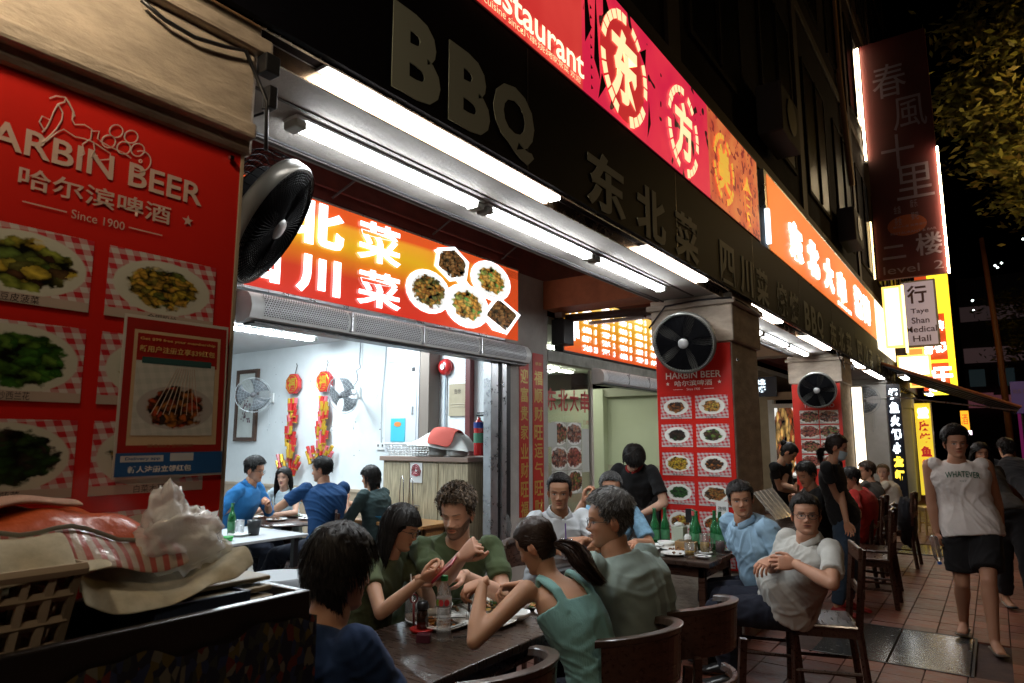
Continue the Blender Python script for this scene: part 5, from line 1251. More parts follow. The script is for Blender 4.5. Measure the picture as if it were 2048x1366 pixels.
# ------------------------------------------------------------------ fans
def big_fan(lab, c, n, bracket_to):
    t = thing('drum_fan', lab, 'fan', tuple(c), 0, 'black drum fans on the columns')
    n = Vector(n).normalized(); a = n.cross(Vector((0, 0, 1))).normalized(); b = a.cross(n); R = Matrix((a, b, n)).transposed(); c = Vector(c)
    W_ = lambda r, th, z: c+R@Vector((r*math.cos(th), r*math.sin(th), z))
    RR = .252
    m = MB(); m.lathe([(RR-.012, -.015), (RR+.004, -.015), (RR+.008, -.005), (RR+.006, .035), (RR-.006, .045), (RR-.022, .040), (RR-.020, -.01), (RR-.012, -.015)], 44, c, R=R); m.build('rim', mat('fan_rim', (.24, .24, .22), .35, metal=.4, rvar=.08), t, smooth=True)
    m = MB()
    for k in range(20):
        r = .05+.0104*k; m.tube([W_(r, 2*PI*i/28, .046+.012*(1-(r/RR)**2)) for i in range(28)], .0016, 4, closed=True)
    for i in range(72): m.tube([W_(.045, 2*PI*i/72, .060), W_(.17, 2*PI*(i+.8)/72, .056), W_(RR-.015, 2*PI*(i+1.8)/72, .042)], .0018, 4)
    m.build('front_grille', mat('grille_black', (.003, .003, .004), .7, spec=.08), t)
    m = MB()
    for k in range(6):
        r = .10+.027*k; m.tube([W_(r, 2*PI*i/28, -.17+.05*(r/RR)) for i in range(28)], .0016, 4, closed=True)
    for i in range(40): m.tube([W_(.08, 2*PI*i/40, -.175), W_(.22, 2*PI*i/40, -.14), W_(RR-.004, 2*PI*i/40, -.09), W_(RR, 2*PI*i/40, -.012)], .0016, 4)
    m.build('rear_grille', mat('grille_black', (.003, .003, .004), .7, spec=.08), t)
    m = MB(); m.lathe([(0, .070), (.035, .068), (.042, .062), (.042, .050), (0, .048)], 24, c, R=R); m.build('badge', mat('fan_badge', (.30, .30, .30), .35, metal=.3), t, smooth=True)
    m = MB(); m.lathe([(0, .03), (.05, .025), (.055, -.06), (.065, -.08), (.065, -.20), (.04, -.22), (0, -.22)], 20, c, R=R); m.build('motor', BLACKP, t, smooth=True)
    m = MB(); m.lathe([(0, -.088), (RR-.07, -.088), (RR-.07, -.084), (0, -.084)], 36, c, R=R); m.build('added_dark_disc', mat('blade_black', (.003, .003, .004), .7, spec=.08), t)  # added black disc that darkens the gaps between the blades
    for k in range(5):
        m = MB(); th = 2*PI*k/5; P = np.array([[tuple(W_(.05+.19*u, th+(v-.5)*.9*(.6+.5*u), .01+.05*(v-.5))) for v in np.linspace(0, 1, 5)] for u in np.linspace(0, 1, 5)]); m.grid(P)
        o = m.build('blade', mat('blade_black', (.003, .003, .004), .7, spec=.08), t, smooth=True); o.modifiers.new('thick', 'SOLIDIFY').thickness = .003
    m = MB(); m.tube([W_(0, 0, -.20), W_(0, 0, -.24), Vector(bracket_to)], .014, 8); m.tube([Vector(bracket_to)-Vector((0, 0, .07)), Vector(bracket_to)+Vector((0, 0, .07))], .02, 8); m.build('bracket', BLACKM, t, smooth=True)
    return t
f1 = sight(531, 442, y=1.46)
big_fan('large black drum fan seen edge on at the end of the near poster', f1, (.634, .587, -.507), (-2.05, 1.10, 2.42))
big_fan('round black drum fan in front of the beer poster column', sight(1369, 685, y=5.36), (.15, -.93, -.28), (-2.1, 5.66, 2.45))
big_fan('black drum fan over the skewer poster column', sight(1634, 780, y=10.3), (.12, -.95, -.2), (-2.06, 10.66, 2.45))
def wall_fan(lab, c, n, wallpt, r=.20):
    t = thing('wall_fan', lab, 'fan', tuple(c), 0, 'pale oscillating wall fans')
    n = Vector(n).normalized(); a = n.cross(Vector((0, 0, 1))).normalized(); b = a.cross(n); R = Matrix((a, b, n)).transposed(); c = Vector(c)
    W_ = lambda rr, th, z: c+R@Vector((rr*math.cos(th), rr*math.sin(th), z))
    CG = mat('fan_wire', (.42, .45, .47), .35, metal=.4); m = MB()
    for k in range(6):
        q = .04+(r-.04)*k/5; m.tube([W_(q, 2*PI*i/24, .05*(1-(q/r)**2)) for i in range(24)], .0016, 4, closed=True)
    for i in range(24): m.tube([W_(.03, 2*PI*i/24, .05), W_(r*.6, 2*PI*i/24, .035), W_(r, 2*PI*i/24, 0), W_(r*.7, 2*PI*i/24, -.06), W_(.06, 2*PI*i/24, -.075)], .0014, 4)
    m.build('cage', CG, t)
    m = MB(); m.tube([W_(r, 2*PI*i/28, 0) for i in range(28)], .006, 6, closed=True); m.build('rim', CG, t, smooth=True)
    for k in range(3):
        m = MB(); th = 2*PI*k/3; P = np.array([[tuple(W_(.03+(r*.8)*u, th+(v-.5)*1.5*(.5+.5*u), -.02+.04*(v-.5))) for v in np.linspace(0, 1, 5)] for u in np.linspace(0, 1, 5)]); m.grid(P)
        o = m.build('blade', mat('fan_blade', (.16, .18, .20), .3, alpha=.75), t, smooth=True); o.modifiers.new('thick', 'SOLIDIFY').thickness = .002
    MB().lathe([(0, .06), (.035, .055), (.04, 0), (.05, -.07), (.045, -.14), (0, -.15)], 18, c, R=R).build('motor', mat('fan_grey', (.12, .12, .13), .4), t, smooth=True)
    w = Vector(wallpt); MB().tube([W_(0, 0, -.13), (W_(0, 0, -.16)+w)/2+Vector((0, 0, -.03)), w], .016, 8).build('arm', mat('fan_arm', (.4, .42, .44), .4), t, smooth=True)
    MB().cbox(w, (.10, .03, .14)).build('wall_plate', WHITEP, t, bevel=.006)
    for dx in (-.02, .02): MB().tube([w+Vector((dx, -.03, -.05)), w+Vector((dx, -.03, -.42+dx*2))], .002, 4).tube([w+Vector((dx, -.03, -.42+dx*2)), w+Vector((dx, -.03, -.45+dx*2))], .007, 6).build('pull_cord', CG, t)
    return t
wall_fan('pale wall fan overlapping the framed scroll on the left of the shop wall', sight(506, 790, y=5.80), (.78, -.62, -.10), (-8.75, 6.13, 2.22), .25)
wall_fan('tilted pale wall fan beside the right firecracker garland', sight(685, 790, y=5.80), (.15, -.95, -.28), sight(715, 785, y=6.13), .24)
t = wall_fan('pale fan in front of the white column beyond the skewer poster', sight(1728, 800, y=15.1), (.3, -.9, -.25), (-2.0, 15.65, 2.25), .30)
# ------------------------------------------------------------------ air curtains
def grille_mat(sc):
    n = 'grille_slots%d' % sc
    m = mat(n, (.55, .57, .58), .35); N = m.node_tree.nodes; L = m.node_tree.links; b = N['Principled BSDF']
    uv = N.new('ShaderNodeUVMap'); br = N.new('ShaderNodeTexBrick'); br.inputs['Scale'].default_value = 1; br.inputs['Mortar Size'].default_value = .016; br.inputs['Brick Width'].default_value = .085; br.inputs['Row Height'].default_value = .085; br.offset = .5
    br.inputs['Color1'].default_value = (.07, .075, .08, 1); br.inputs['Color2'].default_value = (.09, .09, .10, 1); br.inputs['Mortar'].default_value = (.78, .80, .82, 1)
    mp = N.new('ShaderNodeMapping'); mp.inputs['Scale'].default_value = (sc, 1.0, 1); mp.inputs['Rotation'].default_value = (0, 0, PI/2*0)
    L.new(uv.outputs[0], mp.inputs[0]); L.new(mp.outputs[0], br.inputs['Vector']); L.new(br.outputs['Color'], b.inputs['Base Color'])
    return m
def air_curtain(lab, x, y0, y1, zt, zb, n):
    t = thing('air_curtain', lab, 'air curtain', (x, (y0+y1)/2, zb), 0)
    h = zt-zb; prof = [(x+.02, zt), (x+.09, zt-.004), (x+.135, zt-.02), (x+.17, zt-.06), (x+.185, zt-.11), (x+.18, zt-.15), (x+.16, zb+.02), (x+.10, zb)]
    P = np.array([[(a, y, b) for a, b in [(x, zt)]+prof+[(x, zb)]] for y in (y0, y1)])
    MB().grid(P).slab([(a, y0, b) for a, b in [(x, zt)]+prof+[(x, zb)]], (0, -1, 0), .002).slab([(a, y1, b) for a, b in ([(x, zt)]+prof+[(x, zb)])[::-1]], (0, 1, 0), .002).build('casing', WHITEP, t, smooth='auto')
    L_ = (y1-y0-.12)/n
    gm = grille_mat(round(L_*4))
    gp = [(x+.12, zt-.012), (x+.157, zt-.035), (x+.177, zt-.07), (x+.189, zt-.11), (x+.185, zt-.145), (x+.172, zt-.175)]
    for k in range(n):
        a = y0+.06+L_*k+.04; b = a+L_-.08; P = np.array([[(p+.003, y, q) for p, q in gp] for y in np.linspace(a, b, 2)]); MB().grid(P, uv=True).build('grille', gm, t, smooth=True)
        if k: MB().box(x+.10, x+.197, a-.05, a-.03, zb+.03, zt-.03).build('joint_band', ALU, t, bevel=.004)
    MB().box(x+.02, x+.15, y0+.05, y1-.05, zb-.014, zb-.002).build('outlet', BLACKP, t)
    return t
air_curtain('long white air curtain with perforated front under the first shop sign', -4.2, 2.62, 6.02, 2.62, 2.405, 4)
air_curtain('shorter air curtain over the second shop doorway', -4.2, 7.70, 11.2, 2.52, 2.32, 5)
# ------------------------------------------------------------------ couplets
GOLDI = mat('gold_ink', (.50, .33, .08), .35, metal=.3)
for (y0, y1, s_, lab) in ((6.045, 6.23, '迎富贵家业财旺福', 'left red paper couplet with gold characters on the pier'), (6.31, 6.53, '福顺财旺运气旺财', 'right red paper couplet with gold characters on the pier')):
    t = thing('couplet', lab, 'couplet', (-4.19, (y0+y1)/2, .8), 0, 'red paper couplets')
    MB().box(-4.199, -4.194, y0, y1, .78, 2.58).build('paper', mat('couplet_red', (.42, .02, .012), .5, var=.12, vscale=6), t)
    for i, ch in enumerate(s_): text(ch, .2, (-4.190, (y0+y1)/2, 2.30-.205*i), 'X', GOLDI, t, off=.004, width=(y1-y0)*.78, height=.165, name='letter')
    text('恭贺', .05, (-4.190, (y0+y1)/2, 2.46), 'X', GOLDI, t, width=(y1-y0)*.6, height=.04)
t = thing('black_box', 'black loudspeaker box on the pier between the two shop signs', 'speaker', (-4.1, 6.85, 2.7)); MB().box(-4.20, -4.02, 6.72, 6.95, 2.72, 3.02).build('cabinet', BLACKP, t, bevel=.01); MB().cbox((-4.12, 6.8, 3.08), (.10, .08, .06)).build('bracket', mat('box_beige', (.4, .3, .26), .5), t)
t = thing('roller_awning', 'rolled dark awning hanging across the walkway before the menu sign', 'awning', (-3.5, 7.6, 3.0)); MB().tube([(-4.15, 6.98, 3.07), (-2.9, 7.30, 3.10)], .05, 12).build('roll', mat('awning_dark', (.09, .07, .07), .6), t, smooth=True); MB().tube([(-2.9, 7.3, 3.1), (-2.6, 8.2, 3.02), (-2.5, 8.9, 2.95)], .02, 8).build('arm', mat('awning_arm', (.45, .18, .12), .5), t)
MB().box(-4.0, -2.9, 7.28, 7.33, 3.02, 3.06).build('rail', ALU, t)
# pipes
t = thing('pipe', 'thin conduit pipe running along the dark red wall above the first sign', 'pipe', (-4.1, 4, 3.6)); MB().tube([(-4.18, 1.2, 3.60), (-4.18, 6.0, 3.60)], .014, 8).build('tube', REDWALL, t, smooth=True)
for y in (2.2, 3.4, 4.6, 5.7): MB().tube([(-4.19, y, 3.53), (-4.05, y+.15, 3.72)], .010, 6).build('clamp', mat('clamp_grey', (.12, .10, .10), .5), t)
# ------------------------------------------------------------------ glass door of the second shop with red lettering
t = thing('glass_partition', 'glass panel with red Chinese lettering and food photos at the second shop', 'glass panel', (-4.25, 7.2, 0))
MB().box(-4.262, -4.254, 6.66, 7.74, .1, 2.45).build('pane', mat('pane_glass', (.85, .95, .88), .03, trans=1, alpha=.25), t)
MB().box(-4.28, -4.24, 7.74, 7.80, 0, 2.5).build('frame', mat('frame_cream', (.5, .45, .40), .5), t)
RL = mat('letter_red_vinyl', (.36, .03, .03), .45)
for i, ch in enumerate('东北大串'): text(ch, .3, (-4.245, 6.78+.27*i, 2.08), 'X', RL, t, off=.008, width=.23, height=.27, name='letter')
raw = [dish_mat('print_raw_%d' % i, (.4, .1, .1), (.4, .2, .15), (.1, .2, .05), seed=60+i) for i in range(4)]
for r in range(3):
    for k in range(2): MB().quad((-4.247, 6.78+.36*k, .95+.29*(2-r)), (-4.247, 7.13+.36*k, .95+.29*(2-r)), (-4.247, 7.13+.36*k, 1.235+.29*(2-r)), (-4.247, 6.78+.36*k, 1.235+.29*(2-r))).build('food_photo', raw[(r+k) % 4], t)
MB().quad((-4.244, 7.50, 1.20), (-4.244, 7.68, 1.20), (-4.244, 7.68, 1.74), (-4.244, 7.50, 1.74)).build('price_list', mat('list_white', (.5, .52, .48), .5), t); text('11 AM', .06, (-4.24, 7.60, 1.82), 'X', RL, t, width=.13, height=.06)
MB().quad((-4.244, 6.70, 1.52), (-4.244, 6.90, 1.52), (-4.244, 6.90, 1.80), (-4.244, 6.70, 1.80)).build('notice', mat('list_white', (.5, .52, .48)), t)
# ------------------------------------------------------------------ first shop, on the wall
t = thing('framed_scroll', 'tall brown framed ink scroll on the left of the white wall', 'picture', (-9.4, 6.14, 1.6))
FRM = mat('frame_brown', (.07, .035, .022), .4)
MB().box(-9.65, -9.10, 6.10, 6.145, 1.58, 1.64).box(-9.65, -9.10, 6.10, 6.145, 2.62, 2.68).box(-9.65, -9.59, 6.10, 6.145, 1.64, 2.62).box(-9.16, -9.10, 6.10, 6.145, 1.64, 2.62).build('frame', FRM, t)
MB().box(-9.59, -9.16, 6.12, 6.144, 1.64, 2.62).build('paper', mat('scroll_paper', (.55, .58, .56), .4, var=.1, vscale=4), t); mb = MB()
for k in range(26):
    a, b = random.uniform(-9.5, -9.25), random.uniform(1.85, 2.25); mb.cbox((a, 6.117, b), (random.uniform(.01, .06), .002, random.uniform(.01, .05)), 0)
o = mb.build('ink_marks', mat('ink_mauve', (.14, .07, .09), .6), t); o['kind'] = 'stuff'
FR, FY, FP = mat('foil_red', (.45, .02, .02), .25, coat=.5), mat('foil_gold', (.65, .40, .04), .22, metal=.5), mat('foil_pink', (.55, .12, .15), .25)
for gi, (x, z0, lab) in enumerate(((-8.18, 1.12, 'left string of red and gold firecrackers topped by a round emblem on the white wall'), (-7.50, 1.28, 'right string of red and gold firecrackers, its emblem overlapped by the tilted fan'))):
    t = thing('firecracker_garland', lab, 'garland', (x, 6.1, z0), 0, 'firecracker garlands')
    zt = 2.40; mb = MB(); n8 = [(x+.155*math.cos(PI/8+PI/4*i), 6.05, zt+.155*math.sin(PI/8+PI/4*i)) for i in range(8)]
    mb.slab(n8, (0, -1, 0), .06); mb.build('emblem', FR, t, bevel=.006); text('福', .15, (x, 6.043, zt), 'Y', FY, t, off=.004, width=.17, height=.18, name='lettering')
    MB().tube([(x+.12*math.cos(2*PI*i/20), 6.046, zt+.12*math.sin(2*PI*i/20)) for i in range(20)], .005, 5, closed=True).build('gold_ring', FY, t)
    MB().tube([(x, 6.1, zt+.15), (x+.01, 6.12, zt+.27), (x-.01, 6.12, zt+.30)], .006, 5).build('hook', BLACKM, t)
    rows = 13
    for r in range(rows):
        z = 2.14-(2.14-z0-.05)*r/(rows-1); spread = .055+.05*(r % 4)/3+(.08 if r > rows-4 else 0)
        for k in range(4+(r > rows-4)*2):
            u = (k-(1.5+(r > rows-4)))*spread*.55+random.uniform(-.012, .012); an = -u*2.2+random.uniform(-.12, .12); L2 = .058
            p = Vector((x+u+.03*math.sin(r), 6.07+random.uniform(-.03, .02), z+random.uniform(-.01, .01))); d = Vector((math.sin(an)*L2, 0, -math.cos(an)*L2))
            c_ = MB().tube([p-d, p+d], .026, 7); o = c_.build('firecracker', [FR, FY, FR, FP][(r*3+k*2+random.randint(0, 1)) % 4], t, smooth=False)
            MB().tube([p+d*.80, p+d*1.04], .0275, 7).build('band', FY, o)
t = thing('switch_cabinet', 'tall grey electrical cabinet beside the wooden cupboard on the shop wall', 'electrical cabinet', (-5.9, 6.1, 1.5))
MB().box(-6.16, -5.60, 5.95, 6.145, 1.45, 2.90).build('body', mat('cabinet_grey', (.50, .52, .55), .4), t, bevel=.006); MB().box(-6.13, -5.63, 5.94, 5.951, 1.50, 2.52).build('door', mat('cabinet_grey', (.5, .52, .55)), t, bevel=.003); MB().box(-6.13, -5.63, 5.94, 5.951, 2.56, 2.86).build('door', mat('cabinet_grey', (.5, .52, .55)), t, bevel=.003)
MB().cbox((-5.68, 5.935, 1.95), (.02, .02, .10)).build('handle', STEEL, t); MB().cbox((-5.68, 5.935, 2.45), (.05, .006, .05)).build('badge', BLACKP, t)
MB().box(-5.585, -5.44, 5.95, 6.145, 1.45, 2.9).build('side_panel', mat('panel_taupe', (.16, .13, .11), .6), t)
t = thing('sticker', 'bright cyan sticker on the electrical cabinet', 'sticker', (-5.9, 5.93, 1.7)); MB().box(-6.04, -5.80, 5.932, 5.938, 1.58, 1.86).build('sheet', mat('sticker_cyan', (.05, .40, .50), .5), t); MB().lathe([(0, 0), (.06, 0), (.06, .002), (0, .002)], 16, (-5.92, 5.93, 1.79), R=Matrix.Rotation(PI/2, 3, 'X'), sy=.5).build('orange_print', mat('sticker_orange', (.6, .2, .05), .5), t)
t = thing('alarm_bell', 'round red fire alarm bell on the shop wall', 'alarm bell', (-5.33, 6.05, 2.45)); MB().lathe([(0, .0), (.10, 0), (.105, .02), (.085, .06), (.03, .075), (0, .075)], 24, (-5.33, 6.14, 2.47), R=Matrix.Rotation(PI/2, 3, 'X')).build('gong', mat('bell_red', (.40, .02, .02), .3, coat=.4), t, smooth=True); MB().lathe([(0, 0), (.035, 0), (.035, .01), (0, .01)], 16, (-5.33, 6.065, 2.47), R=Matrix.Rotation(PI/2, 3, 'X')).build('centre_label', WHITEP, t)
MB().tube([(-5.33, 6.12, 2.38), (-5.33, 6.12, 1.4)], .012, 8).build('conduit', mat('conduit_blue', (.35, .42, .48), .5), t)
t = thing('notice_sheet', 'tan printed notice pinned beside the fire alarm conduit', 'notice', (-5.14, 6.1, 1.9)); MB().box(-5.28, -5.00, 6.13, 6.14, 1.88, 2.26).build('sheet', mat('notice_tan', (.34, .29, .20), .6, var=.1), t); text('告示', .06, (-5.14, 6.125, 2.17), 'Y', INKD, t, width=.10, height=.06); MB().box(-5.25, -5.03, 6.124, 6.129, 2.02, 2.026).box(-5.25, -5.03, 6.124, 6.129, 1.99, 1.995).build('rule_line', mat('rule_pale', (.5, .45, .35), .6), t)
t = thing('door_post', 'dark red vertical post inside the first shop', 'post', (-4.93, 6.1, 0)); MB().box(-4.97, -4.90, 6.06, 6.14, 0, 2.6).build('post', mat('post_maroon', (.10, .02, .02), .4), t)
t = thing('fire_extinguisher', 'red fire extinguisher hanging by the shutter rail', 'fire extinguisher', (-4.35, 5.42, 1.3)); q = sight(958, 872, x=-4.32)
MB().lathe([(0, -.20), (.05, -.20), (.055, -.18), (.055, .10), (.045, .14), (.018, .17), (.018, .19), (0, .19)], 20, q).build('cylinder', mat('ext_red', (.45, .015, .015), .25, coat=.6), t, smooth=True)
MB().lathe([(.0555, -.03), (.056, -.03), (.056, .03), (.0555, .03)], 20, q+Vector((0, 0, .11))).build('blue_band', mat('ext_blue', (.02, .05, .25), .3), t); MB().lathe([(.0557, -.05), (.0562, -.05), (.0562, .05), (.0557, .05)], 20, q+Vector((0, 0, -.02))).build('green_label', mat('ext_green', (.08, .25, .16), .4), t)
MB().cbox(q+Vector((.02, 0, .21)), (.10, .02, .02)).cbox(q+Vector((.02, 0, .235)), (.09, .015, .012), 0).build('handle', BLACKM, t); MB().tube([q+Vector((0, 0, .20)), q+Vector((-.07, .02, .12)), q+Vector((-.065, .02, -.12))], .008, 6).build('hose', BLACKP, t, smooth=True)
t = thing('hooked_rod', 'black shutter rod sticking out from the pier above the extinguisher', 'rod', (-4.2, 5.7, 1.8)); MB().tube([sight(1010, 822, x=-4.16), sight(985, 832, x=-4.2), sight(966, 846, x=-4.24)], .012, 6).build('rod', BLACKM, t, smooth=True)
# crumpled plastic bag helper
def crumple(name, lab, cat, c, s, m, seed=1, sag=0, top=None, parent=None, amp=.35, rz=0):
    r = np.random.default_rng(seed); mb = MB(); ball(mb, (0, 0, 0), 1, n=26); v = npv(mb.v); d = np.zeros(len(v))
    for i in range(12):
        k = unit(r.normal(0, 1, 3))*(2+5*r.random()); ph = r.random()*6; d += (1-np.abs(np.sin(v@k+1.3*np.sin(v@k[::-1]*1.3+ph)+ph)))*.5-.25
    v = v*(1+amp*d/3)[:, None]; v = v*npv(s)
    if top: zz = np.clip(v[:, 2]/s[2], 0, 1); v[:, :2] *= (1-zz*top)[:, None]
    cc, ss = math.cos(rz), math.sin(rz); v[:, :2] = np.stack([v[:, 0]*cc-v[:, 1]*ss, v[:, 0]*ss+v[:, 1]*cc], 1)
    mb.v = [tuple(q) for q in v+npv(c)]
    return mb
PLB = mat('clear_plastic', (.80, .82, .82), .18, trans=.72, ior=1.12, alpha=.55, bump=.5, bscale=30)
mb = crumple('b', '', '', sight(1013, 1052, x=-4.12), (.05, .07, .14), PLB, 4, top=.7); o = mb.build('plastic_bag', PLB, smooth=True); tag(o, 'clear plastic bag tied to the pier below the extinguisher', 'plastic bag')
# cupboard with things on top
CW = wood('cupboard_oak', (.42, .36, .24), .5, axis=(14, 14, 1), coat=0)
t = thing('cupboard', 'pale wood cupboard with dishes on top inside the first shop', 'cupboard', (-5.1, 5.8, 0))
MB().box(-5.72, -4.48, 5.52, 6.08, .03, 1.37).build('body', CW, t, bevel=.004)
for k in range(3): MB().box(-5.70+.415*k, -5.30+.415*k, 5.505, 5.522, .12, 1.35).build('door', CW, t, bevel=.003)
MB().box(-5.75, -4.45, 5.48, 6.10, 1.37, 1.42).build('top', mat('cupboard_top', (.28, .20, .16), .4), t, bevel=.004)
t = thing('notice_sheet', 'white notice with a red coil emblem on the cupboard door', 'notice', (-5.2, 5.5, 1.1)); a = sight(820, 925, y=5.49); b = sight(843, 966, y=5.49)
MB().box(a.x, b.x, 5.495, 5.503, b.z, a.z).build('sheet', WHITEP, t); cx_, cz_ = (a.x+b.x)/2, a.z-(a.z-b.z)*.36; CRD = mat('ink_crimson', (.35, .03, .05), .5); sp_pts = [(cx_+(.015+.055*k/40)*math.cos(k*.47), 5.492, cz_+(.015+.055*k/40)*math.sin(k*.47)) for k in range(41)]
MB().tube(sp_pts, .006, 4).build('coil_print', CRD, t); text('Fire Hose Reel', .03, (cx_, 5.49, b.z+.09), 'Y', CRD, t, off=.001, width=.13, height=.03)
# basket, plates, cloth on the cupboard
def basket(lab, x0, x1, y0, y1, z0, z1, m, cols=9, rows=4, taper=.04, name='basket', group=None, w=.004):
    t = thing(name, lab, 'basket', ((x0+x1)/2, (y0+y1)/2, z0), 0, group); mb = MB()
    def P(u, v, side):     # side walls with taper
        z = z0+(z1-z0)*v; k = taper*(1-v); X0, X1, Y0, Y1 = x0+k, x1-k, y0+k, y1-k
        return {0: (X0+(X1-X0)*u, Y0, z), 1: (X1, Y0+(Y1-Y0)*u, z), 2: (X0+(X1-X0)*u, Y1, z), 3: (X0, Y0+(Y1-Y0)*u, z)}[side]
    nrm = {0: (0, -1, 0), 1: (1, 0, 0), 2: (0, 1, 0), 3: (-1, 0, 0)}
    for s_ in range(4):
        nc = cols if s_ in (0, 2) else max(4, int(cols*(y1-y0)/(x1-x0)))
        for i in range(nc+1): mb.tube([P(i/nc, 0, s_), P(i/nc, 1, s_)], w, 4)
        for j in range(rows+1): mb.tube([P(0, j/rows*.8, s_), P(1, j/rows*.8, s_)], w*1.1, 4)
    mb.box(x0+taper, x1-taper, y0+taper, y1-taper, z0, z0+.006); mb.build('lattice', m, t)
    rim = [(x0-.008, y0-.008, z1), (x1+.008, y0-.008, z1), (x1+.008, y1+.008, z1), (x0-.008, y1+.008, z1)]; MB().tube(rim, (.009, .012), 6, closed=True).build('rim', m, t, bevel=0)
    return t
basket('white lattice basket on the cupboard under the folded cloth', -5.70, -5.22, 5.52, 5.90, 1.422, 1.56, WHITEP)
POR = mat('porcelain', (.82, .83, .81), .16, coat=.3)
def plate_profile(r, h=.022): return [(0, .004), (r*.55, .004), (r*.62, .006), (r*.97, h), (r, h+.001), (r*.98, h-.004), (r*.6, .0), (0, 0)]
def stack(lab, c, r, n):
    t = thing('plate_stack', lab, 'plates', c, 0)
    me = MB().lathe(plate_profile(r), 28).mesh('plate', POR); me.polygons.foreach_set('use_smooth', [True]*len(me.polygons))
    for k in range(n):
        o = bpy.data.objects.new('plate', me); COL.objects.link(o); o.parent = t; o.location = (random.uniform(-.003, .003), random.uniform(-.003, .003), .013*k)
stack('tall stack of white plates on the cupboard', (-5.02, 5.66, 1.422), .115, 15); stack('short stack of white plates on the cupboard right edge', (-4.72, 5.64, 1.422), .125, 6)
CL = mat('cloth_white', (.62, .63, .60), .9, bump=.15, bscale=150, sheen=.2); CLR = mat('cloth_red_print', (.42, .06, .04), .8)
def sheet_obj(name, P, m, thick=.004, parent=None):
    o = MB().grid(npv(P), uv=True).build(name, m, parent, smooth=True); s_ = o.modifiers.new('thick', 'SOLIDIFY'); s_.thickness = thick; ss = o.modifiers.new('sub', 'SUBSURF'); ss.levels = ss.render_levels = 2; return o
def drape(p0, p1, hts, wid, jit=.012, n=9, seed=3, rows=None):
    r = np.random.default_rng(seed); p0, p1 = npv(p0), npv(p1); d = p1-p0; sd = unit(np.cross(d, (0, 0, 1))); P = []
    m_ = len(hts)
    for i in range(m_):
        c = p0+d*i/(m_-1); row = []
        for k in range(n):
            v = k/(n-1)-.5; row.append(c+sd*wid[i]*v+npv((0, 0, hts[i]*(1-.9*abs(2*v)**2.4)))+r.normal(0, jit, 3))
        P.append(row)
    return P
t = thing('folded_cloth', 'crumpled white cloth with a red patch over the dishes on the cupboard', 'cloth', (-5, 5.7, 1.5))
sheet_obj('cloth', drape((-5.45, 5.66, 1.52), (-4.50, 5.66, 1.46), [.03, .07, .13, .20, .22, .22, .20, .16, .02], [.30, .32, .38, .42, .42, .42, .38, .34, .30], .018), CL, parent=t)
sheet_obj('red_patch', drape((-5.0, 5.60, 1.535), (-4.66, 5.60, 1.50), [.21, .225, .225, .20], [.30, .34, .36, .30], .01, 7, 5), CLR, parent=t)
# rack with tongs / cruet in front of the cupboard
def rack(lab, c):
    t = thing('cruet_rack', lab, 'rack', c, 0); c = Vector(c); m = MB()
    for z in (.04, .16): m.tube([c+Vector(q)+Vector((0, 0, z)) for q in ((-.12, -.07, 0), (.12, -.07, 0), (.12, .07, 0), (-.12, .07, 0))], .004, 5, closed=True)
    for k in range(9):
        for s_ in (-.07, .07): m.tube([c+Vector((-.12+.03*k, s_, .02)), c+Vector((-.12+.03*k, s_, .16))], .0035, 4)
    m.build('basket_wire', STEEL, t); 
    for x in (-.06, .07): MB().tube([c+Vector((x-.035, 0, .05)), c+Vector((x-.02, 0, .42)), c+Vector((x, 0, .45)), c+Vector((x+.02, 0, .42)), c+Vector((x+.035, 0, .05))], .005, 6).build('tongs', STEEL, t, smooth=True)
rack('wire rack with tall steel tongs on the wooden side table', (-4.95, 5.10, .78))
o = MB().lathe([(0, 0), (.10, 0), (.15, .05), (.155, .055), (.14, .05), (.09, .01), (0, .01)], 24, (-5.25, 5.05, .78)).build('basin', mat('basin_blue', (.02, .22, .45), .3), smooth=True); tag(o, 'shallow bright blue basin on the wooden side table', 'basin')
OW = wood('honey_wood', (.34, .16, .05), .4)
def table(name, lab, x0, x1, y0, y1, z, m, th=.035, leg=.05, ins=.06, group=None, apron=True, lm=None):
    t = thing(name, lab, 'table', ((x0+x1)/2, (y0+y1)/2, 0), 0, group); MB().box(x0, x1, y0, y1, z-th, z).build('tabletop', m, t, bevel=.006)
    if apron: MB().box(x0+ins, x1-ins, y0+ins, y1-ins, z-th-.08, z-th-.002).build('apron', lm or m, t)
    for a in (x0+ins, x1-ins-leg):
        for b in (y0+ins, y1-ins-leg): MB().box(a, a+leg, b, b+leg, 0, z-th-.003).build('leg', lm or m, t, bevel=.004)
    return t
table('side_table', 'honey coloured wooden side table in front of the cupboard', -5.6, -4.55, 4.92, 5.40, .78, OW)
table('dining_table', 'long dark wooden table with the shared meal in the foreground', -2.36, -1.70, 1.72, 3.66, .75, TABLEW, lm=DWOOD)
table('dining_table', 'dark wooden table crowded with green beer bottles before the poster column', -2.42, -1.69, 4.75, 5.45, .75, TABLEW, lm=DWOOD)
table('dining_table', 'white topped table just inside the first shop beside the near poster', -6.15, -5.22, 2.75, 4.12, .75, mat('white_laminate', (.60, .62, .64), .3), lm=BLACKM, th=.025, apron=False)
t = thing('round_table', 'dark round table inside the first shop full of plates', 'table', (-6.35, 4.70, 0)); MB().lathe([(0, .72), (.50, .72), (.52, .735), (.50, .75), (0, .75)], 36, (-6.35, 4.72, 0)).build('tabletop', DWOOD, t, smooth='auto'); MB().lathe([(.20, 0), (.22, .02), (.06, .08), (.06, .719)], 20, (-6.35, 4.72, 0)).build('pedestal', DWOOD, t, smooth=True)
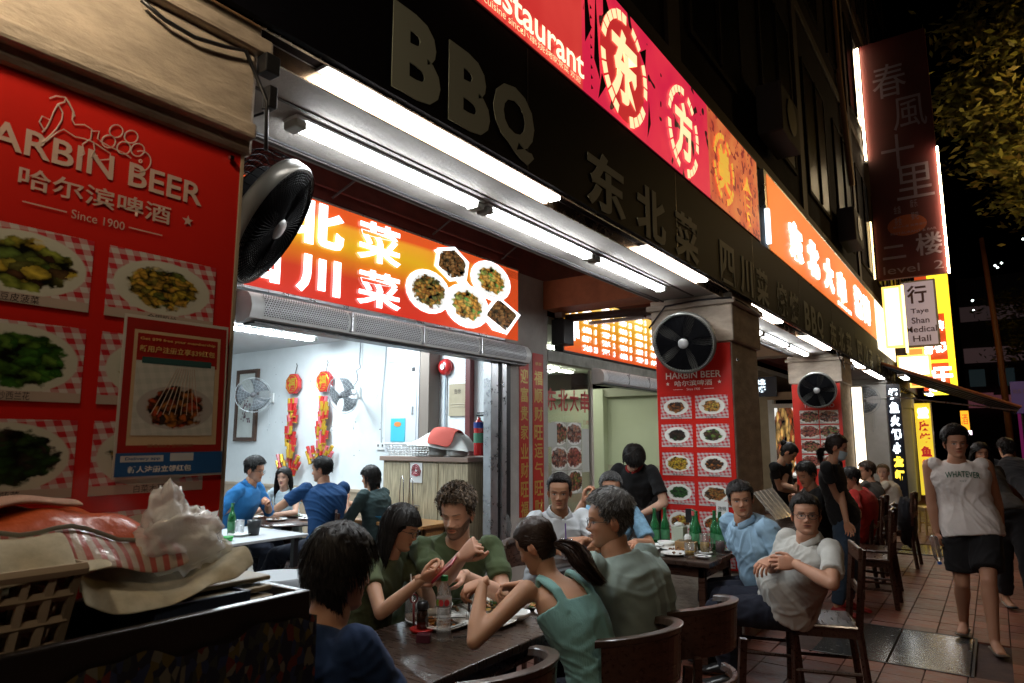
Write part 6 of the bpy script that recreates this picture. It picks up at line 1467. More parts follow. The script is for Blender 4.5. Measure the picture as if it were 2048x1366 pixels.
table('dining_table', 'dark table beyond the poster column where the clasped hands man sits', -2.35, -1.62, 6.95, 8.1, .75, TABLEW, lm=DWOOD)
table('dining_table', 'far dark table with the red shirted diner', -2.35, -1.70, 8.6, 9.9, .75, TABLEW, lm=DWOOD)
# ------------------------------------------------------------------ chairs
def chair_parts(t, wd=DWOOD, seatm=None, square=False):
    MB().box(-.21, .21, -.19, .22, .43, .46).build('seat', seatm or wd, t, bevel=.012, world=False); MB().box(-.19, .19, -.17, .20, .38, .428).build('apron', wd, t, world=False)
    for sx in (-1, 1):
        MB().tube([(sx*.18, .19, .378), (sx*.19, .20, 0)], (.019, .019), 4, up=(1, 0, 0)).build('leg', wd, t, world=False)
        if square: MB().tube([(sx*.19, -.23, 0), (sx*.185, -.19, .43), (sx*.185, -.24, .92)], (.022, .020), 4, up=(1, 0, 0)).build('leg', wd, t, world=False)
        else: MB().tube([(sx*.20, -.20, 0), (sx*.19, -.17, .43), (sx*.20, -.19, .70)], (.022, .022), 4, up=(1, 0, 0)).build('leg', wd, t, world=False)
    [MB().tube([(q, .19, .17), (q, -.19, .17)], .012, 6).build('stretcher', wd, t, world=False) for q in (-.185, .185)]
    if square:
        for z0, z1 in ((.84, .93), (.62, .68)): MB().cbox((0, -.225+.0, (z0+z1)/2), (.40, .022, z1-z0)).build('rail', wd, t, bevel=.006, world=False)
    else:
        def arc(z0, z1, r0, r1, sp_, dz):
            P = []
            for a in np.linspace(-sp_, sp_, 19):
                s_, c_ = math.sin(a), math.cos(a); dr = -dz*(abs(a)/sp_)**2
                P.append([(r0*s_, .02-r0*c_*1.02, z0+dr), (r1*s_, .02-r1*c_*1.02, z0+dr), (r1*s_*1.02, .02-(r1+.012)*c_*1.02, z1+dr), (r0*s_*1.02, .02-(r0+.012)*c_*1.02, z1+dr), (r0*s_, .02-r0*c_*1.02, z0+dr)])
            m = MB(); m.grid(npv(P)); m.add(P[0][:4], [(0, 1, 2, 3)]); m.add(P[-1][:4], [(3, 2, 1, 0)]); return m
        arc(.69, .87, .222, .246, 1.22, .02).build('backrest', wd, t, bevel=.004, world=False)
        arc(.868, .896, .214, .256, 1.30, .03).build('top_rail', mat('rail_worn', (.050, .030, .020), .34, var=.4, vscale=10, coat=.3), t, bevel=.006, world=False)
        arc(.54, .57, .215, .238, 1.15, .0).build('slat', wd, t, bevel=.004, world=False)
CHG = 'dark round-backed chairs around the tables'
def chair(lab, x, y, fac, group=CHG, **k):
    t = thing('chair', lab, 'chair', (x, y, 0), math.radians(fac), group); chair_parts(t, **k); return t
c0 = chair('empty dark round backed chair at the bottom edge, street side of the near table', -1.46, 1.90, 92)
def chair2(lab, x, y, fac): return dup(c0, (x, y, 0), math.radians(fac), lab)
chair2('dark round backed chair under the woman with the ponytail', -1.29, 2.56, 84)
chair2('dark round backed chair under the grey haired man in glasses', -1.24, 3.10, 80)
chair2('dark chair under the bearded man', -2.72, 2.95, -95); chair2('dark chair under the woman holding a phone', -2.76, 2.38, -92)
chair2('dark chair under the man in the foreground with his back turned', -1.66, 1.22, 0)
chair2('dark chair under the man in the open white shirt', -2.72, 4.12, -120); chair2('dark chair under the man in the blue patterned shirt', -2.72, 5.15, -95)
chair2('dark chair under the man in the pale blue polo', -1.42, 5.10, 105)
d0 = chair('dark straight backed chair under the reclining man in the grey polo', -1.02, 4.93, 108, 'dark straight-backed chairs', square=True)
def chair3(lab, x, y, fac, g=None): return dup(d0, (x, y, 0), math.radians(fac), lab)
chair3('dark straight backed chair with worn pale back beside the masked woman', -1.12, 7.75, 92); chair3('dark straight backed chair just behind the worn one', -1.18, 8.35, 90)
chair3('dark chair under the diner in the red shirt', -1.40, 8.75, 88); chair3('dark chair with a black jacket hung on it', -1.15, 10.3, 88); chair3('dark chair under the brown haired diner', -1.40, 9.55, 88)
YW = wood('yellow_wood', (.42, .28, .10), .4)
y0_ = chair('yellow wooden chair with slanted back near the yellow banner', -.95, 13.9, 110, 'yellow wooden chairs far along the walkway', square=True, wd=YW); dup(y0_, (-.70, 14.9, 0), math.radians(80), 'yellow wooden chair farthest along the walkway')
for i, (x, y, a, l) in enumerate(((-5.35, 4.25, 140, 'dark chair behind the man in the navy shirt inside the first shop'), (-5.0, 4.9, 120, 'dark chair under the person in dark green inside the first shop'), (-6.6, 4.0, -30, 'dark chair under the man in the blue shirt inside the first shop'))): chair3(l, x, y, a)
t = thing('plastic_stool', 'grey plastic stool standing behind the cart', 'stool', (-2.75, 1.95, 0)); P_ = mat('stool_grey', (.30, .33, .36), .45); q = cp(555, 1150, 3.2)
MB().lathe([(0, .0), (.15, 0), (.16, -.01), (.165, -.05), (.15, -.055)], 24, (q.x, q.y, q.z)).build('seat', P_, t, smooth='auto')
for a in range(4): MB().tube([(q.x+.13*math.cos(a*PI/2+.4), q.y+.13*math.sin(a*PI/2+.4), q.z-.04), (q.x+.17*math.cos(a*PI/2+.4), q.y+.17*math.sin(a*PI/2+.4), 0)], .02, 6).build('leg', P_, t)
o = crumple('jacket', '', '', (-1.02, 10.28, .55), (.12, .27, .34), BLACKP, 9, amp=.25).build('jacket', cloth('jacket_black', (.012, .012, .015)), smooth=True); tag(o, 'black jacket hanging over the back of a chair beyond the red shirt', 'jacket')
o = crumple('bag', '', '', (-1.48, 1.92, .58), (.17, .24, .16), BLACKP, 12, amp=.45).build('bag', mat('bag_black', (.014, .014, .018), .35, coat=.3), smooth=True); tag(o, 'black bag resting on the empty chair by the near table', 'bag')
o = crumple('bag', '', '', (-1.45, 2.12, .66), (.05, .09, .045), BLACKP, 15, amp=.45).build('pouch', mat('pouch_magenta', (.16, .01, .06), .3, coat=.4), smooth=True); tag(o, 'small shiny magenta pouch on the black bag', 'pouch')
# ------------------------------------------------------------------ the people
NAVY = cloth('cloth_navy', (.012, .030, .085)); OLIVE = cloth('cloth_olive', (.060, .085, .040)); OLIVE2 = cloth('cloth_olive_light', (.085, .105, .055))
TEAL = mat('cloth_teal_rib', (.17, .35, .33), .8, var=.06, vscale=9, bump=.25, bscale=60, stretch=(3, 3, .4), sheen=.1); SAGE = cloth('cloth_sage', (.26, .335, .31)); WHITEC = cloth('cloth_white_shirt', (.50, .53, .56)); BLUEP = cloth('cloth_pale_blue', (.25, .39, .52))
BLACKC = cloth('cloth_black', (.012, .012, .013)); DNAVY = cloth('cloth_dark_trousers', (.012, .014, .024)); DENIM = cloth('denim', (.035, .055, .085)); REDC = cloth('cloth_red', (.33, .02, .015)); CREAMC = cloth('cloth_cream', (.62, .56, .45))
GREYP = cloth('cloth_grey_polo', (.42, .42, .39)); WTEE = cloth('cloth_white_tee', (.64, .61, .58)); BLUES = cloth('cloth_blue_shirt', (.02, .13, .32)); NAVY2 = cloth('cloth_blue_tee', (.012, .050, .14)); DGREEN = cloth('cloth_dark_green', (.03, .05, .05)); DKBR = cloth('cloth_dark_brown', (.04, .035, .03))
HAW = mat('cloth_blue_pattern', (.17, .32, .45), .85, var=.45, vscale=16, bump=.1, bscale=300); BLKSH = mat('shoe_black', (.012, .012, .013), .35, coat=.3); REDSH = mat('shoe_red', (.25, .01, .01), .4); BRSH = mat('sandal_brown', (.05, .03, .02), .5)
ASK = (.42, .215, .128); ASK2 = (.46, .26, .165); PALE = (.54, .32, .225); DSK = (.34, .17, .095)
SEATL = lambda x, y, dx, dy, w=.10: {'L': ((x+dx-dy*w*0+(-dy)*w*2, y+dy+dx*w*2, .085), (dx, dy, .6)), 'R': ((x+dx+dy*w*2, y+dy-dx*w*2, .085), (dx, dy, .6))}
def seated_legs(p, yaw, reach=.40, spread=.12, down=.085):
    a = math.radians(yaw); f_ = npv((-math.sin(a), math.cos(a), 0)); r_ = npv((math.cos(a), math.sin(a), 0)); p = npv(p)
    out = {}
    for sd, sg in (('L', -1), ('R', 1)):
        q = p+f_*reach+r_*sg*spread; q[2] = down; out[sd] = (q, f_+npv((0, 0, 1.2)))
    return out
# 1 foreground man from behind
H = cp(682, 1143, 2.0)
human('man in navy tee in the foreground, thick black hair, back turned to the camera', (H.x-.02, H.y-.13, .56), H, -8, (-14, 8), {'L': dict(hand=(H.x-.20, H.y+.25, .64), hint=(-1, -.4, -.6)), 'R': dict(hand=(H.x+.16, H.y+.25, .64), hint=(1, -.3, -.6))}, seated_legs((H.x, H.y-.13, 0), 0), dict(mat=NAVY, sleeve=.75, off=.016), dict(mat=DNAVY),
      dict(type='short', even=1, n=10000, len=.050, th=.017, top=.020, back=.06, w=.0021, lift=.04, jit=.10, k=6, fwd=.0, crown=(0, -.065, .09), grav=.22), dict(skin=ASK), s=1.02, wide=1.02, shoe=dict(mat=BLKSH))
# 2 woman with phone
H = cp(803, 1058, 3.30)
W2 = human('woman with bob hair and glasses in olive tee holding a red phone', (H.x-.20, H.y-.06, .55), H, -92, (-62, 18), {'R': dict(hand=cp(845, 1158, 2.93), hint=(.3, -.6, -1), pose='pinch', dir=cp(890, 1140, 2.93)-cp(850, 1152, 2.95), palm=(0, .6, .6)), 'L': dict(hand=cp(850, 1165, 3.10), hint=(.2, .5, -1), pose='pinch', dir=cp(890, 1150, 3.02)-cp(850, 1165, 3.1), palm=(0, -.6, .5))}, seated_legs((H.x-.24, H.y-.06, 0), -90), dict(mat=OLIVE2, sleeve=.45), dict(mat=DNAVY),
      dict(type='bob', n=4200, len=.19, th=.012, top=.016, fringe=.055, clear=.008, w=.0034, jit=.05, k=9, grav=.3, back=.2), dict(skin=ASK2, fem=True, glasses=.0014, closed=False, eye=.55), shoe=dict(mat=BLKSH), s=.96, syaw=-80)
o = MB().cbox(tuple(cp(888, 1140, 2.90)), (.012, .07, .14), R=Matrix.Rotation(.9, 3, 'Y')@Matrix.Rotation(.5, 3, 'Z')).build('phone', mat('phone_red', (.30, .015, .02), .3, coat=.4), bevel=.004); tag(o, 'red phone held by the woman with glasses', 'phone')
# 3 bearded man
H = cp(913, 1030, 3.42)
human('bearded curly haired man in olive tee resting a fist before his chest', (H.x-.30, H.y+.06, .56), H, -98, (-162, 12), {'R': dict(hand=cp(925, 1112, 2.98), hint=(.5, -.1, -2), pose='fist', dir=cp(962, 1080, 2.95)-cp(926, 1112, 3.0), palm=(-.2, .8, -.6)), 'L': dict(hand=cp(925, 1150, 3.22), hint=(.3, 1, -.35), pose='relaxed', dir=(-.3, -1, -.1), palm=(-.1, 0, -1))}, seated_legs((H.x-.30, H.y+.06, 0), -90), dict(mat=OLIVE, sleeve=.66, fold=.009), dict(mat=DNAVY),
      dict(type='curly', n=3600, len=.058, th=.010, top=.022, loose=.022, col=(.075, .050, .030), w=.0046, back=.30, lift=.6, hl=.82, cv=.6, k=9), dict(skin=PALE, beard=.93, beardcol=(.045, .025, .015), brow=(.05, .032, .02), closed=True, nose=1.1, open=.15), s=1.03, wide=1.06, syaw=-125, shoe=dict(mat=BLKSH), slouch=.04)
# 4 ponytail woman
H = cp(1072, 1095, 2.86)
human('woman with brown ponytail in teal ribbed tank top leaning over the near table', (-1.34, 2.50, .60), H, 80, (96, 26), {'L': dict(hand=cp(965, 1165, 2.74), hint=(.25, -1, -1.1), pose='pinch', dir=cp(935, 1172, 2.74)-cp(965, 1160, 2.74), palm=(-.2, .2, -1)), 'R': dict(hand=cp(1035, 1170, 3.02), hint=(0, 1, -1), pose='pinch', dir=cp(985, 1180, 2.98)-cp(1035, 1170, 3.0), palm=(0, -.5, -.7))}, seated_legs((-1.34, 2.50, 0), 88, .3), dict(mat=TEAL, type='tank', fold=.006, hem=-.02, off=.009, name='tank_top'), dict(mat=DNAVY),
      dict(type='pony', n=4200, th=.012, top=.016, tail=.25, tn=1300, tr=1.25, w=.003, col=(.030, .016, .010), gather=(0, -.108, -.02), jit=.05, back=.22, tdir=(-.1, -.75, 0)), dict(skin=(.46, .25, .15), fem=True, closed=True), s=.98, syaw=66, slouch=.06)
# 5 grey haired man
H = cp(1217, 1043, 3.02)
G5 = human('grey haired man in glasses and sage tee resting his chin on his hand', (-1.40, 2.98, .60), H, 84, (122, 4), {'R': dict(hand=cp(1178, 1112, 3.06), hint=(-.6, .3, -1), pose='fist', dir=cp(1190, 1085, 3.0)-cp(1178, 1112, 3.05), palm=(.7, -.3, .4)), 'L': dict(hand=(-1.80, 2.95, .80), hint=(.4, -.8, -1), pose='relaxed')}, seated_legs((-1.40, 2.98, 0), 84, .34), dict(mat=SAGE, sleeve=.72, fold=.010, off=.018), dict(mat=DNAVY),
      dict(type='short', n=4600, len=.034, th=.013, top=.024, col=(.10, .098, .095), cv=.8, w=.0024, back=.26, lift=.35, hl=.82, k=5), dict(skin=ASK, glasses=.0014, gcol=(.12, .06, .05), fat=.3, brow=(.05, .05, .05)), s=1.03, wide=1.0, thick=1.05, syaw=72, belly=.03, slouch=.055, shoe=dict(mat=BLKSH))
# 6 white shirt man
H = cp(1119, 986, 4.55)
human('man in open white short sleeved shirt with cropped hair, holding a drink', (H.x-.16, H.y+.12, .56), H, -125, (-152, 6), {'R': dict(hand=cp(1118, 1100, 4.15), hint=(-.5, -1, -1), pose='grip', dir=(.7, -.4, .1), palm=(.6, .6, 0)), 'L': dict(hand=cp(1165, 1080, 4.2), hint=(.6, .8, -1), pose='relaxed', dir=(-.5, -.8, 0), palm=(-.2, 0, -1))}, seated_legs((H.x-.16, H.y+.12, 0), -125), dict(mat=WHITEC, sleeve=.75, collar=True, fold=.011, off=.016), dict(mat=DNAVY),
      dict(type='short', n=2600, len=.020, th=.009, top=.016, back=.32, hl=.83, w=.003, lift=.5), dict(skin=DSK, brow=(.012, .01, .01)), s=1.0, wide=1.02, shoe=dict(mat=BLKSH))
t = thing('drink_cup', 'tall plastic cup with purple straw in the hand of the white shirted man', 'cup', tuple(cp(1135, 1085, 4.08))); c = cp(1133, 1098, 4.06)
MB().lathe([(0, -.06), (.030, -.06), (.040, .06), (.037, .06), (.028, -.055), (0, -.055)], 20, c).build('cup', mat('cup_clear', (.8, .8, .85), .1, trans=.8, alpha=.6), t, smooth=True); MB().tube([c+Vector((0, 0, -.04)), c+Vector((-.006, 0, .15))], .004, 6).build('straw', mat('straw_purple', (.12, .05, .25), .4), t)
# 7 patterned shirt man
H = cp(1222, 980, 5.1)
human('older man in blue patterned shirt raising a hand, seen behind the grey haired man', (H.x-.22, H.y+.05, .56), H, -110, (-148, 2), {'R': dict(hand=cp(1167, 1005, 4.85), hint=(-.2, -1, -.9), pose='pinch', dir=(.1, .1, 1), palm=(.7, .3, 0)), 'L': dict(hand=cp(1268, 1085, 4.75), hint=(.3, 1, -.5), pose='relaxed', dir=(.2, -1, 0), palm=(0, 0, -1))}, seated_legs((H.x-.22, H.y+.05, 0), -100), dict(mat=HAW, sleeve=.8, collar=True, off=.018), dict(mat=DNAVY),
      dict(type='short', n=2600, len=.03, th=.011, top=.018, back=.28, col=(.07, .07, .07), cv=.8, w=.003), dict(skin=ASK, glasses=0, brow=(.04, .04, .04), fat=.1), s=1.02, wide=1.06, syaw=-135, shoe=dict(mat=BLKSH))
# 8 bending waiter
H = cp(1268, 918, 5.9)
human('waiter in black polo with red collar bending over beside the poster column', (H.x-.12, H.y+.38, .93), H, -190, (-150, 62), {'R': dict(hand=(H.x-.16, H.y+.02, .98), hint=(-.8, 0, -.5)), 'L': dict(hand=(H.x+.02, H.y+.02, .95), hint=(.8, .2, -.6))}, {'L': ((H.x-.02, H.y+.42, .085), (0, -1, 0)), 'R': ((H.x-.24, H.y+.40, .085), (0, -1, 0))}, dict(mat=BLACKC, collar=True, cmat=REDC, sleeve=.7), dict(mat=DNAVY),
      dict(type='bob', n=2200, len=.075, th=.018, top=.02, w=.004, jit=.1, k=6, grav=.1, back=.2, fringe=.07), dict(skin=PALE), hi=False, s=1.0, shoe=dict(mat=BLKSH))
# 9 pale blue polo
H = cp(1482, 1000, 4.72)
human('man in pale blue polo looking at the camera, arm on the beer table', (-1.36, 5.16, .56), H, 98, (200, 4), {'R': dict(hand=cp(1487, 1086, 4.78), hint=(.1, .6, -1), pose='relaxed', dir=cp(1520, 1100, 4.65)-cp(1480, 1086, 4.8), palm=(0, .3, -1)), 'L': dict(hand=cp(1545, 1200, 4.55), hint=(1, 0, -1), pose='relaxed')}, seated_legs((-1.36, 5.16, 0), 98), dict(mat=BLUEP, sleeve=.72, collar=True, off=.018, fold=.010), dict(mat=DNAVY),
      dict(type='short', n=3200, len=.034, th=.013, top=.018, back=.26, hl=.79, w=.003, lift=.15), dict(skin=ASK, fat=.45, brow=(.015, .012, .012), nose=1.0), s=1.02, wide=1.10, thick=1.1, belly=.04, syaw=145, shoe=dict(mat=BLKSH), hside=-6)
# 10 grey polo, reclining
H = cp(1612, 1032, 4.18)
human('stout man in glasses and light grey polo leaning back with hands on his belly', (-1.17, 4.75, .56), H, 112, (196, -4), {'R': dict(hand=cp(1545, 1118, 4.18), hint=(-.3, .8, -1), pose='relaxed', dir=cp(1505, 1145, 4.10)-cp(1545, 1120, 4.18), palm=(.2, .6, -.6)), 'L': dict(hand=cp(1590, 1128, 3.98), hint=(1, -.4, -.25), pose='relaxed', dir=cp(1550, 1124, 4.02)-cp(1592, 1128, 3.98), palm=(0, .8, -.3))}, {'L': ((-1.52, 4.60, .085), (-.8, -.3, .7)), 'R': ((-1.62, 4.86, .085), (-.8, .1, .7))}, dict(mat=GREYP, sleeve=.70, collar=True, off=.016, fold=.009), dict(mat=DNAVY, loose=1.1),
      dict(type='short', n=3000, len=.030, th=.012, top=.018, back=.26, hl=.80, w=.003), dict(skin=(.43, .225, .14), fat=.6, glasses=.0018, open=.8, brow=(.02, .018, .018)), s=1.02, wide=1.06, thick=1.1, belly=.085, syaw=140, shoe=dict(mat=BLKSH))
# 11 masked woman standing
M11 = human('woman in face mask, black tee, jeans and red shoes leaning over the table', (-1.20, 7.0, .93), cp(1674, 896, 6.05), -95, (-78, 14), {'L': dict(hand=cp(1700, 1085, 5.9), hint=(-.4, -1, -.3), pose='relaxed', dir=(.2, .1, -1)), 'R': dict(hand=cp(1708, 1060, 6.2), hint=(-.6, 0, -1), pose='relaxed')}, {'L': ((-1.26, 7.22, .09), (1, -.4, 0)), 'Lf': (1, -.2, 0), 'R': ((-1.30, 6.95, .09), (1, 0, 0)), 'Rf': (1, -.2, 0)}, dict(mat=BLACKC, sleeve=.55), dict(mat=DENIM),
      dict(type='pony', n=2400, th=.012, top=.018, tail=.16, tn=260, w=.004, col=(.020, .012, .010), gather=(0, -.105, -.03), back=.2), dict(skin=ASK, fem=True), hi=True, s=.97, wide=1.05, shoe=dict(mat=REDSH))
I = M11; q = Soup(); x, y, z, T, P = head_grid(40, 40, 0, 0, True); mk = (T < .43) & (np.sin(P) > .15); V = np.stack([x*1.04, y+.014+.012*gs(x, .03)*gs(T-.33, .1), z], -1).reshape(-1, 3)*I['hs']
idx = np.arange(1600).reshape(40, 40); jn = np.roll(idx, -1, 1); f = np.stack([idx[:-1], jn[:-1], jn[1:], idx[1:]], -1).reshape(-1, 4); f = f[mk.reshape(-1)[f].all(1)]; q.add(V@I['HR'].T+I['head'], f, (1, 1, 1)); q.obj('face_mask', mat('mask_blue', (.40, .50, .55), .8), I['t'])
# 12 woman with a bun
human('waitress with hair in a bun, black shirt, bowing over the table beyond the poster', (-1.98, 8.25, .93), cp(1577, 907, 7.15), -100, (-75, 40), {'L': dict(hand=cp(1590, 975, 6.9), hint=(-.5, -.3, -1), pose='relaxed'), 'R': dict(hand=cp(1600, 985, 7.2), hint=(-.5, 0, -1))}, {'L': ((-2.0, 8.35, .09), (1, 0, 0)), 'R': ((-2.0, 8.12, .09), (1, 0, 0))}, dict(mat=BLACKC, sleeve=.5), dict(mat=DNAVY),
      dict(type='bun', n=1800, th=.011, top=.014, w=.004, gather=(0, -.10, .055), back=.2), dict(skin=ASK2, fem=True), hi=False, s=.94)
# 13 clasped hands man
human('dark haired man with clasped raised hands behind the masked woman', (-1.42, 7.45, .55), cp(1612, 950, 6.5), 110, (150, 20), {'R': dict(hand=cp(1588, 1010, 6.3), hint=(0, 0, -1), pose='fist', dir=(-.1, 0, 1)), 'L': dict(hand=cp(1597, 1008, 6.2), hint=(0, -.3, -1), pose='fist', dir=(-.2, 0, 1))}, seated_legs((-1.42, 7.45, 0), 100), dict(mat=BLACKC, sleeve=.5), dict(mat=DNAVY),
      dict(type='short', n=1800, len=.05, th=.016, w=.005), dict(skin=ASK), hi=False)
# 14-16 far diners
human('diner in red tee with pale blue sleeve hem bent over the far table', (-1.36, 8.75, .55), cp(1702, 958, 7.6), 80, (110, 20), {'L': dict(hand=cp(1672, 1012, 7.4), hint=(0, -1, -1), pose='grip'), 'R': dict(hand=(-1.85, 9.0, .85), hint=(0, 1, -1))}, seated_legs((-1.36, 8.75, 0), 80), dict(mat=REDC, sleeve=.75, off=.018), dict(mat=DNAVY),
      dict(type='short', n=1800, len=.05, th=.018, w=.005, back=.14), dict(skin=ASK), hi=False, s=1.0, slouch=.06)
human('brown haired diner in a dark shirt beyond the red shirt', (-1.36, 9.55, .55), cp(1733, 943, 8.6), 80, (115, 5), {'L': dict(hand=(-1.85, 9.4, .85), hint=(0, -1, -1)), 'R': dict(hand=(-1.85, 9.7, .85), hint=(0, 1, -1))}, seated_legs((-1.36, 9.55, 0), 80), dict(mat=DKBR, sleeve=.75), dict(mat=DNAVY),
      dict(type='curly', n=1500, len=.05, th=.016, w=.005, col=(.04, .022, .012)), dict(skin=ASK), hi=False, s=1.03)
human('person in a cream top with face lit amber at the far end of the tables', (-1.30, 11.6, .55), cp(1766, 945, 10.0), 95, (175, 0), {'L': dict(hand=(-1.75, 11.4, .85), hint=(0, -1, -1)), 'R': dict(hand=(-1.75, 11.8, .85), hint=(0, 1, -1))}, seated_legs((-1.30, 11.6, 0), 95), dict(mat=CREAMC, sleeve=1.6), dict(mat=DNAVY),
      dict(type='short', n=1200, len=.04, th=.012, w=.006, col=(.16, .10, .04)), dict(skin=PALE), hi=False, s=1.0, wide=1.1)
# 17 walking man
HW = cp(1912, 888, 5.62)
I = human('walking man in sleeveless white top reading WHATEVER, black shorts and sandals', (HW.x+.04, HW.y+.04, .93), HW, 190, (196, 2), {'R': dict(hand=cp(1876, 1085, 5.60), hint=(-.6, .3, .0), pose='grip', dir=(.15, -.15, -1), palm=(.9, .2, 0)), 'L': dict(hand=cp(2008, 1082, 5.62), hint=(.8, .3, 0), pose='relaxed', dir=(-.1, .1, -1), palm=(-.9, 0, 0))},
      {'L': ((-.13, 6.55, .09), (0, -1, 0)), 'Lf': (.25, -1, 0), 'R': ((-.34, 7.0, .10), (.1, -1, 0)), 'Rf': (-.1, -1, 0)}, dict(mat=WTEE, type='muscle', fold=.008, off=.024, hem=.12, name='sleeveless_top'), dict(mat=BLACKC, len=.80, name='shorts', loose=1.12),
      dict(type='short', n=3200, len=.040, th=.014, top=.032, back=.30, hl=.80, w=.003, lift=.55), dict(skin=(.40, .205, .125), fat=.25, brow=(.012, .01, .01)), s=1.04, wide=1.06, thick=1.05, shoe=dict(mat=BRSH, type='flip'))
# lettering laid over the chest
a1 = math.radians(190); fwd = npv((-math.sin(a1), math.cos(a1), 0)); rgt = -npv((math.cos(a1), math.sin(a1), 0))
def chest_text(s_, width, hgt, zc, m, arc=.012):
    me = text_mesh(s_, .1, .0, .0012); n = len(me.vertices); co = np.empty(n*3); me.vertices.foreach_get('co', co); co = co.reshape(-1, 3); co[:, 0] *= width/np.ptp(co[:, 0]); co[:, 1] *= hgt/np.ptp(co[:, 1])
    sm_ = I['shirt'].data; k = len(sm_.vertices); sv = np.empty(k*3); sm_.vertices.foreach_get('co', sv); sv = sv.reshape(-1, 3)
    c0_ = npv(I['C2'][9]); out = np.empty_like(co)
    for i in range(n):
        x_ = co[i, 0]; z_ = zc+co[i, 1]-arc*(x_/(width/2))**2
        base = c0_+rgt*x_; d = (sv-base); lat = np.abs(d@rgt); dz = np.abs(sv[:, 2]-z_); fr = (sv-c0_)@fwd; msk = (lat < .020) & (dz < .020) & (fr > 0)
        f_ = fr[msk].max() if msk.any() else .13
        out[i] = base+fwd*(f_+.004); out[i, 2] = z_
    me.vertices.foreach_set('co', out.ravel()); me.materials.clear(); me.materials.append(m); me.update(); o = place(me, 'lettering', I['t']); return o
chest_text('WHATEVER', .24, .048, 1.325, mat('ink_green', (.02, .10, .06), .6)); chest_text('EST', .05, .008, 1.27, mat('ink_green_pale', (.15, .2, .17), .6), 0)
t = thing('water_bottle', 'clear plastic water bottle with a blue cap held by the walking man', 'bottle', tuple(cp(1872, 1100, 5.52))); c = cp(1872, 1097, 5.5); dv = (cp(1878, 1118, 5.48)-cp(1866, 1072, 5.5)).normalized()
MB().tube([c-dv*.10, c-dv*.09, c+dv*.07, c+dv*.09, c+dv*.105], [.026, .032, .032, .020, .013], 16).build('body', mat('pet_clear', (.85, .9, .95), .06, trans=.9, alpha=.7), t, smooth=True); MB().tube([c+dv*.105, c+dv*.125], .015, 14).build('cap', mat('cap_blue', (.02, .10, .45), .4), t)
q = I['wr']['L']; MB().lathe([(.030, -.012), (.033, -.012), (.033, .012), (.030, .012)], 18, tuple(q)).build('wrist_band', BLACKP, I['t'])
# 18 woman behind, 19 tote person, 20 dark passer-by
human('long haired woman in dark clothes walking just behind the man in white', (.05, 8.15, .90), cp(1962, 908, 6.9), 195, (200, 4), {}, {'L': ((.18, 8.0, .09), (0, -1, 0)), 'R': ((-.04, 8.35, .09), (0, -1, 0))}, dict(mat=DKBR, sleeve=.3), dict(mat=BLACKC, loose=1.15),
      dict(type='long', n=2000, len=.42, th=.014, w=.005, jit=.05, k=9, grav=.3), dict(skin=ASK, fem=True), hi=False, s=.96, shoe=dict(mat=BLKSH, type='flip'))
I19 = human('passer-by in black with a cream tote bag on the shoulder, walking away on the right', (.42, 9.4, .93), cp(2012, 898, 8.0), 20, (30, 0), {}, {'L': ((.36, 9.3, .09), (0, -1, 0)), 'R': ((.55, 9.6, .09), (0, -1, 0))}, dict(mat=BLACKC, sleeve=1.5), dict(mat=BLACKC), dict(type='short', n=1400, len=.05, th=.016, w=.005), dict(skin=ASK), hi=False)
q = Vector(I19['sh']['R']); t = thing('tote_bag', 'cream tote bag hanging from the far passer-by at the right edge', 'bag', (q.x+.06, q.y, 1.0)); MB().cbox(q+Vector((.08, -.02, -.46)), (.10, .30, .34), .3).build('body', CREAMC, t, bevel=.02); MB().tube([q+Vector((.08, -.12, -.30)), q+Vector((.01, -.02, .04)), q+Vector((.08, .08, -.30))], .012, 6).build('strap', CREAMC, t)
# inside the first shop
H = cp(510, 942, 7.0)
human('man in blue shirt and glasses at the round table inside the shop', (H.x-.22, H.y-.10, .56), H, -60, (-58, 8), {'R': dict(hand=cp(475, 1010, 6.85), hint=(-.3, -.5, -1), pose='pinch'), 'L': dict(hand=cp(535, 1005, 6.9), hint=(0, .5, -1), pose='pinch')}, seated_legs((H.x-.22, H.y-.10, 0), -60), dict(mat=BLUES, collar=True, sleeve=1.05, off=.018), dict(mat=DNAVY), dict(type='short', n=2400, len=.035, th=.011, top=.028, back=.34, w=.004, lift=.5), dict(skin=ASK, glasses=.0016), hi=False, s=1.03, wide=1.1)
H = cp(567, 955, 7.6)
human('woman with long black hair and pale top facing out inside the shop', (H.x-.05, H.y+.12, .55), H, 205, (212, 4), {'L': dict(hand=(H.x+.18, H.y-.25, .80), hint=(1, 0, -1)), 'R': dict(hand=(H.x-.22, H.y-.25, .80), hint=(-1, 0, -1))}, seated_legs((H.x-.05, H.y+.12, 0), 205, .3), dict(mat=cloth('cloth_ice', (.45, .55, .60)), sleeve=.5), dict(mat=DNAVY), dict(type='long', n=2600, len=.36, th=.013, w=.004, jit=.05, k=10, grav=.3), dict(skin=PALE, fem=True, lip=(.35, .10, .10)), hi=True, s=.98)
H = cp(643, 940, 6.75)
human('man in navy tee turning his back to the camera inside the shop', (H.x+.12, H.y-.02, .60), H, 110, (118, 6), {'L': dict(hand=cp(597, 990, 6.75), hint=(-.6, -.6, -.6), pose='fist'), 'R': dict(hand=cp(620, 1000, 7.0), hint=(-.5, .5, -1))}, {'L': ((H.x-.45, H.y-.35, .085), (-1, -.4, .5)), 'R': ((H.x-.40, H.y+.05, .085), (-1, .2, .5))}, dict(mat=NAVY2, sleeve=.62, fold=.010), dict(mat=DNAVY, loose=1.1), dict(type='short', n=2400, len=.036, th=.013, w=.004, back=.3), dict(skin=ASK), hi=True, s=1.06, syaw=70, wide=1.06)
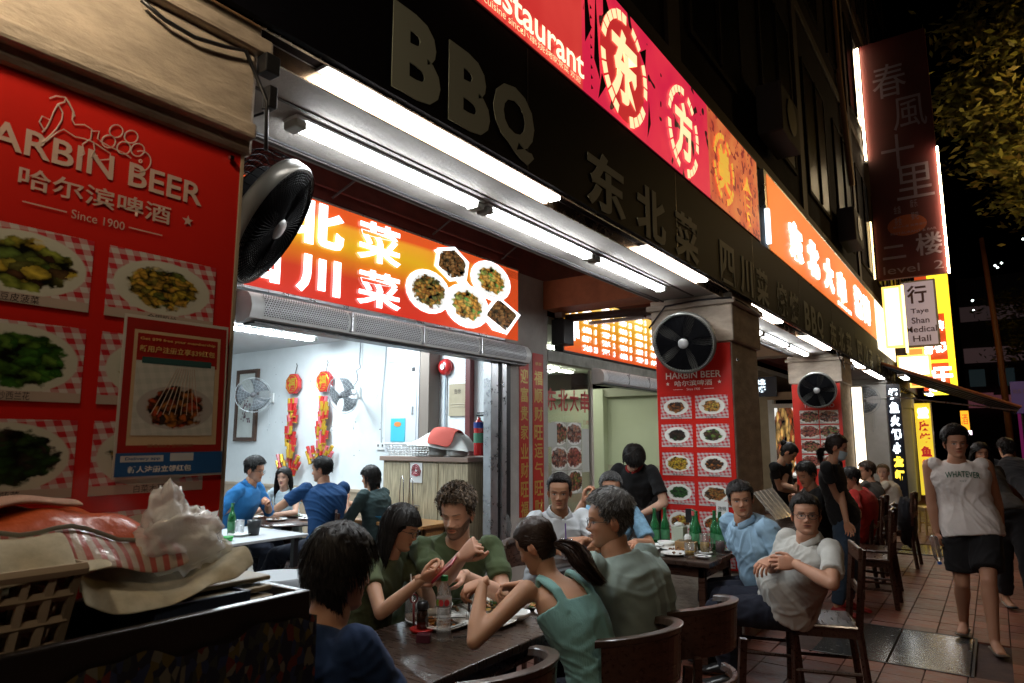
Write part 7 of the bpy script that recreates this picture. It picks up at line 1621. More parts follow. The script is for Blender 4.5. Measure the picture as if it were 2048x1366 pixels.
MB().box(H.x+.13-.03, H.x+.13+.03, H.y-.16, H.y-.15, .62, .66).build('belt_tag', STEEL)
COL.objects['belt_tag'].parent = None; tag(COL.objects['belt_tag'], 'small bright metal keyring at the belt of the navy shirted man inside the shop', 'keyring')
H = cp(740, 955, 7.1)
human('person with short black hair in dark green facing left, behind the chairs inside the shop', (H.x+.12, H.y-.02, .56), H, 100, (112, 10), {'L': dict(hand=cp(693, 1003, 7.0), hint=(0, -.5, -1), pose='fist'), 'R': dict(hand=cp(680, 1003, 7.2), hint=(0, .5, -1), pose='relaxed')}, seated_legs((H.x+.12, H.y-.02, 0), 100), dict(mat=DGREEN, sleeve=1.3), dict(mat=DNAVY), dict(type='bob', n=2000, len=.09, th=.014, w=.004, jit=.06, k=7, grav=.2, fringe=.06), dict(skin=ASK), hi=False)
# ------------------------------------------------------------------ tableware
GLASS = mat('clear_glass', (.92, .95, .95), .03, trans=.9, ior=1.3, alpha=.38, coat=.6); BEER = mat('beer', (.62, .36, .05), .15, trans=.25, ior=1.33); FOAM = mat('foam', (.6, .58, .5), .8)
GREENG = mat('green_bottle_glass', (.02, .22, .06), .06, trans=.55, ior=1.5, coat=.5); DARKL = mat('dark_sauce', (.02, .008, .004), .1)
def food(c, r, cols, n=26, h=.02, size=.012, seed=1):
    """small chunks of food, several colours in one heap"""
    rr = random.Random(seed); out = []
    for k, m in enumerate(cols):
        mb = MB()
        for i in range(n):
            a, q = rr.random()*6.28, r*math.sqrt(rr.random()); z = c[2]+.004+h*(1-(q/r)**2)*rr.random(); s_ = size*rr.uniform(.6, 1.3)
            mb.cbox((c[0]+q*math.cos(a), c[1]+q*math.sin(a), z), (s_*1.6, s_, s_*.7), R=Matrix.Rotation(rr.random()*6, 3, 'Z')@Matrix.Rotation(rr.uniform(-.8, .8), 3, 'X'))
        out.append((mb, m))
    return out
FM = [mat('food_brown', (.14, .06, .02), .4, coat=.3), mat('food_orange', (.35, .13, .02), .35, coat=.3), mat('food_green', (.05, .12, .02), .45), mat('food_yellow', (.42, .26, .04), .4, coat=.3), mat('food_dark', (.03, .015, .01), .35, coat=.4)]
def plate(lab, x, y, r=.12, z=.75, fill=None, n=22, group='white plates', oval=1.0, tilt=0, seed=1, sq=False, dark=False):
    t = thing('plate', lab, 'plate', (x, y, z), 0, group)
    pr = plate_profile(r, .020)
    if sq:
        me = MB(); 
        for i, (s_, zz) in enumerate(((.60, .004), (.66, .005), (1.0, .022), (1.0, .016), (.6, .0))): pass
        P = []
        for s_, zz in ((.02, .004), (.66, .004), (.94, .018), (1.0, .022), (.97, .014), (.60, 0), (.02, 0)):
            P.append([(x+r*s_*oval*math.copysign(abs(math.cos(a))**.55, math.cos(a)), y+r*s_*math.copysign(abs(math.sin(a))**.55, math.sin(a)), z+zz+.001) for a in [2*PI*k/32 for k in range(33)]])
        MB().grid(npv(P)).build('dish', POR, t, smooth=True)
    else: MB().lathe(pr, 36, (x, y, z+.001), sx=oval).build('dish', POR, t, smooth=True)
    if dark: MB().box(x-r*oval*.8, x+r*oval*.8, y-r*.8, y+r*.8, z+.0005, z+.004).build('tray', BLACKP, t)
    if fill is not None:
        mb = MB(); ids = []
        for k, (b, m) in enumerate(food((x, y, z+.006), r*.55, [FM[i] for i in fill], n, .022, .013, seed)):
            off = len(mb.v); mb.v += b.v; mb.f += [tuple(i+off for i in q) for q in b.f]; mb.m += [k]*len(b.f)
        o = mb.build('food', [FM[i] for i in fill], t); o['kind'] = 'stuff'
    return t
T1 = 'plates of food on the near table'
plate('oval plate of leftover pieces beside the elbow of the ponytail woman', -2.02, 2.62, .115, fill=[1, 3], n=14, group=T1, oval=1.25, sq=True, dark=True, seed=3)
plate('serving plate of peanuts and diced meat at the centre of the near table', -2.17, 2.86, .13, fill=[0, 1, 2, 4, 3], n=30, group=T1, oval=1.15, seed=5)
plate('white plate behind the water bottle with crumbs', -2.20, 2.50, .12, fill=[1], n=6, group=T1, oval=1.2, sq=True, seed=6)
plate('white plate with chopsticks across it near the bearded man', -2.22, 3.14, .11, fill=[0, 4], n=6, group=T1, seed=7)
plate('small plate at the table edge behind the ponytail woman', -1.83, 2.93, .095, fill=[4], n=3, group=T1, seed=8)
plate('white plate with green leaves beside the small bowls', -1.98, 3.04, .11, fill=[2, 1], n=16, group=T1, seed=9)
plate('dark grilled dish at the far end of the near table', -2.10, 3.42, .14, fill=[4, 0], n=20, group=T1, seed=19)
plate('empty white plate at the left of the near table by the phone', -2.26, 2.70, .105, fill=[0], n=3, group=T1, seed=44)
plate('white plate of vegetables in front of the bearded man', -2.20, 2.98, .115, fill=[2, 3, 2], n=16, group=T1, seed=45)
plate('white plate nearest the camera beside the bottle with sauce stains', -2.14, 2.46, .10, fill=[1], n=5, group=T1, oval=1.1, sq=True, seed=46)
t = thing('metal_platter', 'wide shiny metal platter at the far end of the near table', 'platter', (-2.0, 3.5, .76)); MB().lathe([(0, .012), (.14, .012), (.185, .03), (.19, .032), (.185, .022), (.14, .0), (0, 0)], 36, (-1.93, 3.36, .751)).build('platter', STEEL, t, smooth=True)
def bowl(lab, x, y, r, z=.75, group='small white bowls', m=None, h=.05, content=None):
    t = thing('bowl', lab, 'bowl', (x, y, z), 0, group); MB().lathe([(0, .001), (r*.45, .001), (r*.5, .008), (r*.85, h*.5), (r, h), (r*.96, h), (r*.8, h*.5), (r*.4, .014), (0, .012)], 28, (x, y, z)).build('bowl', m or POR, t, smooth=True)
    if content: MB().lathe([(0, h*.55), (r*.84, h*.55), (r*.84, h*.5), (0, h*.5)], 24, (x, y, z)).build('content', content, t)
bowl('square rimmed white bowl in front of the hands of the ponytail woman', -2.02, 2.90, .062, group='small white bowls', h=.045); bowl('low white bowl beneath her forearm', -1.93, 2.76, .065, h=.04)
bowl('large cream bowl left of the water bottle', -2.30, 2.58, .095, h=.06); bowl('white bowl against the bearded man at the table edge', -2.28, 2.86, .06, h=.05)
# water bottle
t = thing('water_bottle', 'plastic water bottle with green cap and red fruit label on the near table', 'bottle', (-2.0, 2.30, .75)); B0 = (-2.005, 2.315, .751)
BT = mat('pet_water', (.90, .94, .96), .05, trans=.85, ior=1.25, alpha=.5, coat=.8)
pr = [(0, 0), (.026, 0), (.031, .006), (.0305, .02)]
for k in range(7): pr += [(.0325, .028+.014*k), (.0300, .035+.014*k)]
pr += [(.0325, .135), (.0325, .178), (.030, .19), (.026, .21), (.016, .230), (.0135, .236), (.0135, .246), (0, .246)]
MB().lathe(pr, 32, B0).build('body', BT, t, smooth=True); MB().lathe([(0, .244), (.0165, .244), (.0165, .262), (.015, .265), (0, .265)], 24, B0).build('cap', mat('cap_green', (.02, .35, .05), .4), t, smooth='auto')
LB = mat('label_clear', (.55, .45, .42), .4, alpha=.45); lm = MB(); lm.lathe([(.0332, .138), (.0334, .138), (.0334, .176), (.0332, .176)], 32, B0); lb = lm.build('label', LB, t, smooth=True)
for k, (an, c_) in enumerate(((-2.35, (.5, .03, .04)), (-1.25, (.5, .03, .04)), (-1.75, (.15, .35, .05)), (-.5, (.5, .03, .04)))):
    c = Vector(B0)+Vector((.0338*math.cos(an), .0338*math.sin(an), .157)); n = Vector((math.cos(an), math.sin(an), 0)); s_ = Vector((-math.sin(an), math.cos(an), 0))
    MB().add([c+s_*.012*math.cos(a)+Vector((0, 0, .014*math.sin(a))) for a in [2*PI*i/14 for i in range(14)]], [tuple(range(14))]).build('fruit_print', mat('fruit_%d' % (k % 3 == 2), c_, .4), lb)
# sauce bottle and red holder, mug, opener
t = thing('sauce_bottle', 'soy sauce bottle with black lid and red base beside the foreground man', 'bottle', (-2.19, 2.33, .75)); B1 = (-2.17, 2.36, .751)
MB().lathe([(0, .012), (.026, .012), (.026, .07), (.022, .085), (.020, .095), (0, .095)], 24, B1).build('body', DARKL, t, smooth=True); MB().lathe([(0, .094), (.025, .094), (.027, .10), (.027, .115), (.022, .128), (0, .130)], 24, B1).build('lid', BLACKP, t, smooth=True)
MB().lathe([(0, 0), (.05, 0), (.058, .012), (.054, .014), (.03, .010), (0, .010)], 28, B1).build('red_dish', mat('red_plastic', (.38, .015, .012), .3, coat=.3), t, smooth=True)
def mug(lab, x, y, z, r=.038, h=.10, fill=.0, m=None, handle=True, group=None):
    t = thing('glass_mug', lab, 'glass', (x, y, z), 0, group)
    MB().lathe([(0, .001), (r*.9, .001), (r, .006), (r*1.02, h), (r*.94, h), (r*.90, .014), (0, .012)], 28, (x, y, z)).build('glass', GLASS, t, smooth=True)
    if fill: MB().lathe([(0, .0125), (r*.885, .0145), (r*.91, h*fill), (0, h*fill)], 24, (x, y, z)).build('drink', m or BEER, t, smooth=True)
    if handle: MB().tube([(x+r*.98, y, z+h*.8), (x+r*1.6, y, z+h*.75), (x+r*1.7, y, z+h*.4), (x+r, y, z+h*.2)], .006, 8).build('handle', GLASS, t, smooth=True)
    return t
t = mug('ribbed glass mug with a straw in front of the woman with the phone', -2.30, 2.44, .75, .042, .11, .35, mat('milk_tea', (.35, .25, .18), .2)); MB().tube([(-2.30, 2.44, .77), (-2.315, 2.43, .97)], .0035, 6).build('straw', WHITEP, t)
t = thing('bottle_opener', 'dark red bottle opener standing in the mug by the sauce bottle', 'opener', (-2.24, 2.36, .75)); q = Vector((-2.235, 2.37, .88)); MB().tube([q+Vector((.016*math.cos(a)*.8, .016*math.cos(a)*.6, .016*math.sin(a)*1.2)) for a in [2*PI*k/18 for k in range(18)]], .004, 6, closed=True).tube([q+Vector((0, 0, -.018)), q+Vector((.002, 0, -.12))], .006, 6).build('opener', mat('opener_red', (.12, .01, .01), .35), t, smooth=True)
def stick(lab, a, b, r=.0032, m=None, cat='chopsticks', name='chopstick', g=None):
    o = MB().tube([a, b], [r, r*.55], 6).build(name, m or BLACKP); tag(o, lab, cat, g); return o
stick('black chopstick lying across the cream bowl', (-2.42, 2.55, .82), (-2.20, 2.75, .815)); stick('black chopstick on the rim of the far plate', (-2.32, 3.05, .775), (-2.10, 3.16, .775)); stick('second black chopstick resting beside the far plate', (-2.28, 3.00, .775), (-2.08, 3.20, .78))
stick('black chopstick on the bare table top near the camera', (-1.99, 2.36, .754), (-1.83, 2.50, .754)); stick('black chopstick crossing the plate behind the water bottle', (-2.26, 2.42, .778), (-2.10, 2.58, .775))
t = thing('fork', 'steel fork held over the centre plate', 'fork', (-2.12, 2.80, .80)); q = cp(938, 1190, 2.8); p2 = cp(938, 1222, 2.82); MB().tube([cp(950, 1160, 2.78), q, p2], [.003, .004, .007], 6).build('handle', STEEL, t)
for k in range(4): MB().tube([p2+Vector((.005*(k-1.5), .004*(k-1.5), 0)), p2+Vector((.006*(k-1.5), .005*(k-1.5), -.035))], .0013, 5).build('tine', STEEL, t)
# watch of the ponytail woman, straps
o = MB().cbox((-1.93, 2.30, .768), (.06, .04, .035), .5).build('card_box', mat('box_magenta', (.06, .008, .018), .35, coat=.3), bevel=.003); tag(o, 'small shiny dark pink box beside the base of the water bottle', 'box')
o.location = (-.12, -.06, -.0)
# ---- second table
def beer_bottle(lab, x, y, z=.75, g='green beer bottles on the table', s=1.0):
    t = thing('beer_bottle', lab, 'bottle', (x, y, z), 0, g)
    MB().lathe([(0, .0), (.034*s, 0), (.037*s, .005), (.037*s, .15*s), (.034*s, .175*s), (.018*s, .215*s), (.0145*s, .235*s), (.0135*s, .285*s), (.015*s, .287*s), (.015*s, .297*s), (0, .297*s)], 28, (x, y, z+.001)).build('glass', GREENG, t, smooth=True)
    MB().lathe([(.0375*s, .05*s), (.0379*s, .05*s), (.0379*s, .125*s), (.0375*s, .125*s)], 28, (x, y, z)).build('label', mat('bottle_label', (.06, .22, .10), .5, var=.2, vscale=40), t)
    return t
bb = [(-2.33, 5.30, 'leftmost green beer bottle, against the cabinet'), (-2.02, 5.36, 'green beer bottle with red and white neck at the middle of the row'), (-1.97, 5.28, 'green beer bottle just behind the napkin box'), (-1.86, 5.38, 'green beer bottle behind the tall beer glass'), (-1.80, 5.33, 'rightmost green beer bottle, by the red drink'), (-2.27, 5.37, 'second green beer bottle from the left, half hidden')]
for x, y, l in bb: beer_bottle(l, x, y)
MB().lathe([(.0155, .25), (.016, .25), (.0165, .285), (.0155, .285)], 16, (-2.02, 5.36, .751)).build('neck_foil', mat('foil_red_white', (.5, .08, .08), .4), next(o for o in COL.objects if o.get('label') == bb[1][2]))
T2 = 'plates on the beer table'
plate('white plate with crumpled napkin near the front edge of the beer table', -2.02, 4.93, .10, fill=[0], n=3, group=T2); plate('long white plate of red meat strips on the beer table', -2.08, 5.14, .11, fill=[1, 0], n=14, group=T2, oval=1.2); plate('white side plate at the left of the beer table', -2.27, 5.02, .09, fill=[4], n=5, group=T2)
plate('small white dish right of the tall beer glass', -1.84, 5.10, .05, group=T2); plate('white dish of folded wrappers by the pale blue polo', -1.76, 5.30, .06, fill=[2], n=6, group=T2); plate('small dish with a dark spoon beside the beer mug', -1.80, 4.93, .06, fill=[4], n=2, group=T2)
bowl('white lidded soup bowl on the beer table', -2.21, 5.24, .07, h=.05); bowl('flat white bowl beneath the lidded soup bowl, seen left of the napkin box', -2.26, 5.15, .06, h=.035)
mug('half full beer mug at the front of the beer table', -1.90, 4.93, .75, .037, .105, .42); mug('tall beer glass with foam on the beer table', -1.86, 5.14, .75, .036, .15, .55, handle=True); mug('small beer glass behind the shoulder of the sage shirt', -2.38, 5.05, .75, .034, .09, .6, handle=False); mug('dark red iced drink glass beside the poster', -1.755, 5.18, .75, .035, .10, .9, mat('red_drink', (.12, .01, .01), .1, trans=.4), handle=False)
t = thing('napkin_box', 'wooden napkin box with white tissue on the beer table', 'box', (-2.03, 5.22, .75)); MB().cbox((-2.03, 5.22, .785), (.16, .12, .07), .1).build('box', mat('box_wood', (.32, .19, .08), .5, var=.15), t, bevel=.004); MB().cbox((-2.03, 5.22, .8215), (.12, .04, .002), .1).build('slot', BLACKP, t)
crumple('n', '', '', (-2.02, 5.21, .845), (.035, .02, .03), CL, 3, amp=.6).build('tissue', CL, t, smooth=True)
t = thing('cutlery_holder', 'pale lattice cutlery holder with bottles behind it', 'holder', (-2.15, 5.34, .75)); MB().box(-2.19, -2.09, 5.30, 5.40, .751, .91).build('basket', mat('lattice_pale', (.4, .45, .36), .4, bump=.6, bscale=120), t, bevel=.004); crumple('n', '', '', (-2.14, 5.35, .92), (.045, .04, .025), CL, 6, amp=.5).build('tissue', CL, t, smooth=True)
MB().cbox((-2.085, 5.43, .99), (.05, .03, .11)).build('menu_stand', BLACKP, t)
stick('dark stirrer resting in the beer mug', (-1.83, 4.90, .77), (-1.74, 5.00, .775))
t = thing('cabinet', 'dark wood service cabinet left of the poster column', 'cabinet', (-2.62, 5.9, 0)); MB().box(-2.80, -2.46, 5.72, 6.2, .03, 1.12).build('body', mat('cabinet_black_wood', (.030, .024, .022), .5, bump=.3, bscale=20, stretch=(20, 20, 1)), t, bevel=.004); MB().box(-2.82, -2.45, 5.70, 6.22, 1.12, 1.15).build('top', mat('cabinet_top_grey', (.14, .13, .12), .4), t, bevel=.003)
for k in range(5): MB().box(-2.795+.067*k, -2.737+.067*k, 5.706, 5.719, .06, 1.10).build('slat', mat('cabinet_black_wood', (.03, .024, .022)), t)
t = thing('notice_sheet', 'small white notice at the foot of the beer poster behind the bottles', 'notice', (-1.88, 5.64, 1.0)); MB().box(-1.93, -1.83, 5.640, 5.646, .98, 1.10).build('sheet', WHITEP, t); text('微辣', .03, (-1.88, 5.636, 1.04), 'Y', INKD, t, width=.07, height=.04)
# plastic menu held beyond the blue polo
t = thing('menu_folder', 'open plastic sleeved menu lying slanted beyond the pale blue polo', 'menu', (-1.55, 6.2, .9)); A_ = [cp(1507, 985, 5.3), cp(1545, 975, 5.5), cp(1590, 1030, 5.3), cp(1553, 1040, 5.1)]
MB().slab([tuple(a) for a in (A_[0], A_[3], A_[2], A_[1])], (A_[3]-A_[0]).cross(A_[1]-A_[0]), .006).build('page', mat('menu_plastic', (.25, .23, .20), .12, var=.5, vscale=30, coat=.8), t)
for k in range(5): a = A_[0].lerp(A_[1], (k+.5)/5); b = A_[3].lerp(A_[2], (k+.5)/5); n_ = (A_[3]-A_[0]).cross(A_[1]-A_[0]).normalized()*.006; MB().tube([a+n_, b+n_], .004, 4).build('rib', mat('menu_foil', (.6, .5, .4), .15, metal=.6), t)
# ---- inside tables
Z = .75
T3 = 'plates on the round table inside the shop'
for i, (x, y, f_) in enumerate(((-6.62, 4.62, [1]), (-6.30, 4.55, [0]), (-6.45, 4.90, [2]), (-6.12, 4.82, [4]), (-6.60, 4.95, [3]), (-6.25, 4.98, [0]))): plate('white plate %s on the round table inside the shop' % ['nearest the man in blue', 'at the front edge', 'at the centre', 'nearest the navy tee', 'at the rear left', 'before the long haired woman'][i], x, y, .11, fill=f_, n=8, group=T3, seed=30+i)
t = mug('glass with a white straw before the man in the blue shirt', -6.72, 4.75, .75, .035, .12, .6, mat('iced_tea', (.3, .14, .03), .1, trans=.5), False); MB().tube([(-6.72, 4.75, .78), (-6.715, 4.74, .99)], .004, 6).build('straw', WHITEP, t)
c = sight(462, 1070, z=.75); beer_bottle('green bottle on the white topped table beside the near poster', c.x, c.y+.0, .75, None, .95); c = sight(478, 1072, z=.75); mug('empty glass on a white saucer on the white topped table', c.x, c.y, .77, .04, .12, 0, handle=False); plate('white saucer under the empty glass on the white topped table', c.x, c.y, .10, group=None)
c = sight(507, 1070, z=.75); o = MB().lathe([(0, 0), (.045, 0), (.062, .13), (.058, .13), (.042, .006), (0, .006)], 24, (c.x, c.y, .751)).build('cup', BLACKP, smooth=True); tag(o, 'black plastic cup on the white topped table', 'cup')
c = sight(452, 1082, z=.75); o = MB().lathe([(0, 0), (.05, 0), (.06, .035), (.05, .035), (.045, .005), (0, .005)], 20, (c.x, c.y, .751)).build('dish', mat('dish_green', (.03, .35, .06), .35), smooth=True); tag(o, 'bright green dish at the corner of the white topped table', 'dish')
# ---- service cart in the left foreground
t = thing('service_cart', 'dark service cart with patterned cloth skirt in the left foreground', 'cart', (-1.6, .4, 0)); CB = mat('cart_black', (.016, .013, .012), .35, coat=.3)
for (x0, x1, y0, y1, z0, z1) in ((-1.40, -1.375, -.5, 1.10, 1.16, 1.243), (-1.735, -1.71, -.5, 1.10, 1.16, 1.243), (-1.7095, -1.4005, 1.075, 1.10, 1.16, 1.243), (-1.7095, -1.4005, -.5, -.475, 1.16, 1.243)): MB().box(x0, x1, y0, y1, z0, z1).build('tray_side', CB, t, bevel=.005)
MB().box(-1.7095, -1.4005, -.474, 1.074, 1.11, 1.13).build('tray_floor', CB, t)
for a in (-1.72, -1.40):
    for b in (-.48, 1.07): MB().box(a-.012, a+.012, b-.012, b+.012, .0, 1.159).build('leg', CB, t)
PT_ = mat('skirt_pattern', (.02, .02, .03), .9); N = PT_.node_tree.nodes; L = PT_.node_tree.links; tc = N.new('ShaderNodeTexCoord'); mp = N.new('ShaderNodeMapping'); mp.inputs['Scale'].default_value = (75, 75, 40); L.new(tc.outputs['Object'], mp.inputs[0]); vo = N.new('ShaderNodeTexVoronoi'); vo.inputs['Scale'].default_value = 1.0; L.new(mp.outputs[0], vo.inputs['Vector'])
sc_ = N.new('ShaderNodeSeparateColor'); L.new(vo.outputs['Color'], sc_.inputs[0]); cr = N.new('ShaderNodeValToRGB'); cr.color_ramp.interpolation = 'CONSTANT'; e = cr.color_ramp.elements; e[0].color = (.012, .013, .028, 1); e[1].position = .42; e[1].color = (.03, .035, .03, 1)
for p_, c_ in ((.60, (.10, .075, .02)), (.72, (.02, .03, .08)), (.82, (.11, .02, .015)), (.90, (.13, .12, .09))): x = e.new(p_); x.color = (*c_, 1)
L.new(sc_.outputs[0], cr.inputs[0]); L.new(cr.outputs[0], N['Principled BSDF'].inputs['Base Color'])
ys = np.linspace(-.5, 1.105, 120); zs = np.linspace(1.185, .2, 24)
P = np.array([[(-1.372+.012+.012*math.sin(y*34+1.5*math.sin(y*9))*min(1, (1.2-z)*2.5+.15)+.004*math.sin(z*30+y*11), y, z+(.012*math.sin(y*21)+.006*math.sin(y*55) if k == 0 else 0)) for k, z in enumerate(zs)] for y in ys]); MB().grid(P).build('skirt', PT_, t, smooth=True)
xs = np.linspace(-1.36, -1.72, 26); P = np.array([[(x, 1.108+.010*math.sin(x*60)*min(1, (1.2-z)*2.5+.15), z) for z in zs] for x in xs]); MB().grid(P).build('skirt', PT_, t, smooth=True)
basket('beige plastic basket on the service cart at the left edge', -1.70, -1.425, .02, .60, 1.131, 1.362, mat('basket_beige', (.42, .34, .24), .45), 7, 4, .03, w=.009)
t = thing('plastic_tub', 'dark blue plastic tub in the tray of the service cart', 'tub', (-1.55, .87, 1.13)); BT_ = mat('tub_navy', (.03, .045, .085), .4)
for q in ((-1.62, -1.44, .76, .772, 1.131, 1.255), (-1.62, -1.44, .968, .98, 1.131, 1.255), (-1.62, -1.608, .7725, .9675, 1.131, 1.255), (-1.452, -1.44, .7725, .9675, 1.131, 1.255)): MB().box(*q).build('wall', BT_, t, bevel=.002)
MB().box(-1.6075, -1.4525, .7725, .9675, 1.131, 1.14).build('floor', BT_, t)
t = thing('tray_stack', 'stack of beige plastic trays leaning at the back of the cart', 'trays', (-1.6, 1.0, 1.2))
for k in range(3): MB().cbox((-1.60+.02*k, .965, 1.262-.020*k), (.20, .22-.02*k, .012), .05*k).build('tray', mat('tray_beige', (.30, .25, .17), .5), t, bevel=.004)
# towels and rice bag heap on the cart
TW = mat('towel_cream', (.46, .42, .30), .95, bump=.3, bscale=700, sheen=.1, var=.22, vscale=22)
t = thing('towel', 'cream towels heaped over the basket and tub on the cart', 'towel', (-1.55, .6, 1.3))
def towel(y0, y1, zf, hang, xb=-1.60, xf=-1.415, seed=1, thick=.0045):
    r = np.random.default_rng(seed); G_ = []; ph = r.random(6)*6
    for i in range(22):
        u = i/21; y = y0+(y1-y0)*u; z0 = zf(u); h = hang(u); row = []
        for k in range(14):
            v = k/13
            if True:
                x = xb+(xf-xb)*v+.006*math.sin(u*21+ph[2]); z = z0+.052*(1-v)-.010+.010*math.sin(v*8+u*4+ph[0])+.007*abs(math.sin(u*9+v*3+ph[1]))-.030*max(0, v-.85)/.15*h/.05
            elif v < .55: q = v/.55; x = xb+(xf-xb)*q; z = z0+.004*math.sin(q*PI)+.008*abs(math.sin(u*7+ph[0]+q*2.5))+.005*abs(math.sin(u*19+ph[1]-q*4))
            else: q = (v-.55)/.45; x = xf+.012*math.sin(q*2.2)+.006*math.sin(u*23+ph[2])*q; z = z0-h*q+.008*math.sin(u*17+ph[0])*(1-q)
            row.append((x+.004*math.sin(u*29+ph[3]), y, z))
        G_.append(row)
    return sheet_obj('towel', G_, TW, thick, t)
towel(-.05, .66, lambda u: 1.385-.02*u, lambda u: .045+.02*math.sin(u*5), seed=2); towel(.05, .60, lambda u: 1.402-.015*u, lambda u: .02+.01*math.sin(u*9), xf=-1.43, seed=4)
towel(.61, .98, lambda u: 1.335-.055*math.sin(u*PI)**1.2+.0*u, lambda u: .050-.02*u+.012*math.sin(u*8), xb=-1.62, xf=-1.425, seed=6)
RS = mat('rice_bag', (.50, .33, .27), .42, coat=.35, bump=.9, bscale=22); N = RS.node_tree.nodes; L = RS.node_tree.links; uv = N.new('ShaderNodeUVMap'); sp_ = N.new('ShaderNodeSeparateXYZ'); L.new(uv.outputs[0], sp_.inputs[0])
cr = N.new('ShaderNodeValToRGB'); cr.color_ramp.interpolation = 'CONSTANT'; fr_ = N.new('ShaderNodeMath'); fr_.operation = 'MULTIPLY'; fr_.inputs[1].default_value = 30; f2 = N.new('ShaderNodeMath'); f2.operation = 'FRACT'; L.new(sp_.outputs[0], fr_.inputs[0]); L.new(fr_.outputs[0], f2.inputs[0])
e = cr.color_ramp.elements; e[0].color = (.38, .09, .07, 1); e[1].position = .45; e[1].color = (.42, .34, .27, 1); L.new(f2.outputs[0], cr.inputs[0])
c2 = N.new('ShaderNodeValToRGB'); c2.color_ramp.interpolation = 'CONSTANT'; ee = c2.color_ramp.elements; ee[0].color = (0, 0, 0, 1); ee[1].position = .34; ee[1].color = (1, 1, 1, 1); L.new(sp_.outputs[1], c2.inputs[0]); mx = N.new('ShaderNodeMix'); mx.data_type = 'RGBA'; L.new(c2.outputs[0], mx.inputs[0]); L.new(cr.outputs[0], mx.inputs[6]); mx.inputs[7].default_value = (.50, .085, .02, 1); L.new(mx.outputs[2], N['Principled BSDF'].inputs['Base Color'])
t = thing('rice_sack', 'crumpled red and white striped rice sack on the cart', 'sack', (-1.6, .6, 1.3))
rr = np.random.default_rng(8); nu, nv = 26, 16; P = []
for i in range(nu):
    u = i/(nu-1); row = []
    for k in range(nv):
        v = k/(nv-1); y = .06+.78*u; pr_ = math.sin(min(v*1.15, 1)*PI*.62); top = .085+.045*math.sin(u*PI)**.6-.05*max(0, u-.80)/.2; x = -1.46-.23*v**1.1; z = 1.335+top*pr_
        z += .010*math.sin(u*26+v*5)+.008*math.sin(u*11-v*13); x += .010*math.sin(u*19+v*7); row.append((x, y, z))
    P.append(row)
sheet_obj('sack', P, RS, .004, t)
TB = mat('towel_blush', (.48, .30, .24), .9, bump=.3, bscale=200); sheet_obj('top_fold', [[(-1.62+.05*math.cos(a)+.004*math.sin(y*30), y, 1.468+.008*math.sin(y*14)+.006*math.sin(y*37)+.011*math.sin(a)) for a in np.linspace(-.6, PI+.6, 9)] for y in np.linspace(.10, .66, 14)], TB, .004, t)
me = text_mesh('如意 东北大米 5kg', .05, 0, .002); n_ = len(me.vertices); co = np.empty(n_*3); me.vertices.foreach_get('co', co); co = co.reshape(-1, 3); PA = npv(P); uu = .30+.50*co[:, 0]/np.ptp(co[:, 0]); vv = .52+.22*co[:, 1]/np.ptp(co[:, 1]); out = np.empty_like(co)
for q in range(n_):
    a, b = uu[q]*(nu-1), vv[q]*(nv-1); i0, k0 = min(int(a), nu-2), min(int(b), nv-2); fa, fb = a-i0, b-k0
    out[q] = PA[i0, k0]*(1-fa)*(1-fb)+PA[i0+1, k0]*fa*(1-fb)+PA[i0, k0+1]*(1-fa)*fb+PA[i0+1, k0+1]*fa*fb+npv((.008, -.001, .006))
me.vertices.foreach_set('co', out.ravel()); me.materials.clear(); me.materials.append(mat('ink_sack', (.62, .50, .42), .5)); me.update(); place(me, 'lettering', t)
MB().tube([PA[k, 5]+npv((.006, 0, .004)) for k in range(1, nu-3)], (.003, .005), 6).build('seam', mat('seam_grey', (.22, .22, .18), .6), t)
t = thing('plastic_bag', 'translucent crumpled white plastic bag at the right of the cart heap', 'plastic bag', (-1.6, 1.0, 1.3)); PB = mat('poly_bag', (.92, .92, .90), .16, trans=.10, ior=1.2, alpha=.55, bump=.9, bscale=26, coat=.6)
c = sight(365, 1075, x=-1.52); crumple('b', '', '', (c.x, c.y, c.z), (.07, .115, .085), PB, 31, amp=.55).build('bag', PB, t, smooth=True)
c = sight(330, 1025, x=-1.53); crumple('b', '', '', (c.x, c.y, c.z), (.045, .050, .075), PB, 33, amp=.6, top=.35).build('knot', PB, t, smooth=True)
c = sight(420, 1105, x=-1.54); crumple('b', '', '', (c.x, c.y, c.z), (.05, .045, .045), PB, 35, amp=.5).build('bulge', PB, t, smooth=True)
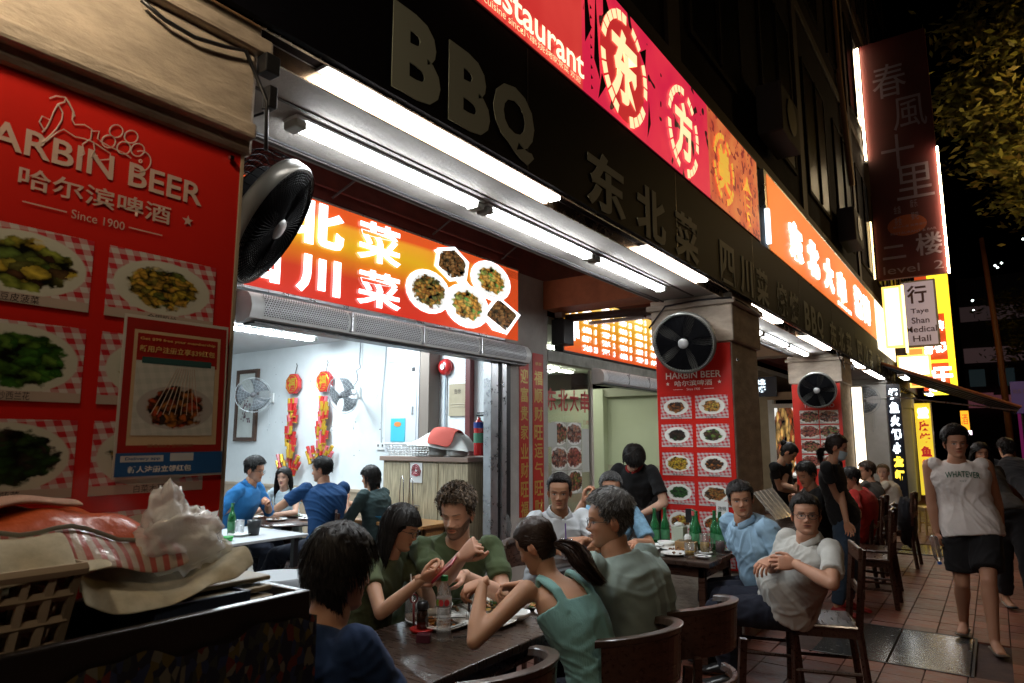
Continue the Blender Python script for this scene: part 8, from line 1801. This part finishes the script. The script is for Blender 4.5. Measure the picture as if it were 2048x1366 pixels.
# ------------------------------------------------------------------ trees, far street
def leaf_tree(lab, x, y, zt, trunk_h, rad, n, leafm, seed, lean=(0, 0), name='tree', lim=6):
    t = thing(name, lab, 'tree', (x, y, 0), 0, 'street trees at the right'); r = np.random.default_rng(seed); BK = mat('bark', (.06, .045, .03), .9, bump=.6, bscale=20)
    top = Vector((x+lean[0], y+lean[1], trunk_h)); m = MB(); m.tube([(x, y, -.1), (x+lean[0]*.3, y, trunk_h*.4), top], [.20, .15, .11], 10); m.build('trunk', BK, t, smooth=True)
    cl = []
    for i in range(lim):
        a = 2*PI*i/lim+r.random(); q = top+Vector((math.cos(a)*rad*.6, math.sin(a)*rad*.6, (zt-trunk_h)*(.35+.4*r.random()))); mid = top.lerp(q, .5)+Vector((0, 0, .3)); MB().tube([top-Vector((0, 0, .4)), mid, q], [.07, .045, .02], 7).build('limb', BK, t, smooth=True); cl += [q, mid]
    c = npv((top.x, top.y, (zt+trunk_h)/2+.4)); V = []; F = []
    K = 46; cc = []
    for k in range(K):
        d = unit(r.normal(0, 1, 3)); cc.append(c+d*npv((rad, rad, (zt-trunk_h)*.55))*(.35+.65*r.random()**.5))
    cc += [npv(q) for q in cl]; cc = npv(cc); ids = r.integers(0, len(cc), n); P = cc[ids]+r.normal(0, 1, (n, 3))*npv((.42, .42, .26))*(.6+.7*r.random((n, 1)))
    P[:, 2] = np.maximum(P[:, 2], trunk_h*.92)
    a = r.normal(0, 1, (n, 3)); a[:, 2] *= .4; a /= np.linalg.norm(a, axis=1, keepdims=True); b = np.cross(a, r.normal(0, 1, (n, 3))); b /= np.linalg.norm(b, axis=1, keepdims=True); s_ = (.055+.05*r.random((n, 1)))
    V = np.stack([P-a*s_*1.5, P+b*s_*.55, P+a*s_*1.5, P-b*s_*.55], 1).reshape(-1, 3); f = np.arange(4*n).reshape(-1, 4); q = Soup(); col = npv((.10, .11, .02))*(.5+r.random((n, 1))*1.0)*npv((1, 1, 1))+npv((.05, .01, 0))*r.random((n, 1)); q.add(V, f, np.repeat(col, 4, axis=0))
    o = q.obj('crown', leafm, t); o['kind'] = 'stuff'; return t
LM = mat('leaves', (.1, .1, .03), .6, attr='col')
leaf_tree('nearer street tree with yellow lit foliage at the upper right', 1.75, 19.5, 13.2, 6.6, 2.1, 15000, LM, 4, (.1, 0))
leaf_tree('darker tree behind it reaching above the red banner', 3.8, 25, 15.0, 7.5, 3.4, 15000, LM, 7)
leaf_tree('low dark tree beyond the brown post on the right', 2.9, 33, 8.5, 3.4, 2.6, 9000, LM, 9)
leaf_tree('small tree with bright green tips at the right edge', 4.6, 28, 6.8, 4.4, 1.6, 5000, mat('leaves_green', (.05, .12, .02), .6, attr='col'), 12)
t = thing('post', 'tall thin rust brown street post rising at the right beyond the awning', 'post', (.30, 22.5, 0)); MB().tube([(.36, 22.5, 0), (.30, 22.5, 4.0), (.16, 22.5, 7.2)], [.09, .08, .06], 10).build('pole', mat('post_rust', (.09, .03, .012), .6), t, smooth=True)
t = thing('added_lamp_post', 'assumed unseen sodium street lamp on the road side of the yellow lit tree', 'street lamp', (3.4, 16.5, 0)); MB().tube([(3.4, 16.5, 0), (3.4, 16.5, 6.9)], .07, 10).tube([(3.4, 16.5, 6.9), (2.7, 16.7, 7.1)], .04, 8).build('pole', BLACKM, t, smooth=True); MB().lathe([(0, -.05), (.16, -.04), (.2, .0), (.1, .07), (0, .08)], 18, (2.6, 16.7, 7.05)).build('lamp_head', glow('lamp_sodium_assumed', (1, .62, .22), 260), t, smooth=True)  # assumed lamp, added out of frame to light the foliage yellow
t = thing('street_sign', 'small violet blue street notice on a post beyond the awning', 'sign', (.62, 21, 0)); MB().box(.42, .80, 21, 21.05, 2.25, 3.05).build('board', mat('board_violet', (.10, .08, .32), .5, emit=(.12, .08, .35), es=.06), t, bevel=.02); MB().tube([(.61, 21.08, 0), (.61, 21.08, 2.9)], .03, 8).build('post', BLACKM, t); text('BUS 33', .2, (.61, 20.99, 2.8), 'Y', mat('ink_lilac', (.45, .36, .42)), t, width=.26, height=.1)
# far awning over the walkway
t = thing('street_awning', 'dark sloping street awning with tan edge at the far end', 'awning', (-.7, 16, 2.4)); AW = mat('awning_black', (.035, .028, .03), .6, bump=.2, bscale=6)
MB().slab([(-1.66, 14.6, 3.05), (.45, 15.8, 2.22), (.45, 19.5, 2.22), (-1.66, 19.5, 3.05)], (.4, 0, 1), .015).build('canopy', AW, t)
MB().tube([(-1.66, 14.6, 3.06), (.45, 15.8, 2.21)], (.018, .03), 6).build('edge', mat('awning_edge', (.36, .13, .06), .6), t); MB().tube([(-1.66, 14.9, 2.45), (.40, 15.9, 2.15)], .016, 6).build('strut', ALU, t); MB().tube([(.42, 15.85, 2.20), (.42, 19.4, 2.20)], .02, 6).build('rail', AW, t)
for k in range(5): MB().tube([(-1.60, 15.2+k*.9, 3.0), (.40, 15.9+k*.8, 2.19)], .012, 5).build('rib', BLACKM, t)
tube_light(-1.1, 16.6, 17.9, 2.62, 'tube light under the far awning', glow('tube_far', (.9, .95, 1), 7), .12, 'far lights')
tube_light(-1.2, 13.0, 13.9, 2.70, 'small tube light at the lit fascia end', glow('tube_far', (.9, .95, 1), 7), .10, 'far lights')
# downlights on the far soffit
for i, (a, b, l) in enumerate(((1709, 768, 'left round downlight near the fan on the white column'), (1718, 776, 'middle round downlight near the fan on the white column'), (1706, 781, 'lowest round downlight near the fan on the white column'))):
    c = sight(a, b, z=2.80); o = MB().lathe([(0, -.02), (.10, -.015), (.11, 0), (0, .0)], 18, c).build('downlight', glow('downlight_glow', (.9, .97, 1), 6), smooth=True); tag(o, l, 'light', 'round downlights')
# building across / down the street
t = thing('office_block', 'dark distant building with lit floor bands at the end of the street', 'building', (6, 60, 0))
MB().box(-1.5, 16, 62, 70, 0, 14).build('wall', mat('far_wall', (.05, .035, .035), .8), t)
for z, c_ in ((4.0, (.045, .014, .018)), (7.4, (.02, .012, .012)), (10.6, (.012, .008, .008))): MB().box(-1.4, 15.8, 61.6, 61.99, z, z+1.1).build('floor_band', mat('band_%d' % int(z), (.3, .12, .12), .7, emit=c_, es=1.0), t)
for k in range(9): MB().box(-1.2+1.8*k, -.2+1.8*k, 61.9, 62.02, 5.6, 6.9).build('window', mat('far_window', (.02, .03, .035), .3, emit=(.004, .007, .008), es=1), t)
MB().box(.2, 8, 61.2, 61.6, 4.9, 5.1).build('ledge', mat('far_ledge', (.3, .28, .3), .6), t)
LW = glow('far_lamp_white', (.85, 1, .95), 4); 
for i, (a, b) in enumerate(((1945, 601), (1947, 621), (1990, 531), (2003, 526), (2046, 478), (1995, 535))):
    c = sight(a, b, y=58); o = MB().lathe([(0, -.09), (.09, 0), (0, .09)], 10, c).build('far_lamp', LW, smooth=True); tag(o, 'tiny distant white lamp '+['upper of two stacked beside the street post', 'lower of two stacked beside the street post', 'leftmost of the cluster under the tree', 'middle one of the cluster under the tree', 'alone at the right edge', 'lowest of the cluster under the tree'][i], 'light', 'distant lamps through the trees')
    c2_ = MB().tube([c, (c.x, 61.6, c.z)], .02, 4).build('arm', BLACKM, o, world=False)
o = None
for i, (x, y, c_) in enumerate(((1.2, 46, (.12, .01, .06)), (2.4, 50, (.10, .012, .07)))):
    t = thing('shop_light', ['magenta lit shop strip far down the street behind the post', 'dim pink lit shop strip at the far right of the street'][i], 'light', (x, y, 0)); MB().box(x-.08, x+.08, y, y+.05, .6, 3.6).build('strip', glow('pink_%d' % i, c_, .5, False), t)
t = thing('small_neon_sign', 'small red and yellow neon sign hanging above the head of the walking man', 'sign', (-.25, 24, 2.2)); c = sight(1930, 842, y=24); MB().box(c.x-.10, c.x+.10, 24, 24.08, c.z-.28, c.z+.30).build('panel', glow('neon_panel_orange', (.9, .35, .02), 1.2), t); MB().box(c.x-.22, c.x+.14, 23.98, 24.0, c.z-.40, c.z-.28).build('base_tube', glow('neon_pink_white', (1, .8, .95), 4), t); text('酒', .2, (c.x, 23.97, c.z+.05), 'Y', glow('ink_red_lit', (.45, .02, .02), .6), t, width=.15, height=.3)
o = MB().box(.62, 1.25, 13.2, 14.0, 0, 1.05).build('bin_body', mat('bin_green', (.05, .10, .04), .5), None, bevel=.04); t = thing('wheelie_bin', 'green wheelie bin at the right edge beyond the passers-by', 'bin', (.93, 13.6, 0)); o.name = 'body'; o.parent = t; o.matrix_parent_inverse = t.matrix_basis.inverted(); MB().box(.59, 1.28, 13.15, 14.05, 1.055, 1.12).build('lid', mat('bin_lid', (.06, .11, .05), .5), t, bevel=.02)
# added lamp, unseen behind the camera: gives the street side its dim ambience
t = thing('added_lamp_post', 'added street lamp, unseen behind the camera, brightening the street side', 'street lamp', (5.0, -5.5, 0)); MB().tube([(5.0, -5.5, 0), (5.0, -5.5, 6.8)], .08, 10).tube([(5.0, -5.5, 6.8), (4.2, -5.1, 7.0)], .04, 8).build('pole', BLACKM, t, smooth=True); MB().lathe([(0, -.05), (.16, -.04), (.2, .0), (.1, .07), (0, .08)], 18, (4.1, -5.0, 6.95)).build('lamp_head', glow('lamp_street_added', (1, .76, .54), 290), t, smooth=True)
bpy.data.scenes.remove(TMP)
for o in COL.objects:
    if o.name.startswith('paving'): o['kind'] = 'stuff'
